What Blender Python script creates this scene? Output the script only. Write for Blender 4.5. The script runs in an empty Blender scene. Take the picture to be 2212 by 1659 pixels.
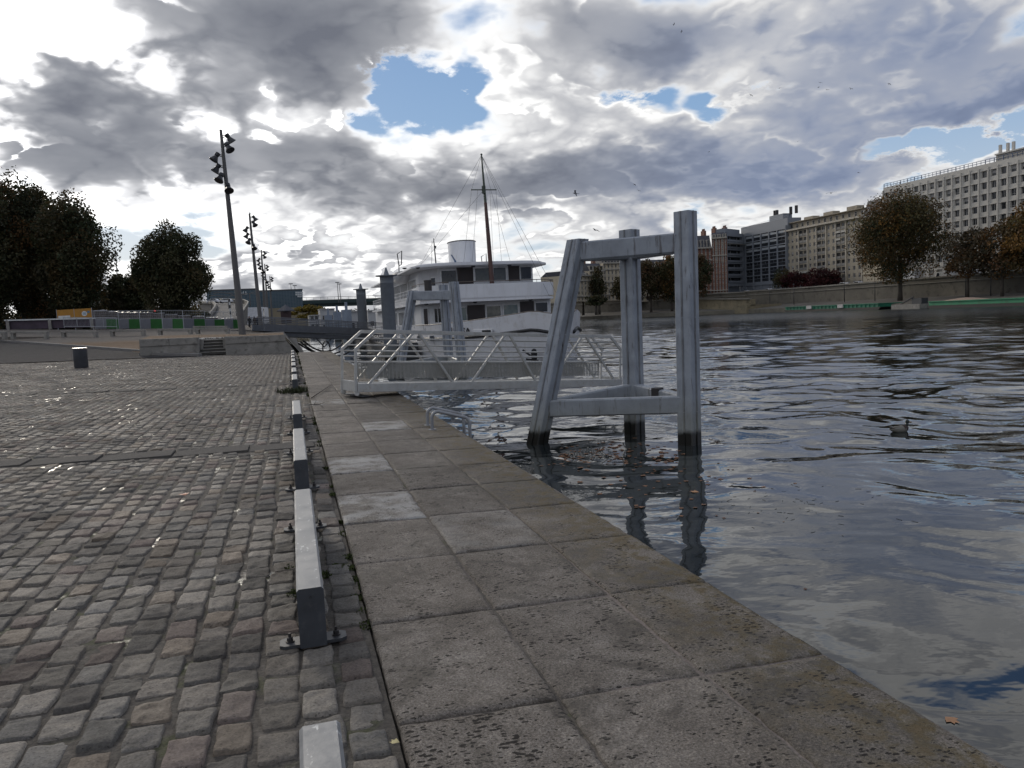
import bpy, math, random
import numpy as np
from mathutils import Vector, Matrix
R = math.radians
random.seed(7); rng = np.random.default_rng(7)
SC = bpy.context.scene
COL = SC.collection

# ------------------------------------------------------------------ survey of the place (camera station 1.6 m above the quay)
YAW, PITCH, ROLL, FPX = R(15.87), R(5.05), R(2.7), 1651.3
FW = np.array([math.sin(YAW)*math.cos(PITCH), math.cos(YAW)*math.cos(PITCH), -math.sin(PITCH)])
_r0 = np.array([math.cos(YAW), -math.sin(YAW), 0.0]); _u0 = np.cross(_r0, FW)
RT = _r0*math.cos(ROLL) - _u0*math.sin(ROLL); UP = _u0*math.cos(ROLL) + _r0*math.sin(ROLL)
EYE = np.array([0, 0, 1.6])
TILT = .0262                      # the quay drains towards the river
WZ = -1.15                        # water level
def ray(x, y): return FW + RT*(x-1106)/FPX - UP*(y-829.5)/FPX
def Pz(x, y, z=0.0): d = ray(x, y); return EYE + d*(z-EYE[2])/d[2]
def PG(x, y): d = ray(x, y); n = np.array([TILT, 0, 1.]); return EYE - d*(EYE@n)/(d@n)
def PD(x, y, dep): return EYE + ray(x, y)*dep
def PY(x, y, Y): d = ray(x, y); return EYE + d*Y/d[1]
def PX(x, y, X): d = ray(x, y); return EYE + d*X/d[0]
def gz(x, y=0): return -TILT*x

# ------------------------------------------------------------------ object helpers
def tag(o, label=None, cat=None, group=None, kind=None):
    if label: o['label'] = label
    if cat: o['category'] = cat
    if group: o['group'] = group
    if kind: o['kind'] = kind
    return o
def thing(name, loc, label, cat, group=None, rz=0.0):
    o = bpy.data.objects.new(name, None); COL.objects.link(o)
    o.location = [float(v) for v in loc]; o.rotation_euler = (0, 0, rz); o.empty_display_size = .2
    return tag(o, label, cat, group)
def kids(o): return [c for c in bpy.data.objects if c.parent == o]
def copy_tree(o, parent=None):
    c = o.copy(); COL.objects.link(c)
    if parent: c.parent = parent
    for ch in kids(o): copy_tree(ch, c)
    return c
def origin(o):
    v = np.zeros(3)
    while o: v = v + np.array(o.location); o = o.parent
    return v
class MB:
    def __init__(s): s.v = []; s.f = []; s.m = []
    def add(s, vs, fs, m=0):
        b = len(s.v); s.v += [tuple(float(c) for c in v) for v in vs]
        for f in fs: s.f.append([i+b for i in f]); s.m.append(m)
    def quad(s, a, b, c, d, m=0): s.add([a, b, c, d], [(0, 1, 2, 3)], m)
    def box(s, c, size, m=0, rz=0, M=None):
        hx, hy, hz = size[0]/2, size[1]/2, size[2]/2
        vs = [np.array([x, y, z]) for z in (-hz, hz) for x, y in ((-hx, -hy), (hx, -hy), (hx, hy), (-hx, hy))]
        if M is not None: vs = [M@v for v in vs]
        elif rz:
            cs, sn = math.cos(rz), math.sin(rz); vs = [np.array([v[0]*cs-v[1]*sn, v[0]*sn+v[1]*cs, v[2]]) for v in vs]
        s.add([v+np.array(c) for v in vs], [(3, 2, 1, 0), (4, 5, 6, 7), (0, 1, 5, 4), (1, 2, 6, 5), (2, 3, 7, 6), (3, 0, 4, 7)], m)
    def bar(s, p, q, w, h=None, m=0, up=(0, 0, 1), bev=0):   # rectangular bar from p to q, w across, h along 'up'
        p, q = np.array(p, float), np.array(q, float); h = h or w
        d = q-p; d /= np.linalg.norm(d); up = np.array(up, float)
        if abs(d@up) > .98: up = np.array([0, 1., 0])
        sd = np.cross(d, up); sd /= np.linalg.norm(sd); u = np.cross(sd, d)
        if bev:
            a, b = w/2, h/2; pr = [(-a+bev, -b), (a-bev, -b), (a, -b+bev), (a, b-bev), (a-bev, b), (-a+bev, b), (-a, b-bev), (-a, -b+bev)]
        else: pr = [(-w/2, -h/2), (w/2, -h/2), (w/2, h/2), (-w/2, h/2)]
        n = len(pr); vs = [p+sd*x+u*y for x, y in pr]+[q+sd*x+u*y for x, y in pr]
        s.add(vs, [tuple(range(n)), tuple(range(2*n-1, n-1, -1))]+[(i, i+n, (i+1) % n+n, (i+1) % n) for i in range(n)], m)
    def tube(s, pts, r, n=8, m=0, caps=True):
        pts = [np.array(p, float) for p in pts]; rs = r if hasattr(r, '__len__') else [r]*len(pts)
        vs = []; prev = None
        for i, p in enumerate(pts):
            d = pts[min(i+1, len(pts)-1)]-pts[max(i-1, 0)]; d = d/np.linalg.norm(d)
            if prev is None:
                a = np.array([0, 0, 1.]) if abs(d[2]) < .9 else np.array([1., 0, 0])
            else: a = prev
            a = a-d*(a@d); a /= np.linalg.norm(a); prev = a; b = np.cross(d, a)
            vs += [p+(a*math.cos(t)+b*math.sin(t))*rs[i] for t in [2*math.pi*k/n for k in range(n)]]
        fs = [(i*n+k, i*n+(k+1) % n, (i+1)*n+(k+1) % n, (i+1)*n+k) for i in range(len(pts)-1) for k in range(n)]
        if caps: fs += [tuple(range(n-1, -1, -1)), tuple(range((len(pts)-1)*n, len(pts)*n))]
        s.add(vs, fs, m)
    def lathe(s, c, prof, n=16, m=0, M=None):
        vs = []
        for r, z in prof:
            for k in range(n):
                t = 2*math.pi*k/n; v = np.array([r*math.cos(t), r*math.sin(t), z])
                vs.append((M@v if M is not None else v)+np.array(c))
        fs = [(i*n+k, i*n+(k+1) % n, (i+1)*n+(k+1) % n, (i+1)*n+k) for i in range(len(prof)-1) for k in range(n)]
        fs += [tuple(range(n-1, -1, -1)), tuple(range((len(prof)-1)*n, len(prof)*n))]
        s.add(vs, fs, m)
    def prism(s, poly, z0, z1, m=0, mt=None):
        n = len(poly); vs = [(x, y, z0) for x, y in poly]+[(x, y, z1) for x, y in poly]
        s.add(vs, [(i, (i+1) % n, (i+1) % n+n, i+n) for i in range(n)], m)
        s.add(vs, [tuple(range(n-1, -1, -1)), tuple(range(n, 2*n))], m if mt is None else mt)
    def build(s, name, mats, parent=None, world=True, smooth=False, bevel=0, auto=None):
        me = bpy.data.meshes.new(name); v = s.v
        if parent is not None and world:
            o_ = origin(parent); v = [(a-o_[0], b-o_[1], c-o_[2]) for a, b, c in v]
        me.from_pydata(v, [], s.f)
        mats = mats if isinstance(mats, (list, tuple)) else [mats]
        for mt in mats: me.materials.append(mt)
        if len(mats) > 1: me.polygons.foreach_set('material_index', s.m)
        if smooth: me.polygons.foreach_set('use_smooth', [True]*len(me.polygons))
        me.update()
        o = bpy.data.objects.new(name, me); COL.objects.link(o)
        if parent is not None: o.parent = parent
        if bevel:
            b = o.modifiers.new('bevel', 'BEVEL'); b.width = bevel; b.segments = 2; b.limit_method = 'ANGLE'; b.angle_limit = R(40)
        if smooth and auto:
            me.set_sharp_from_angle(angle=R(auto))
        return o
def np_mesh(name, V, F, mats, col=None, smooth=False, mi=None, parent=None):
    me = bpy.data.meshes.new(name); V = np.asarray(V, np.float32); F = np.asarray(F, np.int32)
    k = F.shape[1]
    me.vertices.add(len(V)); me.vertices.foreach_set('co', V.ravel())
    me.loops.add(F.size); me.loops.foreach_set('vertex_index', F.ravel())
    me.polygons.add(len(F)); me.polygons.foreach_set('loop_start', np.arange(0, F.size, k, dtype=np.int32))
    if smooth: me.polygons.foreach_set('use_smooth', np.ones(len(F), bool))
    for m in mats: me.materials.append(m)
    if mi is not None: me.polygons.foreach_set('material_index', np.asarray(mi, np.int32))
    me.update(calc_edges=True); me.validate()
    if col is not None:
        a = me.color_attributes.new('tint', 'FLOAT_COLOR', 'POINT')
        c = np.ones((len(V), 4), np.float32); c[:, :col.shape[1]] = col; a.data.foreach_set('color', c.ravel())
    o = bpy.data.objects.new(name, me); COL.objects.link(o)
    if parent is not None: o.parent = parent
    return o

# ------------------------------------------------------------------ material helpers
class NT:
    def __init__(s, nt): s.nt = nt; s.L = nt.links
    def n(s, t, **kw):
        nd = s.nt.nodes.new(t)
        for k, v in kw.items():
            if hasattr(nd, k): setattr(nd, k, v)
        return nd
    def put(s, sock, v):
        if isinstance(v, bpy.types.NodeSocket): s.L.new(v, sock)
        elif v is not None: sock.default_value = v
    def math(s, op, a, b=None, c=None, clamp=False):
        nd = s.n('ShaderNodeMath', operation=op, use_clamp=clamp)
        for i, v in enumerate((a, b, c)):
            if v is not None: s.put(nd.inputs[i], v)
        return nd.outputs[0]
    def vm(s, op, a, b=None, sc=None):
        nd = s.n('ShaderNodeVectorMath', operation=op); s.put(nd.inputs[0], a)
        if b is not None: s.put(nd.inputs[1], b)
        if sc is not None: s.put(nd.inputs['Scale'], sc)
        return nd.outputs['Value'] if op in ('LENGTH', 'DOT_PRODUCT', 'DISTANCE') else nd.outputs[0]
    def noise(s, vec, scale, detail=4, rough=.5, dist=0.0, col=False):
        nd = s.n('ShaderNodeTexNoise'); s.put(nd.inputs['Vector'], vec)
        nd.inputs['Scale'].default_value = scale; nd.inputs['Detail'].default_value = detail
        nd.inputs['Roughness'].default_value = rough; nd.inputs['Distortion'].default_value = dist
        return nd.outputs['Color' if col else 'Fac']
    def voro(s, vec, scale, feature='F1', rnd=1.0, out='Distance', detail=0):
        nd = s.n('ShaderNodeTexVoronoi', feature=feature); s.put(nd.inputs['Vector'], vec)
        nd.inputs['Scale'].default_value = scale; nd.inputs['Randomness'].default_value = rnd
        if detail: nd.inputs['Detail'].default_value = detail
        return nd.outputs[out]
    def ramp(s, f, pts, mode='LINEAR'):
        nd = s.n('ShaderNodeValToRGB'); s.put(nd.inputs[0], f); cr = nd.color_ramp; cr.interpolation = mode
        while len(cr.elements) > 1: cr.elements.remove(cr.elements[-1])
        for i, (p, c) in enumerate(pts):
            e = cr.elements[0] if i == 0 else cr.elements.new(p); e.position = p
            c = (c, c, c) if not hasattr(c, '__len__') else c; e.color = (*c[:3], 1)
        return nd.outputs[0]
    def mr(s, v, a, b, c=0., d=1., t='SMOOTHSTEP'):
        nd = s.n('ShaderNodeMapRange', interpolation_type=t); s.put(nd.inputs[0], v)
        for i, x in enumerate((a, b, c, d)): s.put(nd.inputs[i+1], x)
        return nd.outputs[0]
    def mix(s, f, a, b, blend='MIX'):
        nd = s.n('ShaderNodeMix', data_type='RGBA', blend_type=blend); s.put(nd.inputs[0], f)
        for i, v in ((6, a), (7, b)):
            s.put(nd.inputs[i], v if isinstance(v, bpy.types.NodeSocket) else (*v[:3], 1))
        return nd.outputs[2]
    def mapping(s, vec, scale=(1, 1, 1), rot=(0, 0, 0), loc=(0, 0, 0)):
        nd = s.n('ShaderNodeMapping'); s.put(nd.inputs[0], vec)
        nd.inputs['Scale'].default_value = scale; nd.inputs['Rotation'].default_value = rot; nd.inputs['Location'].default_value = loc
        return nd.outputs[0]
    def bump(s, h, strength=.3, dist=.02, normal=None):
        nd = s.n('ShaderNodeBump'); s.put(nd.inputs['Strength'], strength); nd.inputs['Distance'].default_value = dist
        s.put(nd.inputs['Height'], h)
        if normal is not None: s.put(nd.inputs['Normal'], normal)
        return nd.outputs[0]
def newmat(name):
    m = bpy.data.materials.new(name); m.use_nodes = True; t = NT(m.node_tree)
    return m, t, m.node_tree.nodes['Principled BSDF']
def mat(name, col, rough=.6, metal=0., var=.18, scale=3., dirt=None, dirtamt=.4, bump=0., bscale=40., spec=.5, streak=False):
    m, t, b = newmat(name)
    tc = t.n('ShaderNodeTexCoord').outputs['Object']
    f = t.noise(tc, scale, 6, .6)
    c0 = [max(0, x*(1-var)) for x in col]; c1 = [x*(1+var) for x in col]
    c = t.ramp(f, [(.3, c0), (.7, c1)])
    if dirt:
        vec = t.mapping(tc, (1, 1, .12)) if streak else tc
        g = t.mr(t.noise(vec, scale*2.3, 8, .65), .5, .72)
        c = t.mix(t.math('MULTIPLY', g, dirtamt), c, dirt)
    t.put(b.inputs['Base Color'], c); b.inputs['Metallic'].default_value = metal
    t.put(b.inputs['Roughness'], t.mr(f, .2, .8, max(.02, rough-.1), min(1, rough+.12)))
    b.inputs['Specular IOR Level'].default_value = spec
    if bump: t.put(b.inputs['Normal'], t.bump(t.noise(tc, bscale, 6, .6), bump, .02))
    return m

# ------------------------------------------------------------------ camera
cam = bpy.data.cameras.new('camera'); co = bpy.data.objects.new('camera', cam); COL.objects.link(co)
co.matrix_world = Matrix(((RT[0], UP[0], -FW[0], EYE[0]), (RT[1], UP[1], -FW[1], EYE[1]), (RT[2], UP[2], -FW[2], EYE[2]), (0, 0, 0, 1)))
cam.sensor_width = 36; cam.lens = FPX/2212*36; cam.clip_start = .05; cam.clip_end = 6000
SC.camera = co
SC.view_settings.view_transform = 'Standard'; SC.view_settings.look = 'None'; SC.view_settings.gamma = 1
SC.view_settings.exposure = 0.0
SC.render.engine = 'CYCLES'
SC.cycles.max_bounces = 6; SC.cycles.diffuse_bounces = 3; SC.cycles.glossy_bounces = 4; SC.cycles.transparent_max_bounces = 8
SC.cycles.sample_clamp_indirect = 4; SC.cycles.use_denoising = True

# ------------------------------------------------------------------ sky: Nishita blue, broken cumulus in front of a low sun on the left
def unit(v): v = np.array(v); return v/np.linalg.norm(v)
SUN = unit(ray(35, 25)); SUN_EL = math.asin(SUN[2]); SUN_AZ = math.atan2(SUN[0], SUN[1])
wld = bpy.data.worlds.new('World'); SC.world = wld; wld.use_nodes = True
wt = wld.node_tree; wt.nodes.clear(); T = NT(wt)
geo = T.n('ShaderNodeTexCoord').outputs['Generated']
vdir = T.vm('NORMALIZE', geo)
sep = T.n('ShaderNodeSeparateXYZ'); T.put(sep.inputs[0], vdir)
zz = T.math('MAXIMUM', sep.outputs[2], 0.0)
den = T.math('ADD', zz, .34)
q = T.vm('DIVIDE', vdir, None)
cmb = T.n('ShaderNodeCombineXYZ')
for i in range(3): T.put(cmb.inputs[i], den)
T.put(q.node.inputs[1], cmb.outputs[0])
q = T.mapping(q, (1, 1, 1.05))
# gentle warp so that the outlines curl
wn = T.noise(q, 3.2, 3, .55, col=True)
q2 = T.vm('ADD', q, T.vm('SCALE', T.vm('SUBTRACT', wn, (.5, .5, .5)), sc=.07))
def dens(vec):
    a = T.math('SUBTRACT', T.noise(vec, 2.4, 8, .54), .5)
    b1 = T.math('ABSOLUTE', T.math('SUBTRACT', T.noise(vec, 5.5, 0, .5), .5))
    b2 = T.math('ABSOLUTE', T.math('SUBTRACT', T.noise(vec, 12., 0, .5), .5))
    b3 = T.math('ABSOLUTE', T.math('SUBTRACT', T.noise(vec, 26., 1, .5), .5))
    b = T.math('MULTIPLY_ADD', b1, .95, T.math('MULTIPLY_ADD', b2, .5, T.math('MULTIPLY', b3, .22)))
    return T.math('SUBTRACT', T.math('MULTIPLY', a, 1.4), T.math('SUBTRACT', b, .18))
vw = T.vm('NORMALIZE', T.vm('ADD', vdir, T.vm('SCALE', T.vm('SUBTRACT', T.noise(q, 4.2, 4, .6, col=True), (.5, .5, .5)), sc=.11)))
# heavy shaded cloud masses and the gaps of blue between them (x, y, half width, half height, amount)
MASSES = [
 (470, 45, 260, 95, .55), (730, 60, 220, 85, .55), (690, 165, 150, 70, .36), (880, 30, 90, 50, .2),
 (230, 255, 220, 95, .52), (60, 290, 130, 70, .34), (380, 300, 120, 55, .34), (250, 375, 260, 38, .30), (60, 150, 60, 50, .1),
 (640, 345, 150, 48, .46), (820, 375, 190, 55, .5), (940, 430, 190, 40, .46), (1080, 385, 160, 55, .36),
 (1250, 385, 210, 62, .52), (1470, 360, 150, 62, .58), (1720, 390, 200, 62, .48), (1600, 415, 130, 38, .3),
 (1310, 60, 190, 85, .46), (1620, 60, 260, 80, .26), (1900, 110, 220, 110, .30), (2130, 110, 150, 90, .42), (2180, 230, 130, 70, .36), (1480, 110, 120, 60, .24),
 (1960, 265, 260, 42, .34), (1650, 220, 160, 50, .10), (480, 215, 60, 55, .16), (720, 290, 60, 45, .15),
 (1000, 560, 300, 30, .10), (560, 560, 260, 22, .14), (1450, 480, 90, 20, .1)]
GAPS = [
 (850, 150, 62, 40, -.70), (925, 205, 85, 34, -.75), (955, 250, 75, 26, -.6), (850, 215, 40, 30, -.5), (1000, 175, 36, 44, -.5), (770, 262, 70, 22, -.45), (800, 110, 40, 40, -.1), (1010, 225, 40, 26, -.3), (1400, 205, 80, 42, -.50), (1530, 240, 60, 26, -.5), (1350, 190, 40, 20, -.3),
 (2080, 312, 170, 40, -.75), (2010, 345, 90, 30, -.40), (1950, 300, 60, 22, -.3), (330, 520, 130, 24, -.28), (440, 500, 60, 30, -.2), (1490, 480, 40, 34, -.40), (1660, 215, 60, 16, -.35), (560, 190, 16, 30, -.3),
 (2200, 40, 40, 20, -.1)]
def blobs(lst):
    acc = None
    for (bx, by, rx, ry, w) in lst:
        c = unit(ray(bx, by)); tr = unit(np.cross(c, [0, 0, 1])); tu = np.cross(tr, c)
        Mx = Matrix(((tr[0], c[0], tu[0]), (tr[1], c[1], tu[1]), (tr[2], c[2], tu[2])))
        nd = T.n('ShaderNodeMapping', vector_type='TEXTURE'); T.put(nd.inputs[0], vw)
        nd.inputs['Location'].default_value = [float(v) for v in c]; nd.inputs['Rotation'].default_value = Mx.to_euler()
        k = 1/1651.3; nd.inputs['Scale'].default_value = (rx*k, .45, ry*k)
        g = T.mr(T.vm('LENGTH', nd.outputs[0]), 1.55, .0, 0, w)
        acc = g if acc is None else T.math('ADD', acc, g)
    return acc
mass = blobs(MASSES); gaps = T.math('MULTIPLY', blobs(GAPS), T.mr(T.noise(q2, 5.0, 7, .68), .36, .58, .22, 1.12))
# behind and above the station the sky is broken cloud of the same kind
bk = T.noise(q, 1.1, 3, .5)
wide = T.math('MAXIMUM', T.mr(sep.outputs[2], .46, .66), T.mr(T.vm('DOT_PRODUCT', vdir, tuple(float(v) for v in FW)), .72, .45))
mass = T.math('MULTIPLY_ADD', wide, T.mr(bk, .40, .58, -.12, .62), mass)
gaps = T.math('MULTIPLY_ADD', wide, T.mr(T.noise(q, 1.7, 2, .5), .44, .30, 0, -.26), gaps)
nz = dens(q2)
ld = unit(SUN*.35+np.array([0, 0, .9]))
nz2 = dens(T.vm('ADD', q2, tuple(float(v) for v in ld*.14)))
relief = T.math('SUBTRACT', nz, nz2)                   # > 0 : upper side of a head, < 0 : its underside
lowf = T.mr(sep.outputs[2], .02, .14, 1, 0)
soft = T.math('SUBTRACT', T.noise(q2, 2.1, 4, .48), .5)
# far layer: soft grey and white sheets with the blue gaps
coverA = T.math('ADD', T.math('MULTIPLY_ADD', nz, .9, .26), T.math('MULTIPLY_ADD', mass, .45, T.math('MULTIPLY_ADD', soft, .5, gaps)))
coverA = T.math('MULTIPLY_ADD', lowf, -.08, coverA)
alphaA = T.mr(coverA, -.06, .24)
shadeA = T.math('ADD', T.math('MULTIPLY_ADD', soft, .75, T.math('MULTIPLY_ADD', mass, .54, .165)), T.math('MULTIPLY_ADD', nz, .22, T.math('MULTIPLY', lowf, .07)))
shadeA = T.math('MULTIPLY_ADD', T.mr(coverA, .34, .04), -.20, shadeA)
# near layer: cumulus heads, crisp and white where they face the light, grey and soft underneath
coverB = T.math('ADD', T.math('MULTIPLY_ADD', nz, 1.25, .03), T.math('MULTIPLY_ADD', mass, .12, T.math('MULTIPLY', gaps, .75)))
sunside = T.mr(T.vm('DOT_PRODUCT', vdir, tuple(float(v) for v in SUN)), .62, .95, .35, 1.)
topB = T.math('MULTIPLY_ADD', T.math('SUBTRACT', T.mr(relief, -.12, .15), .5), sunside, .5)
alphaB = T.mr(coverB, 0., T.math('MULTIPLY_ADD', topB, -.24, .28))
rim = T.math('MULTIPLY', T.mr(T.vm('DOT_PRODUCT', vdir, tuple(float(v) for v in SUN)), .62, .93, .5, 1.), T.math('MULTIPLY', T.mr(coverB, .24, .0), T.math('MULTIPLY_ADD', topB, .75, .25)))
shadeB = T.math('MULTIPLY_ADD', coverB, .55, T.math('MULTIPLY_ADD', mass, .54, T.math('MULTIPLY_ADD', lowf, .05, .13)))
shadeB = T.math('MULTIPLY_ADD', T.math('SUBTRACT', topB, .5), T.math('MULTIPLY_ADD', lowf, .05, -.26), shadeB)
shadeB = T.math('MULTIPLY_ADD', rim, T.math('MULTIPLY_ADD', mass, .45, -.42), shadeB)
shade = T.math('ADD', T.math('MULTIPLY', shadeB, alphaB), T.math('MULTIPLY', shadeA, T.math('SUBTRACT', 1, alphaB)))
alpha = T.math('MAXIMUM', alphaA, alphaB)
sdot = T.math('MAXIMUM', T.vm('DOT_PRODUCT', vdir, tuple(float(v) for v in SUN)), 0)
glow = T.math('POWER', sdot, 10.)
core = T.math('POWER', sdot, 90.)
cl = T.ramp(shade, [(.0, (1.0, 1.0, .99)), (.10, (.86, .86, .86)), (.22, (.60, .605, .625)), (.36, (.39, .40, .43)), (.54, (.255, .268, .302)), (.80, (.160, .172, .208))])
thin = T.mr(shade, .40, .0)
boost = T.math('ADD', .98, T.math('MULTIPLY', thin, T.math('MULTIPLY_ADD', glow, .42, T.math('MULTIPLY', core, 4.0))))
boost = T.math('MULTIPLY_ADD', glow, .10, boost)
cl = T.vm('SCALE', cl, sc=boost)
cl = T.mix(T.math('MULTIPLY', T.mr(sdot, .90, .62), T.mr(shade, .15, .6)), cl, T.mix(1.0, cl, (.86, 1.0, 1.30), 'MULTIPLY'))
sky = T.n('ShaderNodeTexSky', sky_type='NISHITA'); sky.sun_disc = False; sky.sun_elevation = SUN_EL; sky.sun_rotation = SUN_AZ
sky.air_density = 1.0; sky.dust_density = .6; sky.ozone_density = 2.0
SKY_S = .085
blue = T.vm('SCALE', sky.outputs[0], sc=SKY_S)
blue = T.mix(.86, blue, T.ramp(sep.outputs[2], [(0., (.66, .72, .78)), (.10, (.52, .62, .74)), (.24, (.26, .42, .66)), (.5, (.15, .28, .56))]))
fin = T.mix(alpha, blue, cl)
core2 = T.math('POWER', sdot, 120.)
fin = T.vm('ADD', fin, T.vm('SCALE', (1., .97, .92), sc=T.math('MULTIPLY', T.math('MULTIPLY', core2, 1.6), T.mr(shade, .45, .10, .0, 1))))
fin = T.vm('SCALE', fin, sc=10.0)
bgn = T.n('ShaderNodeBackground'); T.put(bgn.inputs[0], fin); bgn.inputs[1].default_value = .10
wo = T.n('ShaderNodeOutputWorld'); T.L.new(bgn.outputs[0], wo.inputs[0])
wld.cycles.sampling_method = 'MANUAL'; wld.cycles.sample_map_resolution = 256
sl = bpy.data.lights.new('sun', 'SUN'); sl.energy = 1.0; sl.angle = R(11); sl.color = (1, .90, .76)
so = bpy.data.objects.new('sun', sl); COL.objects.link(so); so.rotation_euler = Vector((-SUN[0], -SUN[1], -SUN[2])).to_track_quat('-Z', 'Y').to_euler()
# ------------------------------------------------------------------ quay paving
SX = [.296, .984, 1.687, 2.347]          # the three rows of slabs
SY = [-1.4+1.085*k for k in range(0, 49)]
SY = [2.97+1.085*k for k in range(-4, 44)]
QEND = 50.0
def hash2(a, b): return np.modf(np.abs(np.sin(a*12.9898+b*78.233)*43758.5453))[0]
def vnoise(x, y, s, seed=0):
    x = np.asarray(x)*s+seed*17.3; y = np.asarray(y)*s+seed*5.1
    xi, yi = np.floor(x), np.floor(y); fx, fy = x-xi, y-yi; fx = fx*fx*(3-2*fx); fy = fy*fy*(3-2*fy)
    a, b, c, d = hash2(xi, yi), hash2(xi+1, yi), hash2(xi, yi+1), hash2(xi+1, yi+1)
    return (a*(1-fx)+b*fx)*(1-fy)+(c*(1-fx)+d*fx)*fy
def slab_mat():
    m, t, b = newmat('slab_stone'); tc = t.n('ShaderNodeTexCoord').outputs['Object']
    at = t.n('ShaderNodeAttribute', attribute_name='tint'); sp = t.n('ShaderNodeSeparateColor'); t.put(sp.inputs[0], at.outputs['Color'])
    tint, pale, pit = sp.outputs[0], sp.outputs[1], sp.outputs[2]
    big = t.noise(tc, 1.6, 6, .62); med = t.noise(tc, 9, 7, .65); fin = t.noise(tc, 95, 5, .75)
    c = t.ramp(t.math('MULTIPLY_ADD', big, .42, t.math('MULTIPLY_ADD', fin, .33, t.math('MULTIPLY', med, .25))), [(.34, (.080, .069, .058)), (.5, (.190, .168, .147)), (.66, (.33, .302, .272))])
    c = t.mix(1.0, c, t.ramp(tint, [(0, (.62, .62, .62)), (1, (1.18, 1.16, 1.12))]), 'MULTIPLY')
    c = t.mix(1.0, c, t.ramp(fin, [(.30, (.58, .57, .56)), (.5, (1, 1, 1)), (.70, (1.5, 1.48, 1.45))]), 'MULTIPLY')
    # damp dark patches
    damp = t.math('MULTIPLY', t.mr(t.noise(tc, 1.7, 8, .68, 1.0), .48, .62), t.mr(t.noise(tc, 12, 6, .7), .30, .58, .35, 1.))
    c = t.mix(t.math('MULTIPLY', damp, .85), c, (.050, .040, .030))
    # moss and rust-brown growth along the river edge
    sx = t.n('ShaderNodeSeparateXYZ'); t.put(sx.inputs[0], tc)
    edge = t.math('MULTIPLY', t.mr(sx.outputs[0], 1.35, 2.35), t.mr(med, .40, .62))
    c = t.mix(t.math('MULTIPLY', edge, .85), c, t.ramp(med, [(.35, (.075, .066, .018)), (.65, (.115, .080, .034))]))
    # pale mineral bloom
    bl = t.math('MULTIPLY', pale, t.mr(t.math('MULTIPLY_ADD', t.noise(tc, 2.6, 7, .65), .65, t.math('MULTIPLY', fin, .35)), .42, .56))
    c = t.mix(t.math('MULTIPLY', bl, .7), c, (.46, .45, .43))
    # pits of the stone, drawn out across the slab
    pv = t.mapping(tc, (1, 1.9, 1)); wv = t.vm('ADD', pv, t.vm('SCALE', t.noise(tc, 34, 4, .7, col=True), sc=.05))
    v1 = t.voro(wv, 25); sz = t.math('MULTIPLY_ADD', pit, .24, t.math('MULTIPLY', t.mr(t.noise(tc, 6, 3, .5), .40, .66), .26))
    p1 = t.math('LESS_THAN', v1, sz)
    v2 = t.voro(wv, 85); p2 = t.math('LESS_THAN', v2, t.math('MULTIPLY_ADD', pit, .16, .15))
    pits = t.math('MAXIMUM', p1, t.math('MULTIPLY', p2, .75))
    c = t.mix(t.math('MULTIPLY', pits, .92), c, (.014, .011, .009))
    t.put(b.inputs['Base Color'], c)
    t.put(b.inputs['Roughness'], t.math('SUBTRACT', .88, t.math('MULTIPLY', damp, .35)))
    b.inputs['Specular IOR Level'].default_value = .25
    h = t.math('SUBTRACT', t.math('MULTIPLY_ADD', fin, .5, t.math('MULTIPLY', t.noise(tc, 28, 5, .7), 1.2)), t.math('MULTIPLY', pits, 1.4))
    t.put(b.inputs['Normal'], t.bump(h, 1.0, .011))
    return m
M_slab = slab_mat()
VV, FF, CC = [], [], []; nb = 0
def slab(x0, x1, y0, y1, n, tint, pale, pit, outer):
    global nb
    g = .008
    u = np.concatenate([[0, .004, .02], np.linspace(.05, .95, n), [.98, .996, 1]]); N = len(u)
    U, W = np.meshgrid(u, u)
    X = x0+g+(x1-x0-2*g)*U; Y = y0+g+(y1-y0-2*g)*W
    rim = np.minimum(np.minimum(U, 1-U)*(x1-x0), np.minimum(W, 1-W)*(y1-y0))
    Z = -.012*np.exp(-rim/.010)+(vnoise(X, Y, 9, 1)-.5)*.005+(vnoise(X, Y, 30, 2)-.5)*.003
    jit = (rim < .01)
    X = X+np.where(jit, (vnoise(X, Y, 22, 3)-.5)*.014, 0); Y = Y+np.where(jit, (vnoise(X, Y, 22, 4)-.5)*.014, 0)
    if outer: X = X-np.where(U > .99, vnoise(Y, Y*0, 6, 5)*.03, 0); Z = Z-np.where(U > .97, .02*vnoise(Y, Y*0, 9, 6), 0)
    Z += rng.normal(0, .003)+(X-x0)*rng.normal(0, .003)+(Y-y0)*rng.normal(0, .002)
    Z += gz(X)
    V = np.stack([X, Y, Z], -1).reshape(-1, 3)
    idx = np.arange(N*N).reshape(N, N)
    F = np.stack([idx[:-1, :-1], idx[:-1, 1:], idx[1:, 1:], idx[1:, :-1]], -1).reshape(-1, 4)
    # skirts
    ring = np.concatenate([idx[0, :], idx[1:, -1], idx[-1, -2::-1], idx[-2:0:-1, 0]])
    S = V[ring].copy(); S[:, 2] -= .09
    m_ = len(ring); si = N*N+np.arange(m_)
    G = np.stack([ring, si, np.roll(si, -1), np.roll(ring, -1)], -1)
    VV.append(np.concatenate([V, S])); FF.append(np.concatenate([F, G])+nb); nb += N*N+m_
    c = np.tile([[tint, pale, pit]], (N*N+m_, 1)); CC.append(c)
PALE = {(0, 3): .9, (0, 4): .75, (1, 7): .9, (0, 5): .0, (0, 14): .9, (1, 14): .8, (2, 14): .7, (1, 2): .35, (0, 9): .15}
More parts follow.
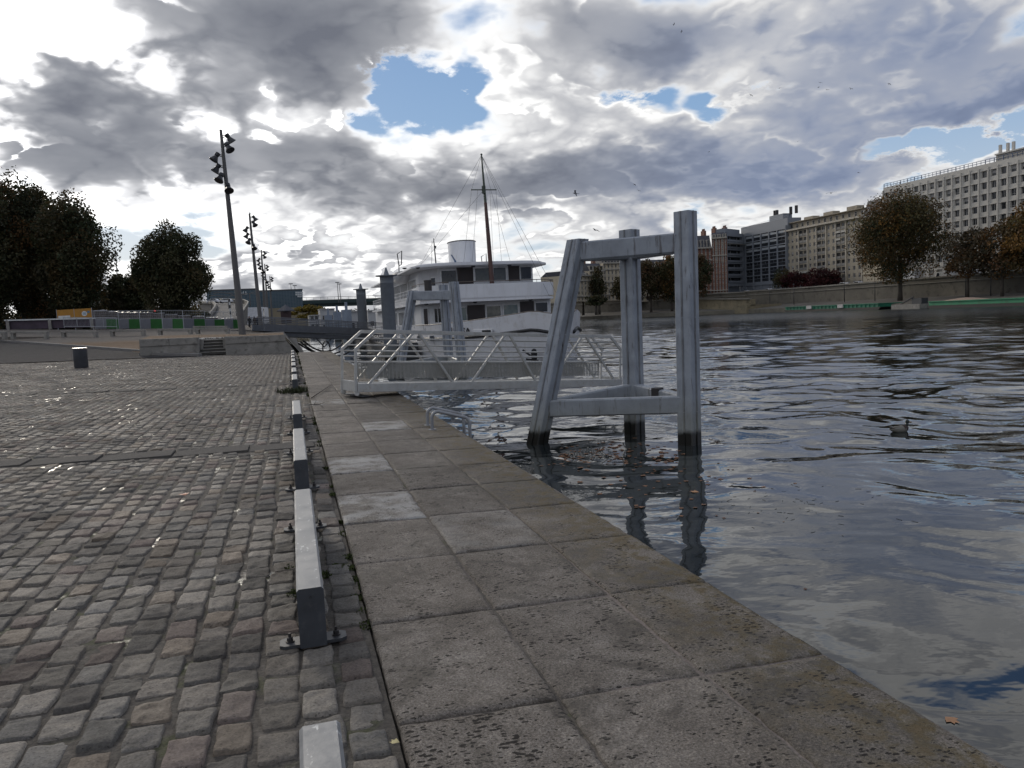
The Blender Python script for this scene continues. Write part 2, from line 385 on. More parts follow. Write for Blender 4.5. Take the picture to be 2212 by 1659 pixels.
for j in range(len(SY)-1):
    y0, y1 = SY[j], SY[j+1]
    for i in range(3):
        row = j-4
        o = 0 if i < 2 else rng.normal(0, .01)
        n = 26 if y0 < 9 else 10 if y0 < 20 else 4
        k = {(0, 3): .9, (0, 4): .0, (0, 5): .95, (1, 8): .85, (0, 12): .8, (1, 2): .3}.get((i, row), 0.0)
        slab(SX[i], SX[i+1], y0+o, min(y1, QEND)+o, n, [.62, .42, .34][i]+rng.normal(0, .16) if row > 2 else [.85, .7, .45][i]+rng.normal(0, .12), k, float(np.clip(rng.normal(.45 if row < 2 else .2, .2), 0, 1)), i == 2)
o = np_mesh('quay_slabs', np.concatenate(VV), np.concatenate(FF), [M_slab], np.concatenate(CC), smooth=True); tag(o, kind='structure')

# bedding below everything: mortar, earth and puddles in the joints
def bed_mat():
    m, t, b = newmat('joint_bedding'); tc = t.n('ShaderNodeTexCoord').outputs['Object']
    f = t.noise(tc, 6, 8, .65); fin = t.noise(tc, 60, 5, .7)
    c = t.ramp(f, [(.3, (.040, .033, .026)), (.55, (.080, .068, .055)), (.75, (.135, .116, .096))])
    sx = t.n('ShaderNodeSeparateXYZ'); t.put(sx.inputs[0], tc)
    onslab = t.mr(sx.outputs[0], .32, .36, 0, 1)
    pinky = t.math('MULTIPLY', t.math('MULTIPLY', onslab, t.mr(sx.outputs[0], 1.05, 1.4, .35, 1)), t.mr(t.noise(tc, .9, 3, .5), .40, .56))
    c = t.mix(pinky, c, (.185, .152, .130))
    moss = t.math('MULTIPLY', t.mr(t.noise(tc, 2.6, 6, .6), .56, .66), t.math('SUBTRACT', 1, pinky))
    c = t.mix(t.math('MULTIPLY', moss, .8), c, (.045, .05, .012))
    c = t.mix(1.0, c, t.ramp(fin, [(.3, (.5, .5, .5)), (.7, (1.5, 1.5, 1.5))]), 'MULTIPLY')
    t.put(b.inputs['Base Color'], c)
    wet = t.math('MULTIPLY', t.mr(t.noise(tc, 1.3, 6, .65), .595, .66), t.math('SUBTRACT', 1, onslab))
    t.put(b.inputs['Roughness'], t.math('SUBTRACT', .92, t.math('MULTIPLY', wet, .70)))
    b.inputs['Specular IOR Level'].default_value = .6
    t.put(b.inputs['Normal'], t.bump(t.math('MULTIPLY_ADD', fin, .4, t.noise(tc, 22, 5, .65)), t.math('MULTIPLY_ADD', wet, -.7, 1.0), .012))
    return m
M_bed = bed_mat()
M_wall = mat('quay_wall_stone', (.16, .145, .125), .85, dirt=(.03, .032, .022), dirtamt=.8, scale=1.5, bump=.6, bscale=14)
b = MB()
xs = np.concatenate([np.linspace(-34, -6, 90), np.linspace(-5.9, .292, 90)]); ys = np.concatenate([np.linspace(-4, 12, 120), np.linspace(12.2, 53, 140)])
GX, GY = np.meshgrid(xs, ys); GZ = gz(GX)-.0145+(vnoise(GX, GY, .35, 9)-.5)*.05-.0195
GZ += (vnoise(GX, GY, 7, 8)-.5)*.012
gi = np.arange(GX.size).reshape(GX.shape)
b.add(np.stack([GX, GY, GZ], -1).reshape(-1, 3), [tuple(map(int, f)) for f in np.stack([gi[:-1, :-1], gi[:-1, 1:], gi[1:, 1:], gi[1:, :-1]], -1).reshape(-1, 4)])
b.quad((.27, -4, gz(.28)-.065), (.31, -4, gz(.3)-.065), (.31, 53, gz(.3)-.065), (.27, 53, gz(.28)-.065))
b.quad((.303, -4, gz(.3)-.014), (2.33, -4, gz(2.33)-.014), (2.33, 50.2, gz(2.33)-.014), (.303, 50.2, gz(.3)-.014))
b.build('quay_bedding', [M_bed]); tag(bpy.data.objects['quay_bedding'], kind='structure')
b = MB()
b.box((1.2, 23, -1.95), (2.22, 54.3, 3.7)); tag(b.build('quay_wall', M_wall), kind='structure')

# setts: long rows of worn stones standing on the bedding
def sett_mat():
    m, t, b = newmat('sett_stone'); tc = t.n('ShaderNodeTexCoord').outputs['Object']
    at = t.n('ShaderNodeAttribute', attribute_name='tint')
    fin = t.noise(tc, 85, 6, .7); med = t.noise(tc, 16, 6, .65); big = t.noise(tc, .8, 5, .6)
    c = t.mix(1.0, at.outputs['Color'], t.ramp(fin, [(.25, (.55, .55, .55)), (.5, (.95, .95, .95)), (.75, (1.4, 1.4, 1.4))]), 'MULTIPLY')
    c = t.mix(1.0, c, t.ramp(t.math('MULTIPLY_ADD', big, .5, t.math('MULTIPLY', med, .5)), [(.35, (.7, .68, .66)), (.65, (1.12, 1.12, 1.12))]), 'MULTIPLY')
    pv = t.mapping(tc, (.8, 2.4, 1)); p = t.math('LESS_THAN', t.voro(t.vm('ADD', pv, t.vm('SCALE', t.noise(tc, 40, 2, .5, col=True), sc=.02)), 48), .2)
    c = t.mix(t.math('MULTIPLY', p, .6), c, (.025, .021, .018))
    t.put(b.inputs['Base Color'], c)
    t.put(b.inputs['Roughness'], t.mr(t.noise(tc, .9, 5, .6), .40, .62, .70, .92))
    b.inputs['Specular IOR Level'].default_value = .2
    h = t.math('SUBTRACT', t.math('MULTIPLY_ADD', fin, .45, t.math('MULTIPLY', med, 1.1)), p)
    t.put(b.inputs['Normal'], t.bump(h, .8, .009))
    return m
M_sett = sett_mat()
def sett_block(cx, cy, hx, hy, n, Hs, seed):
    K = len(cx); u = np.linspace(-1, 1, n)
    if n > 5: u = np.sign(u)*np.abs(u)**.72
    U, W = np.meshgrid(u, u); U = U.ravel()[None]; W = W.ravel()[None]
    r = np.random.default_rng(seed)
    # rounded rectangle
    k = .06; Ux = U*(1-k*W**4); Wy = W*(1-k*U**4)
    a = r.normal(0, .032, (K, 1)); sk = r.normal(0, .06, (K, 1)); tp = r.normal(0, .055, (K, 1))
    x = (Ux*(1+tp*W))*hx[:, None]; y = (Wy*(1+sk*U*.7))*hy[:, None]
    e = np.maximum(np.abs(U), np.abs(W))
    if n > 5:
        th = np.arctan2(W, U); ph = r.uniform(0, 6.28, (K, 3))
        wob = 1+e**3*(.035*np.sin(2*th+ph[:, :1])+.03*np.sin(3*th+ph[:, 1:2])+.025*np.sin(5*th+ph[:, 2:3]))
        x, y = x*wob, y*wob
    X = cx[:, None]+x*np.cos(a)-y*np.sin(a); Y = cy[:, None]+x*np.sin(a)+y*np.cos(a)
    prof = np.where(e > .985, -Hs*1.6, 0)-Hs*.30*e**8-.0015*e**2
    Z = prof+r.normal(0, .0034, (K, 1))+U*r.normal(0, .0024, (K, 1))+W*r.normal(0, .0022, (K, 1))
    if n > 5: Z = Z+np.where(e < .98, (vnoise(X, Y, 26, 2)-.5)*.011+(vnoise(X*.6, Y*1.7, 55, 3)-.5)*.006, 0)
    Z = Z+gz(X)+(vnoise(X, Y, .35, 9)-.5)*.05-.02
    V = np.stack([X, Y, Z], -1).reshape(-1, 3)
    idx = np.arange(n*n).reshape(n, n)
    F = np.stack([idx[:-1, :-1], idx[:-1, 1:], idx[1:, 1:], idx[1:, :-1]], -1).reshape(-1, 4)
    F = (F[None]+(np.arange(K)*n*n)[:, None, None]).reshape(-1, 4)
    pal = np.array([(.205, .175, .142), (.178, .158, .132), (.225, .195, .158), (.160, .145, .125), (.220, .170, .122), (.195, .146, .122), (.120, .107, .094), (.255, .224, .184), (.175, .163, .145)])
    pal = pal*.68+pal.mean(1, keepdims=True)*np.array([1.05, 1., .93])*.32; c = pal[r.integers(0, len(pal), K)]*np.clip(r.normal(.95, .17, (K, 1)), .4, 1.4)
    return V, F, np.repeat(c, n*n, 0)
PXs, PYs = .174, .242
cols = np.arange(int(34/PXs))
SP = [(-20, .27)]
cx, cy, hx, hy = [], [], [], []
STRIPS = [(10.62, 11.12), (22.6, 23.1)]
for ci in cols:
    x = .19-ci*PXs; off = rng.uniform(0, PYs) if False else .5*PYs*(ci % 2)*.35+rng.normal(0, .05)
    y = -1.0+off
    while y < 49.6:
        ly = PYs*float(np.clip(rng.normal(1, .09), .75, 1.25))
        yc = y+ly/2; y += ly
        if x < -.62*yc-3.2: continue
        if any(s0-.05 < yc < s1+.05 for s0, s1 in STRIPS): continue
        if x < -9.8 and yc > 49.3+(x+9.97)*.36: continue
        cx.append(x+rng.normal(0, .006)); cy.append(yc); hx.append((PXs-.015)/2*rng.normal(1, .06)); hy.append((ly-.017)/2*rng.normal(1, .04))
cx, cy, hx, hy = map(np.array, (cx, cy, hx, hy))
near = (cy < 7.5) & (cx > -5); mid = ~near & (cy < 17); far = ~near & ~mid
VV, FF, CC = [], [], []; nb = 0
for msk, n, H in ((near, 15, .018), (mid, 7, .016), (far, 5, .015)):
    V, F, c = sett_block(cx[msk], cy[msk], hx[msk], hy[msk], n, H, 5); VV.append(V); FF.append(F+nb); CC.append(c); nb += len(V)
print('setts', len(cx), nb)
o = np_mesh('cobbled_pavement', np.concatenate(VV), np.concatenate(FF), [M_sett], np.concatenate(CC), smooth=True); tag(o, kind='structure')
# two bands of long flat stones across the setts
M_band = mat('band_stone', (.105, .097, .088), .92, spec=.1, var=.2, scale=8, bump=.4, bscale=60)
b = MB()
for s0, s1 in STRIPS:
    x = .20
    while x > -26:
        L = rng.uniform(.75, 1.0); z = gz(x)-.018+rng.normal(0, .002)
        b.box((x-L/2, (s0+s1)/2, z-.05), (L-.012, s1-s0-.02, .1)); x -= L
tag(b.build('stone_bands', M_band, bevel=.006), kind='structure')

# asphalt, earth slope, upper esplanade: one lofted sheet each
A1, A0 = PG(430, 768), PG(0, 785)
K1, K0 = PG(433, 769), PD(0, 737.5, 62)
M_asph = mat('asphalt', (.055, .052, .052), .97, spec=.05, var=.25, scale=2, dirt=(.15, .14, .13), dirtamt=.4, bump=.5, bscale=60)
b = MB(); dA = A0-A1; dK = K0-K1
b.quad(A1+(.1, -.15, -.005), A1+(0.25, .4, -.004), K1+(0, 0, -.02), A1+(.05, -.12, -.01))
pa = [A1+dA*t for t in (0, .5, 1, 1.6, 4)]; pk = [K1+dK*t for t in (0, .5, 1, 1.6, 4)]
for i in range(4):
    mid0 = (pa[i]+pk[i])/2; mid1 = (pa[i+1]+pk[i+1])/2
    b.quad(pa[i], pk[i], pk[i+1], pa[i+1])
tag(b.build('asphalt_road', M_asph), kind='structure')
M_kerb = mat('kerb_stone', (.17, .16, .15), .8, scale=5, bump=.4)
b = MB()
for i in range(4):
    n = 8
    for k in range(n):
        p, q = pk[i]+(pk[i+1]-pk[i])*(k/n), pk[i]+(pk[i+1]-pk[i])*((k+1)/n-.004)
        b.bar(p+(0, 0, .03), q+(0, 0, .03), .22, .22)
b.bar(pk[0]+(-.02, 0, .03), PY(303, 769, 50.6)+(0, 0, .1)*1, .22, .22)
tag(b.build('kerb', M_kerb, bevel=.015), kind='structure')
def earth_mat():
    m, t, b = newmat('sandy_earth'); tc = t.n('ShaderNodeTexCoord').outputs['Object']
    f = t.noise(tc, .35, 7, .6); g = t.noise(tc, 5, 8, .7)
    sx = t.n('ShaderNodeSeparateXYZ'); t.put(sx.inputs[0], tc)
    c = t.ramp(t.math('MULTIPLY_ADD', f, .5, t.math('MULTIPLY', g, .5)), [(.3, (.115, .078, .050)), (.5, (.175, .124, .084)), (.68, (.235, .175, .128))])
    c2 = t.ramp(g, [(.3, (.12, .105, .09)), (.7, (.19, .17, .15))])
    c = t.mix(t.mr(sx.outputs[1], 61.5, 65), c, c2)
    t.put(b.inputs['Base Color'], c); b.inputs['Roughness'].default_value = .95; b.inputs['Specular IOR Level'].default_value = .05
    t.put(b.inputs['Normal'], t.bump(t.noise(tc, 9, 8, .7), .6, .05)); return m
M_earth = earth_mat()
WT = lambda x, y: PY(x, y, 50.35)                      # top of the low wall
rows = [[pk[4]+(0, 0, .12), pk[2]+(0, 0, .12), pk[1]+(0, 0, .12), pk[0]+(0, 0, .12), PY(302, 769, 50.7), WT(303, 733), WT(427.9, 730), PY(428, 730, 52.3), PY(485, 728, 52.3), WT(485.1, 728), WT(560, 726), np.array([-.45, 50.35, 1.1])],
        [PD(-700, 738, 62), PD(0, 727.5, 62), PD(150, 727.5, 62), PD(230, 726.5, 63), PD(300, 724.5, 63), PD(330, 723.5, 63), PD(430, 721.5, 62), PD(431, 721.5, 62), PD(486, 720.7, 62), PD(487, 720.7, 62), PD(560, 720, 62), np.array([-.6, 62, 1.15])],
        [PD(-700, 722, 96), PD(0, 712, 96), PD(150, 712, 96), PD(230, 712, 96), PD(300, 712, 96), PD(330, 712, 96), PD(430, 711.5, 96), PD(431, 711.5, 96), PD(486, 711, 96), PD(487, 711, 96), np.array([-3., 95, 1.5]), np.array([-.7, 95, 1.45])],
        [np.array([-260, 200, 5.]), np.array([-62, 170, 3.4]), np.array([-50, 170, 3.2]), np.array([-42, 170, 3]), np.array([-35, 170, 2.9]), np.array([-30, 170, 2.8]), np.array([-25, 170, 2.7]), np.array([-20, 170, 2.6]), np.array([-16, 170, 2.55]), np.array([-12, 170, 2.5]), np.array([-4, 170, 2.3]), np.array([-.9, 170, 2.2])],
        [np.array([-600, 700, 6.]), np.array([-300, 600, 5]), np.array([-200, 600, 5]), np.array([-150, 600, 5]), np.array([-120, 600, 5]), np.array([-100, 600, 5]), np.array([-90, 600, 5]), np.array([-75, 600, 4.5]), np.array([-60, 600, 4]), np.array([-45, 600, 4]), np.array([-30, 600, 4]), np.array([-10, 600, 3]), np.array([-1, 600, 2.5])]]
b = MB()
NC = len(rows[0]); vs = [p for r_ in rows for p in r_]
b.add(vs, [(r_*NC+c, r_*NC+c+1, (r_+1)*NC+c+1, (r_+1)*NC+c) for r_ in range(4) for c in range(NC-1)])
tag(b.build('sandy_ground', M_earth), kind='structure')
# sloped bank edge under the esplanade, down to the river
b = MB(); M_bank = mat('bank_stone', (.12, .11, .095), .85, scale=1, dirt=(.03, .03, .022), dirtamt=.7, bump=.6, bscale=10)
top = [r_[-1] for r_ in rows]
for p, q in zip(top[:-1], top[1:]):
    b.quad(p, p+(2.6, 0, -p[2]-2.2), q+(2.6, 0, -q[2]-2.2), q)
tag(b.build('river_bank', M_bank), kind='structure')

# ------------------------------------------------------------------ the river: a wave field in real geometry, fine ripples by bump
def water_mat():
    m, t, b = newmat('river_water'); tc = t.n('ShaderNodeTexCoord').outputs['Object']
    f = t.noise(tc, .25, 4, .6)
    t.put(b.inputs['Base Color'], t.ramp(f, [(.35, (.007, .010, .011)), (.65, (.012, .015, .014))]))
    b.inputs['Roughness'].default_value = .03; b.inputs['IOR'].default_value = 1.6; b.inputs['Specular IOR Level'].default_value = .5
    sxy = t.n('ShaderNodeSeparateXYZ'); t.put(sxy.inputs[0], tc); dist = t.math('MULTIPLY_ADD', sxy.outputs[1], .25, sxy.outputs[0])
    t.put(b.inputs['Roughness'], t.mr(dist, 45, 170, .02, .27))
    h = t.math('ADD', t.math('MULTIPLY', t.noise(t.mapping(tc, (1.0, 1.6, 1), (0, 0, R(18))), 1.9, 3, .5), .6), t.math('MULTIPLY', t.noise(tc, 5.5, 2, .5), .05))
    fl = t.mr(t.noise(tc, .035, 3, .5), .35, .65, .45, 1.3)
    t.put(b.inputs['Normal'], t.bump(t.math('MULTIPLY', h, fl), t.mr(dist, 8, 70, .14, .50), .10))
    return m
M_water = water_mat()
NR, NA = 820, 820
rr = 2.6*np.exp(np.linspace(0, math.log(760/2.6), NR)); th = np.linspace(R(-42), R(135), NA)
RR, TH = np.meshgrid(rr, th, indexing='ij'); X = RR*np.sin(TH); Y = RR*np.cos(TH)
sp_ = np.maximum(RR*(rr[1]/rr[0]-1), RR*(th[1]-th[0])*.6)
Z = np.zeros_like(X)
wr = np.random.default_rng(21)
swirlx = (vnoise(X, Y, .45, 31)-.5)*1.3+(vnoise(X, Y, 1.1, 33)-.5)*.5; swirly = (vnoise(X, Y, .45, 32)-.5)*1.3+(vnoise(X, Y, 1.1, 34)-.5)*.5
calm = np.clip((RR-8)/16, 0.17, 1)                     # sheltered by the quay
for i in range(96):
    lam = .36*(20**wr.uniform()) if i < 58 else .24*(4**wr.uniform()); k = 2*math.pi/lam
    a0 = R(100)+wr.normal(0, .75); kx, ky = k*math.sin(a0), k*math.cos(a0)
    if wr.uniform() < .7: kx, ky = k*math.sin(R(20)+wr.normal(0, .5)), k*math.cos(R(20)+wr.normal(0, .5))
    slope = (.0165 if i < 58 else .0130)*(lam/.8)**-.12*(1.0 if lam < 2.5 else .75)
    w = np.clip(lam/(sp_*2.6)-.6, 0, 1)
    am = slope/k*(calm if lam < 1.2 else np.clip(calm*1.2, .3, 1))
    Z += am*w*np.sin(kx*(X+swirlx)+ky*(Y+swirly)+wr.uniform(0, 6.28))
Z = Z*1.25
V = np.stack([X, Y, WZ+Z], -1).reshape(-1, 3)
idx = np.arange(NR*NA).reshape(NR, NA)
F = np.stack([idx[:-1, :-1], idx[1:, :-1], idx[1:, 1:], idx[:-1, 1:]], -1).reshape(-1, 4)
F = F[:, ::-1]
o = np_mesh('river_water', V, F, [M_water], smooth=True); tag(o, kind='structure')
b = MB(); b.quad((-1500, -1500, -4), (2500, -1500, -4), (2500, 3500, -4), (-1500, 3500, -4))
tag(b.build('river_bed', mat('silt', (.05, .05, .04), .9)), kind='structure')
# ------------------------------------------------------------------ painted steel and other shared materials
def zmat(name, col, rough, z0, z1, low, var=.12, scale=2.5, dirt=(.05, .035, .03), dirtamt=.5, streak=True):
    """paint that turns to weed-black below the tide line"""
    m, t, b = newmat(name); tc = t.n('ShaderNodeTexCoord').outputs['Object']; gp = t.n('ShaderNodeNewGeometry').outputs['Position']
    f = t.noise(tc, scale, 6, .6); c = t.ramp(f, [(.3, [x*(1-var) for x in col]), (.7, [x*(1+var) for x in col])])
    g = t.mr(t.noise(t.mapping(tc, (5, 5, .5)), 2.2, 8, .7), .54, .68); c = t.mix(t.math('MULTIPLY', g, dirtamt), c, dirt)
    g2 = t.mr(t.noise(t.mapping(tc, (9, 9, 1.2)), 2.2, 6, .7), .66, .72); c = t.mix(t.math('MULTIPLY', g2, .8), c, (.03, .02, .018))
    s = t.n('ShaderNodeSeparateXYZ'); t.put(s.inputs[0], gp)
    zz_ = t.math('MULTIPLY_ADD', t.math('SUBTRACT', t.noise(gp, 5, 4, .6), .5), .18, s.outputs[2])
    stain = t.mr(zz_, z1+.9, z1, 0, .35); c = t.mix(stain, c, (.26, .25, .17))
    k = t.mr(zz_, z1, z0, 0, 1); c = t.mix(k, c, low)
    t.put(b.inputs['Base Color'], c); t.put(b.inputs['Roughness'], t.mix(k, (rough,)*3, (.35,)*3))
    t.put(b.inputs['Normal'], t.bump(t.noise(tc, 7, 5, .6), .12, .02)); return m
M_dol = zmat('mooring_paint', (.265, .285, .315), .5, WZ+.20, WZ+.34, (.014, .013, .010), var=.2, dirtamt=.7)
M_seam = zmat('seam_rust', (.17, .175, .185), .6, WZ+.24, WZ+.30, (.012, .012, .010), var=.3, dirt=(.035, .022, .016), dirtamt=.95)
M_pile = zmat('pile_paint', (.145, .160, .180), .5, WZ+.1, WZ+.4, (.02, .02, .018), dirtamt=.25)
M_galv = mat('galvanised_steel', (.50, .50, .51), .38, metal=.85, var=.15, scale=14, dirt=(.25, .25, .24), dirtamt=.5)
M_galvd = mat('galvanised_side', (.085, .088, .095), .45, metal=.6, var=.2, scale=9)
M_alu = mat('gangway_paint', (.44, .435, .415), .45, var=.12, scale=5, dirt=(.28, .22, .15), dirtamt=.5)
M_dark = mat('dark_steel', (.035, .036, .04), .5)
M_grey = mat('grey_steel', (.115, .122, .135), .5, var=.15)
M_bolt = mat('rusty_bolt', (.06, .055, .055), .5, metal=.6)
M_white = mat('white_paint', (.70, .70, .715), .38, var=.05, scale=1.2, dirt=(.42, .40, .36), dirtamt=.35, streak=True)
M_glassd = mat('dark_glass', (.012, .014, .017), .06, var=.3, scale=1.5, spec=.6)
M_conc = mat('concrete', (.24, .225, .20), .85, var=.25, scale=1.2, dirt=(.07, .06, .05), dirtamt=.7, bump=.5, bscale=12)

# ------------------------------------------------------------------ low steel guard rails between setts and slabs
def bench_rail(y0, L, label):
    x = 0.0; z = gz(x)-.01; H = .295+.01
    o = thing('guard_rail', (x, y0, z), label, 'guard rail', 'low steel guard rails along the quay')
    b = MB(); w = .132
    pr = [(-w/2, 0), (w/2, 0), (w/2, H-.012), (w/2-.012, H), (-w/2+.012, H), (-w/2, H-.012)]
    vs = [(p[0], y, p[1]) for y in (0, L) for p in pr]; n = 6
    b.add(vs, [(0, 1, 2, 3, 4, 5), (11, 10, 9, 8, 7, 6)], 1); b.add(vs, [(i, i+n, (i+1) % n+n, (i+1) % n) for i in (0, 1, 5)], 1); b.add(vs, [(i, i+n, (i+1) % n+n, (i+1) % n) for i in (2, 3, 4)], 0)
    b.lathe((0, -.001, H-.045), [(.008, 0), (.008, .004)], 10, 2, Matrix.Rotation(R(90), 3, 'X').to_3x3() and np.array(Matrix.Rotation(R(90), 3, 'X')))
    b.build('beam', [M_railtop, M_railside, M_dark], o, world=False)
    for yy in (.075, L-.075):
        p = MB(); p.prism([(-.14, yy-.055), (.14, yy-.055), (.165, yy-.035), (.165, yy+.035), (.14, yy+.055), (-.14, yy+.055), (-.165, yy+.035), (-.165, yy-.035)], .0, .016)
        bp = p.build('base_plate', M_galvd, o, world=False, bevel=.002)
        for s in (-1, 1):
            q = MB(); q.lathe((s*.115, yy, .016), [(.022, 0), (.022, .005)], 12); q.lathe((s*.115, yy, .021), [(.015, 0), (.015, .018), (.011, .02)], 6); q.lathe((s*.115, yy, .041), [(.008, 0), (.007, .02)], 8)
            q.build('bolt', M_bolt, bp, world=False)
    return o
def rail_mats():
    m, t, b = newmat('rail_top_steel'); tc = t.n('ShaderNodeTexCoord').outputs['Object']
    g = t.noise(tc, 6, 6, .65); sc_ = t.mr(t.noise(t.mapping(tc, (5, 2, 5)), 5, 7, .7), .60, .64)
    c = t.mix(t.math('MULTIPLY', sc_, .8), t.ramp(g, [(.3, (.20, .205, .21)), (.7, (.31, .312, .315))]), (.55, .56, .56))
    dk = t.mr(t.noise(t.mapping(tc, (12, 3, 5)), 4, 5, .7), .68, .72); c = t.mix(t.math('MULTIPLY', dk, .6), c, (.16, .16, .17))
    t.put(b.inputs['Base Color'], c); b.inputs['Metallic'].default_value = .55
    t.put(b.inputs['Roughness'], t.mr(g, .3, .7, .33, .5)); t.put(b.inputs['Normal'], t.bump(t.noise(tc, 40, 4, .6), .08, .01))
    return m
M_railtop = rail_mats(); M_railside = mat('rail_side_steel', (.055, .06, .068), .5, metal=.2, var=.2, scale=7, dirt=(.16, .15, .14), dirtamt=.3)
RL = [(-.0, 2.51, 'plain grey rail top cut off by the lower edge of the photo'), (3.87, 2.43, 'scratched steel guard rail with scrawled marks, nearest one shown whole'), (7.72, 2.42, 'steel guard rail with streaky worn top, beside the flat stone band'),
      (11.85, 2.2, 'short looking steel guard rail just past the flat stone band'), (19.75, 2.2, 'steel guard rail with weeds growing round its foot'), (23.2, 2.3, 'first steel guard rail beyond the weedy one'), (27.0, 2.35, 'second steel guard rail beyond the weedy one'),
      (30.5, 2.35, 'third steel guard rail beyond the weedy one'), (34.3, 2.35, 'steel guard rail third from the end wall'), (38.1, 2.3, 'steel guard rail second from the end wall'), (42.2, 2.3, 'far steel guard rail closest to the end wall')]
for y0, L, lab in RL: bench_rail(y0, L, lab)

# ------------------------------------------------------------------ small growth and litter
def tuft(bm, x, y, z, r, n, h):
    for _ in range(n):
        a = rng.uniform(0, 6.28); d = r*math.sqrt(rng.uniform()); p = np.array([x+d*math.cos(a), y+d*math.sin(a)*1.5, z]); t_ = rng.uniform(0, 6.28); L = h*rng.uniform(.5, 1.2)
        w = .004+.006*rng.uniform(); dv = np.array([math.cos(t_), math.sin(t_), 0]); q = p+dv*L*.6+np.array([0, 0, L*rng.uniform(.3, 1)]); sd = np.array([-dv[1], dv[0], 0])*w
        bm.add([p-sd, p+sd, q+sd*.5, q-sd*.5], [(0, 1, 2, 3)])
M_weed = mat('weed_green', (.035, .045, .012), .8, var=.5, scale=30, dirt=(.06, .045, .02), dirtamt=.6)
M_moss = mat('moss_green', (.04, .052, .008), .9, var=.5, scale=40)
b = MB()
for (x, y) in [(.285, 4.1), (.27, 4.9), (.29, 5.15), (.28, 5.4), (.27, 4.55), (.29, 6.4), (.2, 5.2), (-.1, 4.75), (-.11, 5.3), (.285, 7.5), (.1, 5.05), (.98, 5.17), (.7, 5.17), (.99, 4.06), (.98, 6.3)]:
    tuft(b, x, y, gz(x)-.03, .045, 150, .016)
for k in range(45):
    y = rng.uniform(4, 49); tuft(b, .285, y, gz(.3)-.04, .05, 40, .022+.0012*y)
tag(b.build('moss_growth', M_moss), 'ragged green moss along the joint beside the slabs', 'moss', kind='stuff')
b = MB()
for k in range(26): tuft(b, rng.normal(0, .13), 19.75+rng.normal(0, .18), -.03, .09, 34, .15)
tag(b.build('weed_clump', M_weed), 'dark weeds growing round the foot of a guard rail', 'weeds')
M_twig = mat('twig_bark', (.03, .025, .02), .9)
def twig(name, pts, r, label):
    b = MB(); b.tube(pts, r, 6); return tag(b.build(name, M_twig, smooth=True), label, 'twig')
p0, p1 = PG(672, 862), PG(718, 832)
twig('twig', [p0+(0, 0, .02), p0*.6+p1*.4+(.02, 0, .035), p1*.9+p0*.1+(0, 0, .03), p1+(0, 0, .025)], [.012, .010, .008, .005], 'long bare twig lying across the slab joint')
b = MB(); p0, p1, p2, p3 = PG(668, 876), PG(702, 872), PG(690, 877), PG(698, 883)
b.tube([p0+(0, 0, .02), p2+(0, 0, .03), p1+(0, 0, .03)], [.008, .007, .004], 6); b.tube([p2+(0, 0, .03), p3+(0, 0, .03)], [.006, .003], 6); b.tube([p2*.5+p0*.5+(0, 0, .025), PG(684, 868)+(0, 0, .04)], [.006, .003], 6)
tag(b.build('twig', M_twig, smooth=True), 'short forked twig by the slab edge', 'twig')
def leaf_obj(p, s, col, label, rz):
    b = MB(); pts = [(0, -.5), (.28, -.25), (.5, 0), (.26, .12), (.3, .42), (0, .3), (-.1, .55), (-.25, .2), (-.5, .1), (-.3, -.2)]
    c, sn = math.cos(rz), math.sin(rz)
    vs = [(p[0]+s*(x*c-y*sn), p[1]+s*(x*sn+y*c), p[2]+.012+s*.22*abs(x)) for x, y in pts]
    b.add(vs, [tuple(range(len(vs)))]); return tag(b.build('leaf', mat('leaf_'+label[:4], col, .6)), label, 'leaf')
q = PG(397, 1071); leaf_obj(q+(0, 0, .0), .11, (.30, .07, .015), 'rust red fallen leaf on the setts', .4)
q = PG(853, 1612); leaf_obj(q+(0, 0, .005), .04, (.45, .38, .18), 'pale yellow leaf scrap in the joint by the slabs', 1.1)
q = PG(75, 0+1659) if False else None

# ------------------------------------------------------------------ ladder with two hooped handrails over the edge
f1, f2 = PG(934, 928), PG(921, 920)
lad = thing('quay_ladder', (f1[0], f1[1], f1[2]), 'grey tubular ladder hoops reaching over the quay edge', 'ladder')
M_lad = mat('ladder_steel', (.27, .275, .285), .45, metal=.2, dirt=(.12, .08, .06), dirtamt=.4)
for f in (f1, f1+np.array([.02, .52, .0])):
    H = .27; pts = [f+(0, 0, -.03), f+(0, 0, H-.10)]
    for a in np.linspace(0, math.pi/2, 6)[1:]: pts.append(f+(.10*(1-math.cos(a)), 0, H-.10+.10*math.sin(a)))
    E_ = f+(.58, 0, H-.11)
    for a in np.linspace(0, math.pi/2, 6): pts.append(E_+(.12*math.sin(a)-.12, 0, -.12*(1-math.cos(a))))
    pts += [f+(.58, 0, -.3), f+(.58, 0, -2.3)]
    b = MB(); b.tube(pts, .026, 12); b.lathe(f+(0, 0, -.005), [(.06, 0), (.06, .012)], 14); b.build('handrail', M_lad, lad, smooth=True, auto=40)
for k in range(5):
    b = MB(); z = -.35-.28*k; b.tube([f1+(.58, 0, z), f1+(.60, .52, z)], .016, 8); b.build('rung', M_lad, lad, smooth=True)

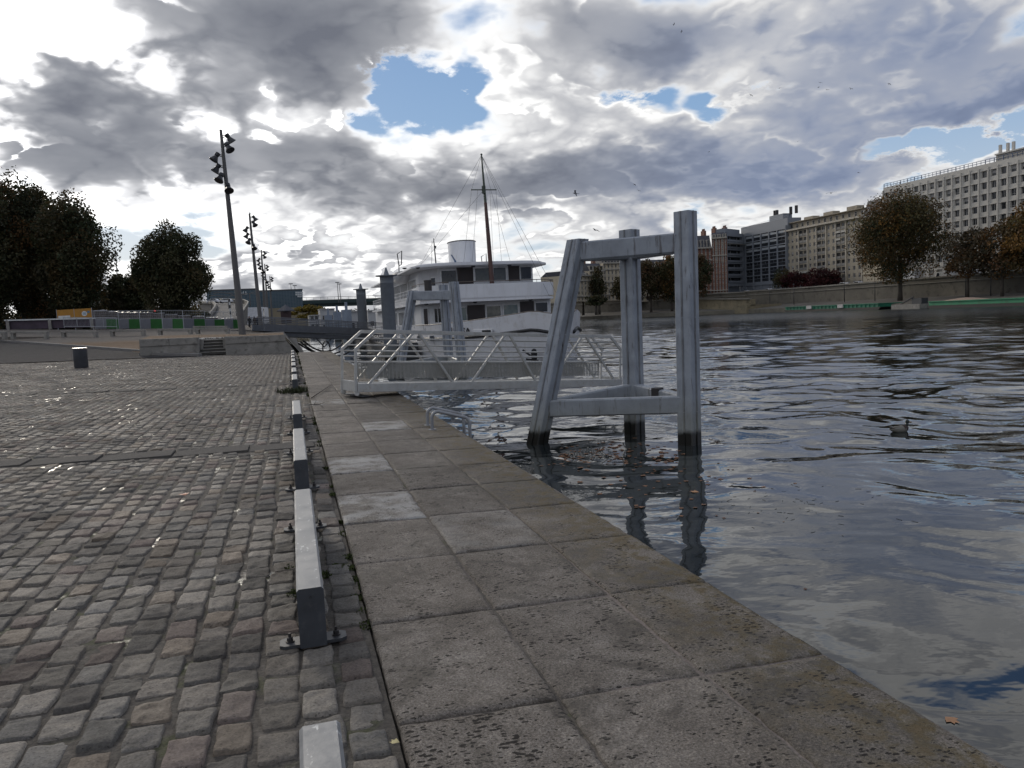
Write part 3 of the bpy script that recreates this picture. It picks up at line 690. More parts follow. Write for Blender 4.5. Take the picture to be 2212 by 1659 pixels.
# ------------------------------------------------------------------ mooring frames standing in the river
def pile_profile(w, ang):
    pr = []
    h = w/2; c = w*.06
    base = [(-h+c, -h), (-.016, -h), (-.016, -h-.02), (.016, -h-.02), (.016, -h), (h-c, -h), (h, -h+c)]
    for k in range(4):
        ca, sa = math.cos(k*math.pi/2), math.sin(k*math.pi/2)
        pr += [(x*ca-y*sa, x*sa+y*ca) for x, y in base]
    ca, sa = math.cos(ang), math.sin(ang)
    return [(x*ca-y*sa, x*sa+y*ca) for x, y in pr]
def pile_post(b, p, q, w, ang):
    pr = pile_profile(w, ang); n = len(pr); p, q = np.array(p), np.array(q)
    vs = [p+(x, y, 0) for x, y in pr]+[q+(x, y, 0) for x, y in pr]
    b.add(vs, [tuple(range(n-1, -1, -1)), tuple(range(n, 2*n))]+[(i, (i+1) % n, (i+1) % n+n, i+n) for i in range(n) if i % 7 not in (1, 2, 3)])
    b.add(vs, [(i, (i+1) % n, (i+1) % n+n, i+n) for i in range(n) if i % 7 in (1, 2, 3)], 1)
    d = (q-p)/np.linalg.norm(q-p)
    for t_ in (.36, .66):                                    # weld seams round the post
        c = p+(q-p)*t_; prs = [(x*1.012, y*1.012) for x, y in pr]
        vs = [c+(x, y, -.008) for x, y in prs]+[c+(x, y, .008) for x, y in prs]
        b.add(vs, [tuple(range(n-1, -1, -1)), tuple(range(n, 2*n))]+[(i, (i+1) % n, (i+1) % n+n, i+n) for i in range(n)])
def mooring_frame(name, rb, rt, lb, lt, bb, bt, w, ang, tb, lbm, label):
    o = thing(name, (rb[0], rb[1], WZ), label, 'mooring frame', 'steel mooring frames in the river')
    for p, q in ((rb, rt), (lb, lt), (bb, bt)):
        p, q = np.array(p, float), np.array(q, float); pd = p+(p-q)*(1.6/(q[2]-p[2]))
        b = MB(); pile_post(b, pd, q, w, ang); b.build('post', [M_dol, M_seam], o)
    def at(p, q, z): p, q = np.array(p, float), np.array(q, float); return p+(q-p)*((z-p[2])/(q[2]-p[2]))
    for z1, z2, z3, hh in ((tb[0], tb[1], tb[2], tb[3]), lbm):
        P = [at(rb, rt, z1), at(lb, lt, z2), at(bb, bt, z3)]
        for i, j in ((0, 1), (1, 2), (2, 0)):
            b = MB(); b.bar(P[i], P[j], w*.62, hh, bev=.03); b.build('cross_beam', M_dol, o)
    return o
def zat(x, y, dep): return PD(x, y, dep)
# near frame: the three feet at the water line, heads by their measured heights
rb = (Pz(1467.5, 960, WZ)*.5+Pz(1512.3, 960, WZ)*.5); lb = (Pz(1137.3, 957, WZ)*.5+Pz(1184.2, 957, WZ)*.5); bb = Pz(1371, 934, WZ)
rdep, ldep, bdep = (rb-EYE)@FW, (lb-EYE)@FW, (bb-EYE)@FW
rt = PD(1480, 457, rdep+.05); lt = PD(1248, 517.5, ldep-.15); bt = PD(1359, 497, bdep+.1)
zt = lambda x, y, d: PD(x, y, d)[2]
near_frame = mooring_frame('mooring_tripod', rb, rt, lb, lt, bb, bt, .355, R(28), (zt(1470, 524, rdep), zt(1250, 545, ldep), zt(1360, 542, bdep), .40), (zt(1475, 874, rdep), zt(1200, 881, ldep), zt(1365, 845, bdep), .36),
    'nearest weathered blue grey steel mooring frame with one raked leg')
b = MB(); q_ = PD(1420, 842, rdep+.9); b.box(q_+(0, 0, -.16), (.20, .20, .42), rz=.4); b.build('stub_post', M_bolt, near_frame, bevel=.02)
# further frame
d2 = 37.
def B4(X, Y): return (768+X*.2232, 493.7+Y*.2232)
rb2 = PD(*B4(1030, 1285), d2); rb2[2] = WZ; rt2 = PD(*B4(950, 515), d2); rt2 = np.array([rb2[0]-.05, rb2[1]+.2, rt2[2]])
lb2 = PD(*B4(440, 1275), d2+1.5); lb2[2] = WZ; lt2 = PD(*B4(556, 602), d2+1.4)
bb2 = PD(*B4(905, 1250), d2+3.2); bb2[2] = WZ; bt2 = PD(*B4(848, 545), d2+3.2)
rb2 = PD(*B4(1030, 1290), d2); rt2 = PD(*B4(950, 515), d2); lb2 = PD(*B4(440, 1290), d2+1.5); bb2 = PD(*B4(905, 1290), d2+3.2)
far_frame = mooring_frame('mooring_tripod', rb2, rt2, lb2, lt2, bb2, bt2, .37, R(28), (zt(*B4(945, 645), d2), zt(*B4(560, 650), d2+1.4), zt(*B4(850, 650), d2+3.2), .46), (WZ+.55, WZ+.5, WZ+.7, .4), 'further steel mooring frame in front of the white ship')
b = MB(); b.lathe(PD(*B4(704, 592), d2+3.4)+(0, 0, -.3), [(.2, 0), (.2, .7), (.22, .7), (.22, .8)], 16); b.build('stub_post', M_bolt, far_frame)

# ------------------------------------------------------------------ aluminium gangway resting on the quay
G0 = Pz(771, 848, .10); G1 = PD(1342, 834, 21.0)
ax = G1-G0; Lg = np.linalg.norm(ax); ax /= Lg; nrm = unit(np.array([-ax[1], ax[0], 0])); upv = np.cross(ax, nrm)*-1
if upv[2] < 0: upv = -upv
gang = thing('gangway', G0, 'pale trussed gangway leading from the slabs over the water', 'gangway')
WG, HG = .80, 1.38
def gp(s, w, h): return G0+ax*(s*Lg)+nrm*w+upv*h
b = MB()
for w in (0, WG): b.bar(gp(0, w, .10), gp(1, w, .10), .09, .185)
b.bar(gp(0, 0, .13), gp(0, WG, .13), .06, .24); b.bar(gp(1, 0, .13), gp(1, WG, .13), .06, .24)
b.build('chord', M_alu, gang, bevel=.008)
b = MB(); b.bar(gp(.004, WG/2, .16), gp(.996, WG/2, .16), WG-.1, .03); b.build('deck', M_alu, gang)
apex = (.185, .51, .825); foot = (.0, .345, .655, 1.)
for w in (0, WG):
    b = MB(); b.bar(gp(.055, w, HG-.03), gp(.945, w, HG-.03), .055, .075); b.bar(gp(-.004, w, .95), gp(.055, w, HG-.03), .05, .065); b.bar(gp(.945, w, HG-.03), gp(1.0, w, .95), .05, .065)
    b.build('top_rail', M_alu, gang, bevel=.005)
    b = MB(); b.bar(gp(-.004, w, .02), gp(-.004, w, .97), .06, .06); b.build('post', M_alu, gang, bevel=.005)
    b = MB(); b.bar(gp(.993, w, .02), gp(.993, w, .95), .05, .05); b.build('post', M_alu, gang, bevel=.005)
    for i in range(3):
        for f_, a_ in ((foot[i]+.02, apex[i]-.01), (foot[i+1]-.02, apex[i]+.01)):
            b = MB(); b.bar(gp(f_, w, .05), gp(a_, w, HG-.06), .05, .06, up=nrm); b.build('diagonal', M_alu, gang, bevel=.005)
    wi = w+(.045 if w == 0 else -.045)
    for hh in (1.19, 1.04, .91, .79, .66):
        b = MB(); s0 = .0 if hh < .95 else .0+(hh-.95)/(HG-.98)*.055; b.tube([gp(s0, wi, hh), gp(1-s0, wi, hh)], .017, 8); b.build('rail', M_alu, gang, smooth=True)
def perf_mat():
    m, t, b = newmat('perforated_sheet'); tc = t.n('ShaderNodeTexCoord').outputs['Object']
    v = t.voro(t.vm('SCALE', tc, sc=1.0), 34, rnd=0.0); hole = t.math('LESS_THAN', v, .42)
    b.inputs['Base Color'].default_value = (.42, .41, .37, 1); b.inputs['Roughness'].default_value = .5
    t.put(b.inputs['Base Color'], t.ramp(t.noise(tc, 2.2, 6, .6), [(.3, (.22, .215, .195)), (.7, (.33, .32, .29))]))
    t.put(b.inputs['Alpha'], t.math('SUBTRACT', 1, t.math('MULTIPLY', hole, .9))); return m
M_perf = perf_mat()
b = MB(); b.quad(gp(.03, .065, .29), gp(.90, .065, .29), gp(.90, .065, .63), gp(.03, .065, .63)); b.bar(gp(.90, .065, .27), gp(.90, .065, .70), .03, .03)
b.build('side_panel', [M_perf], gang)
b = MB(); b.quad(gp(.03, WG-.065, .29), gp(.90, WG-.065, .29), gp(.90, WG-.065, .63), gp(.03, WG-.065, .63)); b.bar(gp(.90, WG-.065, .27), gp(.90, WG-.065, .70), .03, .03)
b.build('side_panel', [M_perf], gang)
for w in (0, WG):
    b = MB(); c = gp(.0, w, -.02); Mr = np.array(Matrix.Rotation(R(90), 3, 'X')); b.lathe(c+(0, .03, -.0), [(.05, -.0), (.058, .01), (.058, .05), (.05, .06)], 14, M=Mr); b.build('wheel', M_alu, gang, smooth=True, auto=40)
b = MB(); b.box(gp(.02, WG/2, -.075), (.18, WG+.25, .02), rz=math.atan2(ax[1], ax[0])); b.build('landing_plate', M_galvd, gang)

# ------------------------------------------------------------------ rubbish bin
p = PG(176, 793); p[2] = .21
binn = thing('litter_bin', p, 'round dark grey litter bin with pale rim', 'bin')
b = MB(); b.lathe((0, 0, 0), [(.27, 0), (.29, .03), (.285, .82), (.29, .84)], 28); b.build('drum', mat('bin_steel', (.075, .08, .09), .45, metal=.3), binn, world=False, smooth=True, auto=40)
b = MB(); b.lathe((0, 0, .84), [(.30, 0), (.31, .015), (.31, .05), (.27, .06), (.22, .045)], 28); b.build('rim', M_galv, binn, world=False, smooth=True, auto=40)

# ------------------------------------------------------------------ end wall of the lower quay with its flight of steps
YW = 50.0
def wall_pts(xl, yl, xr, yr): return PY(xl, yl, YW), PY(xr, yr, YW)
def low_wall(name, x0, x1, z0a, z1a, z1b, label, chamfer=0):
    o = thing(name, (x0, YW, gz(x0)), label, 'stone wall', 'low stone walls at the end of the quay')
    b = MB(); zb = -.4
    th_ = .7
    fr = [(x0, zb), (x1+chamfer, zb), (x1, z1b), (x0, z1a)]
    vs = [(x, YW, z) for x, z in fr]+[(x, YW+th_, z) for x, z in fr]
    b.add(vs, [(0, 1, 2, 3), (7, 6, 5, 4), (0, 4, 5, 1), (1, 5, 6, 2), (2, 6, 7, 3), (3, 7, 4, 0)]); b.build('wall_body', M_conc, o)
    b = MB(); zc = z1a-.42
    n = max(1, int((x1-x0)/1.55)); e = np.linspace(x0+.03, x1-.03+(.25*chamfer if chamfer else 0), n+1)
    for i in range(n): b.box(((e[i]+e[i+1])/2, YW-.02, (z1a+z1b)/2-.22), (e[i+1]-e[i]-.02, .08, .40))
    b.build('coping', M_conc, o, bevel=.015)
    return o
xa, xb_, xc, xd = PY(300, 733, YW)[0], PY(428, 729, YW)[0], PY(485, 727, YW)[0], PY(608, 724, YW)[0]
zt_ = [PY(300, 733, YW)[2], PY(428, 729, YW)[2], PY(485, 727, YW)[2], PY(608, 724, YW)[2]]
low_wall('end_wall', xa, xb_, 0, zt_[0], zt_[1], 'stone end wall left of the steps')
low_wall('end_wall', xc, xd, 0, zt_[2], zt_[3], 'stone end wall right of the steps, with a slanting river end', chamfer=1.05)
M_riser = mat('shaded_dirty_riser', (.065, .06, .052), .9, var=.3, scale=2)  # riser dirt, plus shade put into the colour so tread edges stand out
st = thing('stone_steps', (xb_, YW, gz(xb_)), 'short flight of worn stone steps between two end walls', 'steps')
for k in range(5):
    b = MB(); z0 = gz(-5); rise = (zt_[1]-z0)/6; b.box(((xb_+xc)/2, YW+.12+k*.30+.45, z0+rise*(k+.5)), (xc-xb_-.01, .9, rise-.012)); b.box(((xb_+xc)/2, YW+.09+k*.30+.45, z0+rise*(k+1)-.02), (xc-xb_-.03, .9, .045), 1); b.build('step', [M_riser, M_conc], st)
for xx in (xb_+.09, xc-.09):
    b = MB(); b.box((xx, YW+1.55, .35), (.16, 1.8, 1.5)); b.build('cheek_wall', M_conc, st, bevel=.02)
# ------------------------------------------------------------------ white river ship, bow towards us
XC, YS, HB = 15.35, 41.2, 5.55
ship = thing('passenger_ship', (XC, 70, WZ), 'large white passenger ship with funnel and brown mast', 'ship')
def hbd(y): t_ = min(1, max(0, (y-YS)/21)); return HB*(1-(1-t_)**2.26)
def sheer(y): t_ = max(0, (62-y)/21); return 1.22+.91*min(t_, .87)**2.7-3.2*max(0, t_-.87)
ys_ = [YS+21*((i/22)**1.35) for i in range(23)]+[66, 72, 80, 88, 96, 102]
lev = [(-1.9, .80, 1.2), (WZ+.0, .86, .9), (-.3, .92, .5), (.5, .97, .18), (None, 1., 0)]
b = MB(); NL = len(lev)
for sgn in (-1, 1):
    vs = []
    for y in ys_:
        for (z, f, rake) in lev:
            t_ = min(1, (y-YS)/21); yy = y+rake*(1-t_)**2
            zz_ = sheer(y) if z is None else z
            vs.append((XC+sgn*hbd(y)*(f+(1-f)*t_**.7), yy, zz_))
    n = len(ys_)
    fs = [(i*NL+j, (i+1)*NL+j, (i+1)*NL+j+1, i*NL+j+1) for i in range(n-1) for j in range(NL-1)]
    if sgn < 0: fs = [f[::-1] for f in fs]
    for f in fs: b.add([vs[i] for i in f], [(0, 1, 2, 3)], 1 if f and max(vs[i][2] for i in f) < WZ+.3 and False else 0)
# deck and inside of the bulwark
for i in range(len(ys_)-1):
    y0, y1 = ys_[i], ys_[i+1]
    b.quad((XC-hbd(y0)+.06, y0+.1, sheer(y0)-.8), (XC+hbd(y0)-.06, y0+.1, sheer(y0)-.8), (XC+hbd(y1)-.06, y1+.1, sheer(y1)-.8), (XC-hbd(y1)+.06, y1+.1, sheer(y1)-.8), 2)
    for sg in (-1, 1):
        a, c = np.array((XC+sg*(hbd(y0)-.05), y0+.05, sheer(y0))), np.array((XC+sg*(hbd(y1)-.05), y1+.05, sheer(y1)))
        b.quad(a, c, c-(0, 0, .8), a-(0, 0, .8))
b.quad((XC-HB, 102, -2), (XC+HB, 102, -2), (XC+HB, 102, 1.22), (XC-HB, 102, 1.22))
M_deck = mat('deck_paint', (.13, .12, .115), .7)
M_hull = mat('hull_white', (.66, .66, .685), .32, var=.05, scale=.8, dirt=(.33, .28, .22), dirtamt=.35)
hull = b.build('hull', [M_hull, M_dark, M_deck], ship, smooth=True, auto=35)
def hull_line(dz0, dz1, ya, yb, rad, off=.03, sides=(-1, 1), n=30):
    for sg in sides:
        P = []
        for k in range(n+1):
            y = ya+(yb-ya)*k/n; t_ = min(1, max(0, (y-YS)/21)); z = sheer(y)+dz0+(dz1-dz0)*k/n
            f = .97 if z < .9 else .99
            P.append((XC+sg*(hbd(y)*(f+(1-f)*t_**.7)+off), y+.12*(1-t_)**2, z))
        b = MB(); b.tube(P, rad, 8); yield b
M_rub = mat('rubbing_black', (.012, .012, .014), .6)
for b in hull_line(-1.10, -1.02, 42.2, 60, .10): b.build('rubbing_strake', M_rub, hull, smooth=True)
M_rail_w = mat('cap_rail', (.10, .075, .06), .5)
for b in hull_line(.02, .02, 41.3, 62.5, .035, 0): b.build('cap_rail', M_rail_w, hull, smooth=True)
# hull point on the near side for a picture column
def hull_at(px):
    lo, hi = YS+.05, 61.9
    for _ in range(50):
        m_ = (lo+hi)/2; q_ = np.array([XC-hbd(m_)*.985, m_]); d = ray(px, 690); a = d[0]/d[1]
        if q_[0]/q_[1] > a: lo = m_
        else: hi = m_
    return np.array([XC-hbd(lo)*.985, lo])
# ship's name on the bow
h0, h1 = hull_at(954), hull_at(1017); dv = unit(np.array([h1[0]-h0[0], h1[1]-h0[1], 0])); nv = np.array([dv[1], -dv[0], 0])
if nv[1] > 0: nv = -nv
ft = bpy.data.curves.new('letters', 'FONT'); ft.body = 'THALASSA'; ft.size = 1.0; ft.extrude = .004; ft.offset = .018; ft.space_character = 1.0
fo = bpy.data.objects.new('letters', ft); COL.objects.link(fo); bpy.context.view_layer.update()
me = bpy.data.meshes.new_from_object(fo.evaluated_get(bpy.context.evaluated_depsgraph_get())); bpy.data.objects.remove(fo)
Wn = max(v.co.x for v in me.vertices); wid = np.linalg.norm(h1-h0); k = wid/Wn; kz = .40/.70
base = np.array([h0[0], h0[1], 0]); zl0, zl1 = PY(954, 720, h0[1])[2]+.05, PY(1017, 720.5, h1[1])[2]-.02
for v in me.vertices:
    s_ = v.co.x*k; fr = s_/wid; bow_ = .17*4*fr*(1-fr)
    p = base+dv*s_+nv*(.045+v.co.z+bow_); v.co = (p[0]-XC, p[1]-70, zl0+(zl1-zl0)*fr+v.co.y*kz-WZ)
me.materials.append(M_rub); o = bpy.data.objects.new('name_lettering', me); COL.objects.link(o); o.parent = hull
# hawse opening, side scuttle, anchor, fenders
def on_hull(px, py, off=.03):
    h = hull_at(px); d = ray(px, py); p = EYE+d*(h[1]/d[1]); return np.array([h[0], h[1], p[2]]), h
def hull_patch(x0, x1, y0, y1, off): 
    a, _ = on_hull(x0, y0); c, _ = on_hull(x1, y1); d_ = unit(np.array([c[0]-a[0], c[1]-a[1], 0])); n_ = np.array([d_[1], -d_[0], 0]); n_ = n_ if n_[1] < 0 else -n_
    return a+n_*off, c+n_*off, n_
a, c, n_ = hull_patch(*[B4(1150, 986)[0], B4(1335, 986)[0], B4(0, 988)[1], B4(0, 1012)[1]], .14)
b = MB(); b.bar((a[0], a[1], (a[2]+c[2])/2), (c[0], c[1], (a[2]+c[2])/2), .05, .36); b.build('hawse_frame', M_white, hull, bevel=.02)
b = MB(); m_ = (a+c)/2; b.bar(np.array([m_[0], m_[1], m_[2]])+n_*.03-(0, 0, 0), np.array([c[0], c[1], m_[2]])-unit(c-a)*.12+n_*.03, .04, .22); b.build('hawse_opening', M_rub, hull)
a, c, n_ = hull_patch(B4(1680, 0)[0], B4(1775, 0)[0], B4(0, 1170)[1], B4(0, 1255)[1], .12); m_ = (a+c)/2
b = MB(); b.lathe((m_[0], m_[1], m_[2]-.05), [(.05, -.5), (.16, -.35), (.2, .1), (.14, .3), (.05, .36)], 10); b.bar(m_+(-.5, .4, .25)+n_*.1, m_+(.1, -.05, -.3)+n_*.1, .1, .1); b.bar(m_+(-.35, .3, -.3)+n_*.1, m_+(.3, -.1, -.42)+n_*.1, .1, .1); b.build('anchor', M_rub, hull)
# lower house with windows, upper platform, wheelhouse
M_house = mat('house_white', (.62, .62, .63), .4, var=.05, scale=1.0, dirt=(.35, .32, .28), dirtamt=.3)
M_frame = mat('window_white', (.72, .72, .72), .4)
M_brown = mat('brown_shutter', (.028, .018, .016), .4)
M_teal = mat('teal_pane', (.10, .15, .155), .08, spec=.7)
M_olive = mat('curtained_pane', (.055, .062, .055), .08, spec=.7)
YL, YH = 60.0, 62.0
lowx = (PY(*B4(880, 800), YL)[0], PY(*B4(1885, 760), YL)[0])
house = MB()
pl = [(lowx[0], YL), (lowx[1], YL), (lowx[1]+.9, YL+2.5), (lowx[1]+.9, 98), (lowx[0]-1.55, 98), (lowx[0]-1.55, YL+3.0)]
house.prism(pl, .3, 3.25); lower = house.build('lower_house', M_house, ship)
zr0 = PY(*B4(1250, 520), YH)[2]
whx = (PY(*B4(806, 480), YH)[0], PY(*B4(1715, 430), YH)[0])
ZP, ZR = 3.05, 5.80
pl = [(whx[0], YH), (whx[1], YH), (whx[1]+.6, YH+2.5), (whx[1]+.6, 92), (whx[0]-1.15, 92), (whx[0]-1.15, YH+3.2)]
wh = MB(); wh.prism(pl, ZP, ZR); wheel = wh.build('wheelhouse', M_house, ship)
# windows traced on the front planes
def win(parent, r, Y, glass, name='window', fr=.10, proud=.05):
    (x0, y0, x1, y1) = r; pA, pB = PY(*B4(x0, y1), Y), PY(*B4(x1, y0), Y)
    w_, h_ = pB[0]-pA[0], abs(pB[2]-pA[2]); cx_, cz_ = (pA[0]+pB[0])/2, (pA[2]+pB[2])/2
    b = MB()
    for dx, dz, sw, sh in ((-w_/2-fr/2, 0, fr, h_+2*fr), (w_/2+fr/2, 0, fr, h_+2*fr), (0, h_/2+fr/2, w_, fr), (0, -h_/2-fr/2, w_, fr)):
        b.box((cx_+dx, Y-proud/2, cz_+dz), (sw, proud+.02, sh))
    f = b.build(name, M_frame, parent)
    b = MB(); b.quad((cx_-w_/2, Y-.012, cz_-h_/2), (cx_+w_/2, Y-.012, cz_-h_/2), (cx_+w_/2, Y-.012, cz_+h_/2), (cx_-w_/2, Y-.012, cz_+h_/2)); b.build('pane', glass, f)
for r, g in [((835, 405, 968, 532), M_glassd), ((1160, 383, 1290, 507), M_olive), ((1338, 378, 1450, 500), M_olive), ((1600, 370, 1695, 490), M_glassd)]: win(wheel, r, YH, g)
for r in [(982, 368, 1135, 540), (1480, 348, 1590, 510)]: win(wheel, r, YH, M_brown, 'door', .05)
for r, g in [((1008, 765, 1070, 890), M_teal), ((1272, 747, 1400, 868), M_olive), ((1437, 735, 1567, 850), M_teal), ((1745, 715, 1853, 808), M_glassd)]: win(lower, r, YL, g)
for r in [(1088, 735, 1250, 890), (1592, 700, 1725, 828)]: win(lower, r, YL, M_brown, 'door', .05)
# windows on the slanted corner and along the side of both houses
def side_win(parent, p, q, z0, z1, s0, s1, glass, n_mull=0, name='window'):
    p, q = np.array([*p, 0.]), np.array([*q, 0.]); d = unit(q-p); L = np.linalg.norm(q-p); n = np.array([-d[1], d[0], 0]); n = n if n[0] < 0 else -n
    a, c = p+d*L*s0, p+d*L*s1
    b = MB()
    for u in np.linspace(0, 1, 2+n_mull): e = a+(c-a)*u+n*.02; b.bar(e+(0, 0, z0), e+(0, 0, z1), .08, .06, up=d)
    for z in (z0, z1): b.bar(a+n*.02+(0, 0, z), c+n*.02+(0, 0, z), .06, .09)
    f = b.build(name, M_frame, parent)
    b = MB(); e = n*.012; b.quad(a+e+(0, 0, z0), c+e+(0, 0, z0), c+e+(0, 0, z1), a+e+(0, 0, z1)); b.build('pane', glass, f)
cor = ((lowx[0]-1.55, YL+3.0), (lowx[0], YL)); side = ((lowx[0]-1.55, 98), (lowx[0]-1.55, YL+3))
side_win(lower, cor[0], cor[1], 1.35, 2.55, .55, .96, M_glassd, 2); side_win(lower, cor[0], cor[1], .75, 2.6, .12, .30, M_brown, 0, 'door')
for k in range(4): side_win(lower, side[0], side[1], 1.2, 2.5, .30+.16*k, .42+.16*k, M_glassd, 5)
cor = ((whx[0]-1.15, YH+3.2), (whx[0], YH)); side = ((whx[0]-1.15, 92), (whx[0]-1.15, YH+3.2))
side_win(wheel, cor[0], cor[1], 3.5, 5.1, .62, .86, M_glassd)
for k in range(3): side_win(wheel, side[0], side[1], 3.7, 5.25, .40+.19*k, .57+.19*k, M_glassd, 5)
b = MB(); e = np.array([whx[0]-.35, YH+1.0, 4.4]); b.lathe(e, [(.17, 0), (.17, .05)], 12, M=np.array(Matrix.Rotation(R(-90), 3, 'Y'))); b.build('lifebuoy', M_teal, wheel)
# platform with its bulwark and side railings
def plan(off, front, y1): # half plan, rounded front corners
    hw = 5.4+off; pts = []
    for k in range(9):
        a = k/8*math.pi/2; pts.append((XC-hw+2.6*(1-math.sin(a)), front+.5+1.9*(1-math.cos(a))*1.0 if False else front+2.4*(1-math.cos(a))*0+2.4*(1-math.sin(a)) ))
    return pts
def outline(hw, yf, yb, r, crown=.5, n=8):
    L = []
    for k in range(n+1):
        a = math.pi/2*k/n; L.append((XC-hw+r*(1-math.cos(a)), yf+r*(1-math.sin(a))))
    Rr = [(2*XC-x, y) for x, y in L][::-1]
    P = [(x, y-crown*(1-((x-XC)/hw)**2)) for x, y in L+Rr]
    return P
pf = outline(5.55, 58.2, 0, 2.0, .45)
b = MB(); poly = [(XC-5.55, 96)]+pf+[(XC+5.55, 96)]
b.prism(poly, ZP-.16, ZP+.02); platform = b.build('platform', M_white, ship)
zb1 = PY(*B4(1450, 525), 57.6)[2]; zb0 = PY(*B4(1450, 655), 57.6)[2]
b = MB()
fr = [p for p in pf]; fr = [(fr[0][0], 63.)]+fr+[(fr[-1][0], 63.)]
for (p, q) in zip(fr[:-1], fr[1:]): b.bar((p[0], p[1], (zb0+zb1)/2), (q[0], q[1], (zb0+zb1)/2), .06, zb1-zb0)
b.build('bulwark', M_white, platform)
b = MB(); b.tube([(p[0], p[1], zb1+.20) for p in fr], .03, 6)
for p in fr[::2]: b.tube([(p[0], p[1], zb1-.05), (p[0], p[1], zb1+.2)], .018, 6)
b.build('rail', M_rail_w, platform)
for sg in (-1, 1):
    b = MB(); x = XC+sg*5.5
    for z in (3.3, 3.6, 3.9, 4.2): b.tube([(x, 63, z), (x, 95, z)], .02, 6)
    for y in np.arange(63.2, 95, .9): b.tube([(x, y, ZP), (x, y, 4.2)], .02, 6)
    b.build('side_railing', M_white, platform)
# roof with wide overhang
rf = outline(5.75, 59.8, 0, 2.6, .55); poly = [(XC-5.75, 94)]+rf+[(XC+5.75, 94)]
b = MB(); b.prism(poly, ZR, ZR+.14); 
b.prism([(XC+(x-XC)*.93, 60.4+(y-60.4)*.97 if y < 90 else 92) for x, y in poly], ZR+.14, ZR+.24)
roof = b.build('roof', M_white, ship)
for X_, Y_ in ((480, 482), (605, 425), (1138, 348), (1488, 332)):
    p = PY(*B4(X_, Y_), 60.6); b = MB(); b.lathe((p[0], 60.6, ZR-.12), [(.06, 0), (.16, .04), (.18, .12)], 10); b.build('ceiling_lamp', M_dark, roof)
for X_, Y_ in ((685, 737), (1157, 692), (1692, 658)):
    p = PY(*B4(X_, Y_), 59.2); b = MB(); b.lathe((p[0], 59.2, ZP-.28), [(.06, 0), (.16, .04), (.18, .12)], 10); b.build('ceiling_lamp', M_dark, platform)
# funnel
Yf = 76.; pc = PY(*B4(1035, 325), Yf); ptop = PY(*B4(1025, 135), Yf+.8); rw = (PY(*B4(1158, 300), Yf)[0]-PY(*B4(912, 300), Yf)[0])/2
b = MB(); n = 32; rings = []
for z_, r_, yo, xo in ((ZR, rw, 0, pc[0]), (ptop[2]-.12, rw*1.04, .8, ptop[0]), (ptop[2], rw*1.06, .85, ptop[0]), (ptop[2], rw*.98, .85, ptop[0]), (ptop[2]-.5, rw*.95, .8, ptop[0])):
    rings.append([(xo+r_*math.cos(t_), Yf+yo+r_*1.5*math.sin(t_), z_) for t_ in [2*math.pi*k/n for k in range(n)]])
vs = [p for r_ in rings for p in r_]
b.add(vs, [(i*n+k, i*n+(k+1) % n, (i+1)*n+(k+1) % n, (i+1)*n+k) for i in range(4) for k in range(n)]+[tuple(range(4*n, 5*n))])
fun = b.build('funnel', M_white, ship, smooth=True, auto=40)
b = MB(); b.tube([(x, y, ptop[2]+.01) for x, y, z in rings[2]]+[(rings[2][0][0], rings[2][0][1], ptop[2]+.01)], .05, 6); b.build('funnel_rim', M_dark, fun)
M_logo = mat('funnel_blue', (.05, .09, .17), .4)
b = MB()
for sg in (-1,):
    def fpt(ang, z): rr_ = rw*1.035; f_ = (z-ZR)/(ptop[2]-ZR); return (pc[0]+(ptop[0]-pc[0])*f_+rr_*math.cos(ang), Yf+.8*f_+rr_*1.5*math.sin(ang), z)
    zm = ZR+(ptop[2]-ZR)*.42
    for a0, a1, z0, z1 in ((R(205), R(226), zm+.75, zm), (R(226), R(205), zm, zm-.75)):
        b.add([fpt(a0, z0), fpt(a0-R(9), z0), fpt(a1-R(9), z1), fpt(a1, z1)], [(0, 1, 2, 3)])
b.build('funnel_mark', M_logo, fun)
# mast with crosstree and stays
M_mast = mat('mast_brown', (.075, .03, .022), .5, var=.2, scale=1); M_mastg = mat('mast_green', (.05, .065, .045), .5)
mb_ = PY(*B4(1322, 522), 58.6); mt_ = PD(1040, 335, (mb_-EYE)@FW+1.2); mid_ = mb_+(mt_-mb_)*.62
b = MB(); b.tube([mb_+(0, 0, -.5), mb_+(mt_-mb_)*.3, mid_], [.19, .17, .13], 12); mast = b.build('mast', M_mast, ship, smooth=True, auto=40)
b = MB(); b.tube([mid_, mt_], [.12, .055], 10); b.lathe(mt_, [(.09, 0), (.09, .08), (.05, .12)], 8)
arm = PD(1045, 410, (mid_-EYE)@FW); b.tube([arm+(-1.05, 0, 0), arm+(1.05, 0, 0)], [.045, .045], 8); b.tube([arm+(0, 0, -.3), arm+(0, 0, .3)], .16, 8); b.build('topmast', M_mastg, mast, smooth=True, auto=40)
M_wire = mat('stay_wire', (.06, .06, .065), .5)
def sag(p, q, s=0, n=2): p, q = np.array(p), np.array(q); return [p+(q-p)*t_+np.array([0, 0, -s*4*t_*(1-t_)]) for t_ in np.linspace(0, 1, n)]
wires = [(mt_, (XC-3, 78, ZR+.3)), (mt_, (XC+2.2, 60.5, ZR+.2)), (mt_, (XC+.2, 43, 2.2)), (mt_, arm+(-1, 0, 0)), (mt_, arm+(1, 0, 0)), (arm+(-1, 0, 0), (XC-1.6, 61, ZR+.2)), (arm+(1, 0, 0), (XC+1.6, 61, ZR+.2)), (arm+(-.5, 0, 0), (XC-.9, 61, ZR+.2)), (arm+(.5, 0, 0), (XC+.9, 61, ZR+.2)), (mt_, (XC+4.5, 57.8, ZP)), (arm, (XC-4.5, 66, ZR+.3))]
for p, q in wires:
    b = MB(); b.tube([p, q], .011, 5); b.build('stay', M_wire, mast)
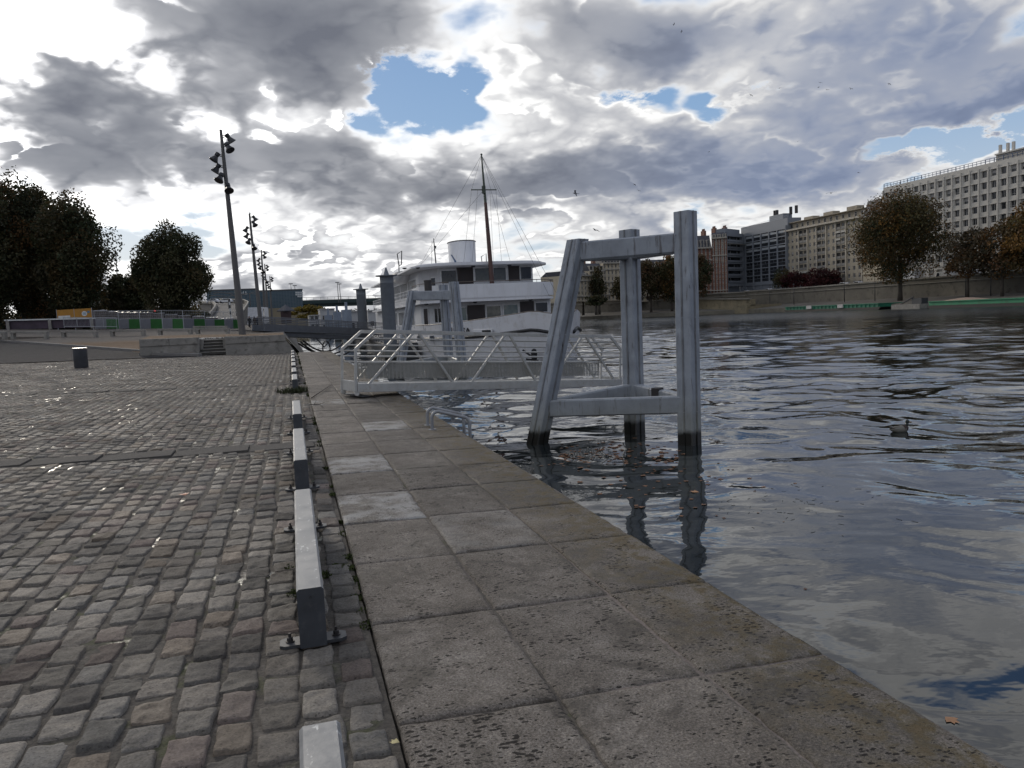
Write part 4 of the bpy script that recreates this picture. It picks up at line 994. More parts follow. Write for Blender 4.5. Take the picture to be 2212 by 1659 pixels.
# antenna mast, davit, lifeboat on the roof
p = PY(*B4(780, 345), 68.); t_ = PY(*B4(755, 95), 68.); b = MB(); b.tube([p+(0, 0, -.3), p+(t_-p)*.75, t_], [.06, .05, .03], 6); b.tube([p+(-.4, 0, 0), t_+(-.15, 0, -.2)], .018, 5); b.lathe(t_+(.12, 0, -.9), [(.07, 0), (.07, .25)], 8); b.build('antenna', M_dark, roof)
p = PY(*B4(418, 410), 74.); b = MB(); b.tube([p+(0, 0, -.8), p+(.05, 0, .55), p+(-.05, 0, 1.6), p+(.4, 0, 1.9), p+(.3, 0, .6), p+(.05, 0, .5)], .05, 6); b.build('davit', M_dark, roof)
p = PY(*B4(1240, 310), 66.); b = MB(); b.tube([p+(-.15, 0, -.2), p+(-.2, 0, .35), p+(.25, 0, .6), p+(.25, 0, -.2)], .04, 6); b.build('vent', M_dark, roof)
c = PY(*B4(450, 447), 72.); M_blue = mat('blue_cover', (.035, .06, .10), .6)
b = MB(); prof = []
for k in range(9):
    s_ = -1+k/4; w_ = .95*(1-abs(s_)**2.6)+.05; prof.append([(c[0]+1.0*math.cos(a)*w_, c[1]+s_*2.6, c[2]-.15+(.75*w_*-abs(math.sin(a)))+.25*abs(s_)**2) for a in np.linspace(0, math.pi, 8)])
vs = [p for r_ in prof for p in r_]; b.add(vs, [(i*8+k, (i+1)*8+k, (i+1)*8+k+1, i*8+k+1) for i in range(8) for k in range(7)])
boat_ = b.build('lifeboat', M_white, roof, smooth=True)
b = MB(); prof = []
for k in range(9):
    s_ = -1+k/4; w_ = .97*(1-abs(s_)**2.6)+.05; prof.append([(c[0]+1.04*math.cos(a)*w_, c[1]+s_*2.6, c[2]-.13+.4*w_*math.sin(a)+.25*abs(s_)**2) for a in np.linspace(0, math.pi, 8)])
vs = [p for r_ in prof for p in r_]; b.add(vs, [(i*8+k, i*8+k+1, (i+1)*8+k+1, (i+1)*8+k) for i in range(8) for k in range(7)]); b.build('boat_cover', M_blue, boat_, smooth=True)
# grey fenders at the waterside
for X_, z_ in ((622, 1062), (748, 1062)):
    p, h = on_hull(B4(X_, 0)[0] if B4(X_, 0)[0] > 900 else 902, B4(0, z_)[1]); b = MB(); b.box(p+(-.15, -.1, 0), (.35, .15, .4)); b.build('fender', M_grey, hull, bevel=.03)

# ------------------------------------------------------------------ round and sheet piles that hold the pontoon
def round_pile(pc, ztop, r, label):
    o = thing('mooring_pile', (pc[0], pc[1], WZ), label, 'pile', 'steel piles beside the pontoon')
    b = MB(); b.lathe((pc[0], pc[1], 0), [(r, WZ-1.5), (r, ztop-.55), (r*1.012, ztop-.54), (r*1.012, ztop-.50), (r, ztop-.49), (r, ztop-.02)], 28); b.build('shaft', M_pile, o, smooth=True, auto=40)
    b = MB(); b.lathe((pc[0], pc[1], 0), [(r*1.6, ztop-.02), (r*1.6, ztop+.05), (r*.45, ztop+.08), (r*.36, ztop+.2), (.05, ztop+.62)], 24); b.build('cap', M_pile, o, smooth=True, auto=30)
    return o
p1 = PD(*B4(272, 460), 57.); p1b = PD(*B4(313, 1000), 57.); p1c = p1+(p1b-p1)*.5
round_pile((p1[0]+.2, p1[1]), p1[2], .50, 'nearer round steel pile with flat disc and pointed cap')
p2 = PD(775, 625.5, 80.); round_pile((p2[0]+.2, p2[1]), p2[2], .50, 'further round steel pile with flat disc and pointed cap')
def sheet_pile(x, ytop, ypole, dep, w, label):
    p = PD(x, ytop, dep); zt2 = PD(x, ypole, dep)[2]; o = thing('sheet_pile_cluster', (p[0], p[1], WZ), label, 'pile', 'clustered sheet piles along the pontoon')
    b = MB(); n = 12; pts = []
    for k in range(n): a = 2*math.pi*k/n; r_ = w*(.5 if k % 2 else .42); pts.append((p[0]+r_*math.cos(a), p[1]+r_*math.sin(a)))
    b.prism(pts, WZ-1.5, p[2]); b.build('shaft', M_sheet, o)
    b = MB(); b.box((p[0], p[1], (p[2]+zt2)/2), (w*.24, w*.24, zt2-p[2]+.4)); b.lathe((p[0], p[1], zt2+.0), [(w*.1, 0), (w*.1, .15)], 8); b.build('guide_pole', M_sheet, o)
M_sheet = zmat('sheet_paint', (.21, .25, .31), .5, WZ+.1, WZ+.4, (.02, .02, .018), dirtamt=.3)
sheet_pile(748, 669, 656, 95, 1.35, 'ribbed blue grey sheet pile cluster nearest the round piles')
sheet_pile(728, 674, 663, 125, 1.5, 'middle ribbed blue grey sheet pile cluster')
sheet_pile(709, 681, 668, 155, 1.75, 'farthest ribbed blue grey sheet pile cluster')

# ------------------------------------------------------------------ grey footbridge from the esplanade to the pontoon
F0, F1 = np.array([-2.2, 68.5, 1.32]), np.array([8.9, 76.8, .30]); fa = F1-F0; FL = np.linalg.norm(fa); fa /= FL; fn = unit(np.array([-fa[1], fa[0], 0])); fu = np.array([0, 0, 1.])
foot_b = thing('footbridge', F0, 'dark grey footbridge with solid sides sloping to the pontoon', 'footbridge')
fp = lambda s, w, h: F0+fa*s*FL+fn*w+fu*h
for w in (0, 1.7):
    b = MB(); b.bar(fp(0, w, .32), fp(1, w, .32), .05, .62); b.build('side_plate', M_grey, foot_b)
    b = MB()
    for h in (.78, .93, 1.08): b.tube([fp(.0, w, h), fp(1, w, h)], .022, 6)
    b.tube([fp(-.01, w, 1.22), fp(1, w, 1.22)], .04, 8)
    for s in np.linspace(.0, 1, 13): b.bar(fp(s, w, .6), fp(s, w, 1.22), .05, .05)
    b.build('handrail', M_grey, foot_b)
b = MB(); b.bar(fp(.0, .85, .05), fp(1, .85, .05), 1.66, .06); b.build('deck', M_grey, foot_b)
b = MB(); b.bar(fp(.14, .3, -.22), fp(1.0, .3, -.3), .35, .34); b.bar(fp(.14, 1.4, -.22), fp(1.0, 1.4, -.3), .35, .34); b.build('girder', M_grey, foot_b)
b = MB()
for s0, s1 in ((.40, .47), (.54, .47), (.66, .74), (.82, .74)): b.tube([fp(s0, .3, -.35), fp(s1, .3, -1.25)], .07, 6)
b.build('brace', M_grey, foot_b)
b = MB(); b.bar(fp(-.16, .85, .03), fp(.05, .85, .03), 1.6, .03); b.build('landing_flap', M_galvd, foot_b)
pon = thing('pontoon', (8.6, 82, WZ), 'low dark pontoon between the piles and the ship', 'pontoon')
b = MB(); b.box((8.45, 90, WZ+.45), (2.2, 60, 1.1)); b.build('float', M_dark, pon, bevel=.05)
b = MB(); b.box((8.45, 90, WZ+1.03), (2.1, 59.8, .06)); b.build('deck', M_galvd, pon)
b = MB()
for y in np.arange(61, 119, 2.): b.tube([(7.45, y, WZ+1.05), (7.45, y, WZ+2.15)], .03, 6)
for h in (1.4, 1.75, 2.15): b.tube([(7.45, 61, WZ+h), (7.45, 119, WZ+h)], .025, 6)
b.build('railing', M_grey, pon)
# cables hanging under the footbridge
M_cable = mat('rubber_cable', (.012, .012, .013), .6)
for i, (sg, x0, x1) in enumerate([(.9, 645, 760), (1.15, 650, 775), (.75, 655, 740)]):
    p, q = PD(x0, 742-3*i, 56), PD(x1, 741, 66); b = MB(); b.tube(sag(p, q, sg, 16), .07, 6); tag(b.build('cable', M_cable, smooth=True), ['thick black cable sagging lowest below the footbridge', 'thick black cable reaching farthest along the footbridge', 'short thick black cable below the footbridge'][i], 'cable', 'cables hanging under the footbridge')
b = MB(); c0 = PD(705, 752, 60); b.tube([c0+(.28*math.cos(a), 0, .55*math.sin(a)) for a in np.linspace(0, 2*math.pi, 18)], .05, 6); tag(b.build('cable', M_cable, smooth=True), 'upright loop of black cable below the footbridge', 'cable', 'cables hanging under the footbridge')
# ------------------------------------------------------------------ far bank: quay walls, road, houses
XB, XW, XF, ZRD = 152., 172., 183., 5.8          # river edge, upper wall, house fronts, road level
M_bw = mat('bank_wall_stone', (.15, .135, .105), .88, var=.3, scale=.25, dirt=(.04, .04, .03), dirtamt=.7)
M_uw = mat('upper_wall_stone', (.135, .122, .098), .88, var=.3, scale=.22, dirt=(.045, .04, .034), dirtamt=.75)
M_cap = mat('wall_coping', (.23, .212, .18), .85, var=.25, scale=.4, dirt=(.08, .075, .065), dirtamt=.5)
M_lq = mat('lower_quay_paving', (.10, .09, .075), .9, var=.3, scale=.15)
M_rd = mat('road_asphalt', (.07, .07, .072), .85)
bank = [(152, 20), (152, 236), (150.5, 240), (128, 268), (112, 300), (84, 372), (60, 450), (20, 640)]
up_ = [(172, 20), (172, 236), (166, 255), (143, 282), (126, 312), (97, 384), (74, 460), (36, 640)]
def strip(b, pts, z0, z1, m=0):
    for (p, q) in zip(pts[:-1], pts[1:]): b.quad((p[0], p[1], z0), (q[0], q[1], z0), (q[0], q[1], z1), (p[0], p[1], z1), m)
# right part: low quay edge; left part: high bank wall with the ramp behind
b = MB(); strip(b, bank, -3.5, .15); 
for (p, q, r_, s_) in zip(bank[:-1], bank[1:], up_[:-1], up_[1:]): b.quad((p[0], p[1], .15), (q[0], q[1], .15), (s_[0], s_[1], 1.6), (r_[0], r_[1], 1.6), 1)
tag(b.build('lower_quay', [M_bw, M_lq]), kind='structure')
b = MB(); 
for (p, q) in zip(up_[:-1], up_[1:]):
    b.quad((p[0], p[1], ZRD), (q[0], q[1], ZRD), (q[0]+700, q[1]+500, ZRD), (p[0]+700, p[1], ZRD))
tag(b.build('embankment_road', M_rd), kind='structure')
def emb(pts, z1, label, zb=-.5):
    o = thing('embankment_wall', (pts[0][0], pts[0][1], zb), label, 'wall', 'stone embankment walls across the river')
    b = MB()
    for p, q in zip(pts[:-1], pts[1:]): b.bar((p[0], p[1], (zb+z1)/2), (q[0], q[1], (zb+z1)/2), .8, z1-zb)
    b.build('wall_body', M_uw, o)
    b = MB()
    for p, q in zip(pts[:-1], pts[1:]): b.bar((p[0]-.12, p[1], z1+.12), (q[0]-.12, q[1], z1+.12), 1.3, .42); b.bar((p[0]-.15, p[1], z1-1.25), (q[0]-.15, q[1], z1-1.25), 1.05, .22)
    b.build('coping', M_cap, o); return o
emb(up_[:3], 6.7, 'long stone embankment wall behind the green barges')
emb(up_[2:], 6.5, 'distant stone embankment wall behind the mooring frame')
# ramp wall standing at the water between both (pale ochre)
PA, PB = PX(1648, 675, XB), PX(1508, 681, 149.5)
rw_ = thing('ramp_wall', (PB[0], PB[1], -1), 'plain ochre ramp wall rising from the water left of the green barges', 'wall')
M_och = mat('ochre_wall', (.22, .185, .12), .9, var=.25, scale=.3, dirt=(.06, .055, .03), dirtamt=.6)
b = MB(); 
pa, pb = np.array([151.2, 232.]), np.array([148.8, 290.])
for z0, z1a, z1b, xo in ((-3, 1.7, 1.4, 0), (1.4, 3.6, 5.6, 1.6)):
    P = [(pa[0]+xo, pa[1], z0), (pb[0]+xo, pb[1], z0), (pb[0]+xo, pb[1], z1b), (pa[0]+xo, pa[1], z1a)]; Q = [(x+(14 if xo == 0 else 2), y, z) for x, y, z in P]
    b.add(P+Q, [(0, 1, 2, 3), (7, 6, 5, 4), (3, 2, 6, 7), (0, 3, 7, 4), (1, 5, 6, 2)])
b.build('wall_body', M_och, rw_); b = MB(); b.bar((pa[0]+1.5, pa[1], 3.75), (pb[0]+1.5, pb[1], 5.75), 1.0, .35); b.build('coping', M_cap, rw_)

# --- house fronts ------------------------------------------------------------
def azt(x): d = ray(x, 650); return d[0]/d[1]
def frontpt(x, X): return np.array([X, X/azt(x), 0.])
def height_at(x, ytop, P): d = ray(x, ytop); t_ = P[1]/d[1]; return 1.6+d[2]*t_
M_gl = mat('facade_glass', (.022, .025, .03), .12, var=.5, scale=.3, spec=.8)
M_fr = mat('facade_frame', (.45, .44, .42), .5)
def wall_grid(b, A, u, n, L, H, z0, holes, depth, m=0, mr=0):
    """front wall from A along u, with rectangular openings (s0, s1, h0, h1) that have real reveals"""
    xs = sorted({0, L}|{h[0] for h in holes}|{h[1] for h in holes}); zs = sorted({0, H}|{h[2] for h in holes}|{h[3] for h in holes})
    Pp = lambda s, h, d=0: (A[0]+u[0]*s-n[0]*d, A[1]+u[1]*s-n[1]*d, z0+h)
    cells = {}
    for h in holes:
        for i in range(len(xs)-1):
            if h[0]-1e-6 <= xs[i] and xs[i+1] <= h[1]+1e-6:
                for j in range(len(zs)-1):
                    if h[2]-1e-6 <= zs[j] and zs[j+1] <= h[3]+1e-6: cells[(i, j)] = 1
    for j in range(len(zs)-1):
        i = 0
        while i < len(xs)-1:
            if (i, j) in cells: i += 1; continue
            k = i
            while k+1 < len(xs)-1 and (k+1, j) not in cells: k += 1
            b.quad(Pp(xs[i], zs[j]), Pp(xs[k+1], zs[j]), Pp(xs[k+1], zs[j+1]), Pp(xs[i], zs[j+1]), m); i = k+1
    for s0, s1, h0, h1 in holes:
        b.quad(Pp(s0, h0), Pp(s1, h0), Pp(s1, h0, depth), Pp(s0, h0, depth), mr); b.quad(Pp(s0, h1, depth), Pp(s1, h1, depth), Pp(s1, h1), Pp(s0, h1), mr)
        b.quad(Pp(s0, h0), Pp(s0, h0, depth), Pp(s0, h1, depth), Pp(s0, h1), mr); b.quad(Pp(s1, h0, depth), Pp(s1, h0), Pp(s1, h1), Pp(s1, h1, depth), mr)
        b.quad(Pp(s0, h0, depth+.02), Pp(s1, h0, depth+.02), Pp(s1, h1, depth+.02), Pp(s0, h1, depth+.02), mr)
def shell(b, A, u, n, L, H, z0, dep, m=0):
    P = [np.array([A[0], A[1], z0]), np.array([A[0]+u[0]*L, A[1]+u[1]*L, z0])]; P += [P[1]-n*dep, P[0]-n*dep]; T_ = [p+(0, 0, H) for p in P]
    b.add(P+T_, [(1, 2, 6, 5), (2, 3, 7, 6), (3, 0, 4, 7), (4, 5, 6, 7)], m)
def window_mesh(w, h, style):
    """window standing in local x (width) / z, facing -y"""
    b = MB(); f = .10 if style != 'big' else .14
    b.quad((-w/2, 0, 0), (w/2, 0, 0), (w/2, 0, h), (-w/2, 0, h), 1)
    for cx_, cz_, sw, sh in ((-w/2+f/2, h/2, f, h), (w/2-f/2, h/2, f, h), (0, f/2, w-2*f, f), (0, h-f/2, w-2*f, f)): b.box((cx_, -.04, cz_), (sw, .07, sh), 0)
    if style in ('two', 'sash'): b.box((0, -.04, h/2), (f*.8, .06, h-2*f), 0)
    if style == 'sash': b.box((0, -.04, h*.3), (w-2*f, .05, f*.7), 0)
    if style == 'blind': b.box((0, -.035, h*.70), (w-2*f, .03, h*.55), 2)
    if style == 'big': b.box((0, -.04, h*.42), (w-2*f, .06, f*.7), 0); b.box((w*.17, -.04, h*.70), (f*.7, .05, h*.52), 0)
    if style == 'short_blind': b.box((0, -.035, h*.66), (w-2*f, .03, h*.5), 2)  # shorter blind over the upper pane, in the plain blind colour
    me_o = b.build('window', [M_fr, M_gl, M_blind]); me = me_o.data; bpy.data.objects.remove(me_o); return me
M_blind = mat('window_blind', (.30, .29, .28), .7)
_wm = {}
def put_window(parent, A, u, n, s, h, z0, w, hh, style, depth, name='window'):
    key = (round(w, 2), round(hh, 2), style)
    if key not in _wm: _wm[key] = window_mesh(w, hh, style)
    o = bpy.data.objects.new(name, _wm[key]); COL.objects.link(o); o.parent = parent
    og = origin(parent); p = np.array([A[0]+u[0]*s-n[0]*(depth-.03), A[1]+u[1]*s-n[1]*(depth-.03), z0+h])-og
    o.location = [float(v) for v in p]; o.rotation_euler = (0, 0, math.atan2(u[1], u[0])); return o
def facade_frame(xl, xr, XL, XR):
    A, B_ = frontpt(xl, XL), frontpt(xr, XR); d = B_-A; L = np.linalg.norm(d); u = d/L; n = np.array([u[1], -u[0], 0])
    if n@A > 0: n = -n
    return A, B_, u, n, L

# 1 -- large pale office block (rightmost)
A, B_, u, n, L0 = facade_frame(1909, 2290, XF, XF)
H = height_at(1909, 406, A)-ZRD
off_ = thing('office_block', (A[0], A[1], ZRD), 'large pale concrete office block with rows of square windows and blue roof rail', 'building')
M_off = mat('office_concrete', (.50, .475, .43), .8, var=.08, scale=.15, dirt=(.20, .19, .175), dirtamt=.4)
NB = int(round(L0/2.9)); L = L0; bay = L/NB; NF = 8; fh = (H-1.6-4.6)/NF
holes = []; wins = []
for f_ in range(NF):
    h0 = 4.6+f_*fh+1.05
    for k in range(NB): holes.append((k*bay+.75, (k+1)*bay-.55, h0, h0+fh*.60)); wins.append((k, f_, h0))
for k in range(NB): holes.append((k*bay+.45, (k+1)*bay-.45, .8, 3.6))
b = MB(); wall_grid(b, A, u, n, L, H, ZRD, holes, .45); shell(b, A, u, n, L, H, ZRD, 18)
for k in range(NB+1): 
    p = A+u*(k*bay); b.bar((p[0]+n[0]*.14, p[1]+n[1]*.14, ZRD+4.6), (p[0]+n[0]*.14, p[1]+n[1]*.14, ZRD+H-.9), .34, .30, up=n)
for f_ in range(NF+1):
    z = ZRD+4.6+f_*fh; 
    b.bar((A[0]+n[0]*.09, A[1]+n[1]*.09, z-.1), (B_[0]+n[0]*.09, B_[1]+n[1]*.09, z-.1), .2, .22)
wallo = b.build('wall', M_off, off_)
wins = [w for w in wins]
order = sorted(wins, key=lambda w: (-w[1], -w[0]))
vis = [w for w in wins if 1909 <= 1106+1651.3*math.tan(math.atan2((A+u*((w[0]+.5)*bay))[0], (A+u*((w[0]+.5)*bay))[1])-YAW)*1.0 < 2250]
vis.sort(key=lambda w: (-w[1], -w[0])); big = vis[:99]; rest = [w for w in wins if w not in big]
wst = ['sash', 'two', 'blind', 'two', 'short_blind', 'blind', 'plain', 'two', 'blind']
for (k, f_, h0) in big: put_window(off_, A, u, n, (k+.5)*bay+.1, h0, ZRD, bay-1.3, fh*.60, wst[int(rng.integers(0, 9))], .45)
def window_stuff(parent, lst, A, u, n, ZB, w_, hh_, depth, sfun):
    b = MB()
    for it in lst:
        s, h = sfun(it); p = lambda ds, dh, d: (A[0]+u[0]*(s+ds)-n[0]*(depth-d), A[1]+u[1]*(s+ds)-n[1]*(depth-d), ZB+h+dh)
        b.quad(p(-w_/2, 0, .03), p(w_/2, 0, .03), p(w_/2, hh_, .03), p(-w_/2, hh_, .03), 1)
        r_ = rng.uniform()
        if r_ < .45: b.quad(p(-w_/2+.1, hh_*(.2+.6*r_), .08), p(w_/2-.1, hh_*(.2+.6*r_), .08), p(w_/2-.1, hh_-.1, .08), p(-w_/2+.1, hh_-.1, .08), 2)
        b.quad(p(-w_/2, 0, .06), p(-w_/2+.1, 0, .06), p(-w_/2+.1, hh_, .06), p(-w_/2, hh_, .06), 0); b.quad(p(-.05, 0, .06), p(.05, 0, .06), p(.05, hh_, .06), p(-.05, hh_, .06), 0)
    return tag(b.build('windows', [M_fr, M_gl, M_blind], parent), kind='stuff')
window_stuff(off_, rest, A, u, n, ZRD, bay-1.3, fh*.60, .45, lambda w: ((w[0]+.5)*bay+.1, w[2]))
b = MB(); M_rb = mat('blue_rail', (.035, .075, .16), .5)
for h in (.55, 1.15): b.tube([(A[0]+.3, A[1], ZRD+H+h), (B_[0]+.3, B_[1], ZRD+H+h)], .07, 5)
for s in np.linspace(0, L, 44): p = A+u*s; b.bar((p[0]+.3, p[1], ZRD+H-.1), (p[0]+.3, p[1], ZRD+H+1.15), .09 if int(s) % 3 else .16)
b.build('roof_rail', M_rb, off_)
pA, pB = frontpt(2152, XF+1.2), frontpt(2300, XF+1.2); zp = height_at(2190, 326, frontpt(2190, XF+1.2))
b = MB(); b.bar((pA[0]+3, pA[1], (ZRD+H+zp)/2), (pB[0]+3, pB[1], (ZRD+H+zp)/2), 7, zp-ZRD-H); b.bar((pA[0]+3, pA[1], zp+.1), (pB[0]+3, pB[1], zp+.1), 8, .35)
for x_ in (2158, 2174, 2186): p = frontpt(x_, XF+2); b.box((p[0], p[1], zp+1.2), (.6, .6, 3.))
b.build('roof_house', M_off, off_)

# 2 -- narrow cream house mostly behind the plane tree
A, B_, u, n, L = facade_frame(1864, 1908, XF-.2, XF-.2); H = height_at(1890, 470, (A+B_)/2)-ZRD
M_crm = mat('cream_stone', (.48, .41, .30), .8, var=.1, scale=.3, dirt=(.2, .17, .13), dirtamt=.4)
M_slate = mat('slate_roof', (.055, .055, .065), .6, var=.3, scale=.5)
crm = thing('corner_house', (A[0], A[1], ZRD), 'narrow cream stone house with slate mansard behind the plane tree', 'building')
b = MB(); hs = [(k*L/5+.9, (k+1)*L/5-.9, 1.0+f_*3.3, 3.2+f_*3.3) for k in range(5) for f_ in range(int((H-1)/3.3))]
wall_grid(b, A, u, n, L, H, ZRD, hs, .3); shell(b, A, u, n, L, H, ZRD, 14)
for z in (H-.1, H*.5, 4.2): b.bar((A[0]+n[0]*.2, A[1], ZRD+z), (B_[0]+n[0]*.2, B_[1], ZRD+z), .5, .3)
b.build('wall', M_crm, crm)
for (s0, s1, h0, h1) in hs: put_window(crm, A, u, n, (s0+s1)/2, h0, ZRD, s1-s0, h1-h0, 'two', .3)
b = MB(); Hm = height_at(1890, 430, (A+B_)/2); b.add([(A[0], A[1], ZRD+H), (B_[0], B_[1], ZRD+H), (B_[0]+2.2, B_[1], Hm), (A[0]+2.2, A[1], Hm), (A[0]+14, A[1], ZRD+H), (B_[0]+14, B_[1], ZRD+H), (B_[0]+12, B_[1], Hm), (A[0]+12, A[1], Hm)], [(0, 1, 2, 3), (3, 2, 6, 7), (0, 3, 7, 4), (1, 5, 6, 2), (4, 7, 6, 5)]); rf_ = b.build('roof', M_slate, crm)
for k in range(4): 
    p = A+u*(L*(k+.5)/4); b = MB(); b.box((p[0]+.7, p[1], ZRD+H+1.7), (1.4, 1.5, 2.2)); b.quad((p[0]-.02, p[1]-.5, ZRD+H+.9), (p[0]-.02, p[1]+.5, ZRD+H+.9), (p[0]-.02, p[1]+.5, ZRD+H+2.5), (p[0]-.02, p[1]-.5, ZRD+H+2.5), 1); b.build('dormer', [M_fr, M_gl], rf_)

# 3 -- beige apartment house with balcony bays
A, B_, u, n, L = facade_frame(1700, 1863, XF, XF); H = height_at(1702, 500, A)-ZRD
M_bei = mat('beige_stone', (.34, .295, .225), .85, var=.12, scale=.3, dirt=(.13, .115, .095), dirtamt=.45)
M_pil = mat('pale_pilaster', (.46, .41, .33), .8, var=.1, scale=.4)
apt = thing('apartment_block', (A[0], A[1], ZRD), 'long beige apartment house with columns of recessed balconies', 'building')
NF = 9; fh = (H-.6)/NF; units = ['w', 'w', 'w', 'b', 'b', 'w', 'w', 'b', 'b', 'w', 'w', 'b', 'b', 'w', 'w', 'w']; uw = L/len(units)
hs, wl, bl = [], [], []
for k, t_ in enumerate(units):
    for f_ in range(NF):
        if t_ == 'w': h = (k*uw+uw*.28, (k+1)*uw-uw*.28, f_*fh+.95, f_*fh+.95+fh*.56); wl.append(h)
        else: h = (k*uw+.16, (k+1)*uw-.16, f_*fh+.25, f_*fh+fh-.12); bl.append(h)
        hs.append(h)
b = MB(); wall_grid(b, A, u, n, L, H, ZRD, [h for h in wl], .25)
b = MB(); wall_grid(b, A, u, n, L, H, ZRD, wl+bl, .3); shell(b, A, u, n, L, H, ZRD, 15); b.build('wall', M_bei, apt)
b = MB()
for k in (0, 3, 5, 7, 9, 11, 13, 16): p = A+u*(k*uw); b.bar((p[0]+n[0]*.16, p[1]+n[1]*.16, ZRD), (p[0]+n[0]*.16, p[1]+n[1]*.16, ZRD+H), .42, .3, up=n)
b.bar((A[0]+n[0]*.35, A[1], ZRD+H+.1), (B_[0]+n[0]*.35, B_[1], ZRD+H+.1), 1.1, .55); b.build('pilasters', M_pil, apt)
for i, h in enumerate(sorted(wl, key=lambda h: -h[2])):
    if i < 100: put_window(apt, A, u, n, (h[0]+h[1])/2, h[2], ZRD, h[1]-h[0], h[3]-h[2], ['two', 'blind', 'two', 'sash'][i*7 % 4], .25)
M_surr = M_pil
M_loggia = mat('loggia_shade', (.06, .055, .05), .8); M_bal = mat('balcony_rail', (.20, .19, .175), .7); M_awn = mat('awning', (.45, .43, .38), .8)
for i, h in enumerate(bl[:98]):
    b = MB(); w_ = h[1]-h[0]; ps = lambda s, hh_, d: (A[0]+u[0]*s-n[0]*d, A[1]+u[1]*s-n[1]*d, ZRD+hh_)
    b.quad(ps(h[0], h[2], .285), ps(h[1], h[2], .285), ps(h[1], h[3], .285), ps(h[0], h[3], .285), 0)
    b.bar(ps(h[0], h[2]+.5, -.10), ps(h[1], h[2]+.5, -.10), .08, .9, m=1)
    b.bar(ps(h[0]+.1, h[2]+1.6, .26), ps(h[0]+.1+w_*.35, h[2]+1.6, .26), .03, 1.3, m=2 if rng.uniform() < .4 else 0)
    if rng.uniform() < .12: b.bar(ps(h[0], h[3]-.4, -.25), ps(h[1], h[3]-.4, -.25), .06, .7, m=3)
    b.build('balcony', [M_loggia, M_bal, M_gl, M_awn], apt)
b = MB(); Ht = height_at(1702, 483, A)-ZRD
b.add([(A[0]+1.6, A[1], ZRD+H+.3), (B_[0]+1.6, B_[1], ZRD+H+.3), (B_[0]+1.6, B_[1], ZRD+Ht), (A[0]+1.6, A[1], ZRD+Ht), (A[0]+13, A[1], ZRD+H), (B_[0]+13, B_[1], ZRD+H), (B_[0]+13, B_[1], ZRD+Ht+.8), (A[0]+13, A[1], ZRD+Ht+.8)], [(0, 1, 2, 3), (3, 2, 6, 7), (0, 3, 7, 4), (1, 5, 6, 2)])
b.bar((A[0]+1.2, A[1], ZRD+Ht), (B_[0]+1.2, B_[1], ZRD+Ht), 1.4, .25)
att = b.build('attic', M_bei, apt)
for k in range(13): put_window(apt, A-n*1.35, u, n, L*(k+.5)/13, H+.75, ZRD, 1.1, 1.6, 'two', .28, 'attic_window')
b = MB()
for s, hh_ in ((.18, 1.2), (.45, 1.4), (.75, 1.6)): p = A+u*(L*s); b.bar((p[0]+6, p[1]-2.5, ZRD+Ht+hh_*.5+.4), (p[0]+6, p[1]+2.5, ZRD+Ht+hh_*.5+.4), 3, hh_)
b.build('roof_house', M_bei, apt)

# 4 -- dark glass corner block: gridded front, balconied corner
A, B_, u, n, L = facade_frame(1608, 1699, XF-1, XF-1); H = height_at(1608, 505, A)-ZRD
M_gr = mat('grid_blue_grey', (.19, .205, .23), .6, var=.1); M_curt = mat('pale_curtain', (.34, .36, .38), .4)
gl = thing('glass_block', (A[0], A[1], ZRD), 'dark glass apartment block with a blue grey grid front', 'building')
NF, NC_ = 7, 5; g0 = 4.8; fh = (H-g0-1.2)/NF; bw = (L-1.2)/NC_
hs = [(1.2+k*bw+.28, 1.2+(k+1)*bw-.28, g0+f_*fh+.16, g0+(f_+1)*fh-.16) for k in range(NC_) for f_ in range(NF)]
b = MB(); wall_grid(b, A, u, n, L, H, ZRD, hs+[(1.2+k*bw+.3, 1.2+(k+1)*bw-.3, .4, g0-1.2) for k in range(NC_)], .35)
shell(b, A, u, n, L, H, ZRD, 16)
C_ = frontpt(1573, XF-13); d2_ = A-C_; L2 = np.linalg.norm(d2_); u2 = d2_/L2; n2 = np.array([u2[1], -u2[0], 0]); n2 = n2 if n2[1] < 0 else -n2
hs2 = [(.5, L2-.5, g0+f_*fh+.35, g0+(f_+1)*fh-.25) for f_ in range(NF)]
wall_grid(b, C_, u2, n2, L2, H, ZRD, hs2+[(.8, L2-.8, .4, g0-1)], 1.4)
i2, i1 = C_*(1, 1, 0)+unit(C_*(1, 1, 0))*10+u2*2., A-n*14; b.add([(C_[0], C_[1], ZRD+H), (A[0], A[1], ZRD+H), (i1[0], i1[1], ZRD+H), (i2[0], i2[1], ZRD+H), (C_[0], C_[1], ZRD), (i2[0], i2[1], ZRD)], [(0, 1, 2, 3), (0, 3, 5, 4)])
b.build('wall', M_gr, gl)
for i, (s0, s1, h0, h1) in enumerate(hs):
    f_ = i % NF; b = MB(); pp = lambda s, h, d: (A[0]+u[0]*s-n[0]*d, A[1]+u[1]*s-n[1]*d, ZRD+h)
    b.quad(pp(s0, h0, .33), pp(s1, h0, .33), pp(s1, h1, .33), pp(s0, h1, .33), 0); zt3 = h1-(h1-h0)*.48
    b.bar(pp(s0, zt3, .30), pp(s1, zt3, .30), .05, .10, m=1); b.bar(pp((s0+s1)/2, zt3, .30), pp((s0+s1)/2, h1, .30), .06, .05, m=1, up=n)
    if f_ >= 4 and rng.uniform() < .7: b.quad(pp(s0+.15, zt3+.1, .315), pp(s1-.15, zt3+.1, .315), pp(s1-.15, h1-.2-rng.uniform(0, .5), .315), pp(s0+.15, h1-.25, .315), 2)
    b.build('window', [M_gl, M_gr, M_curt], gl)
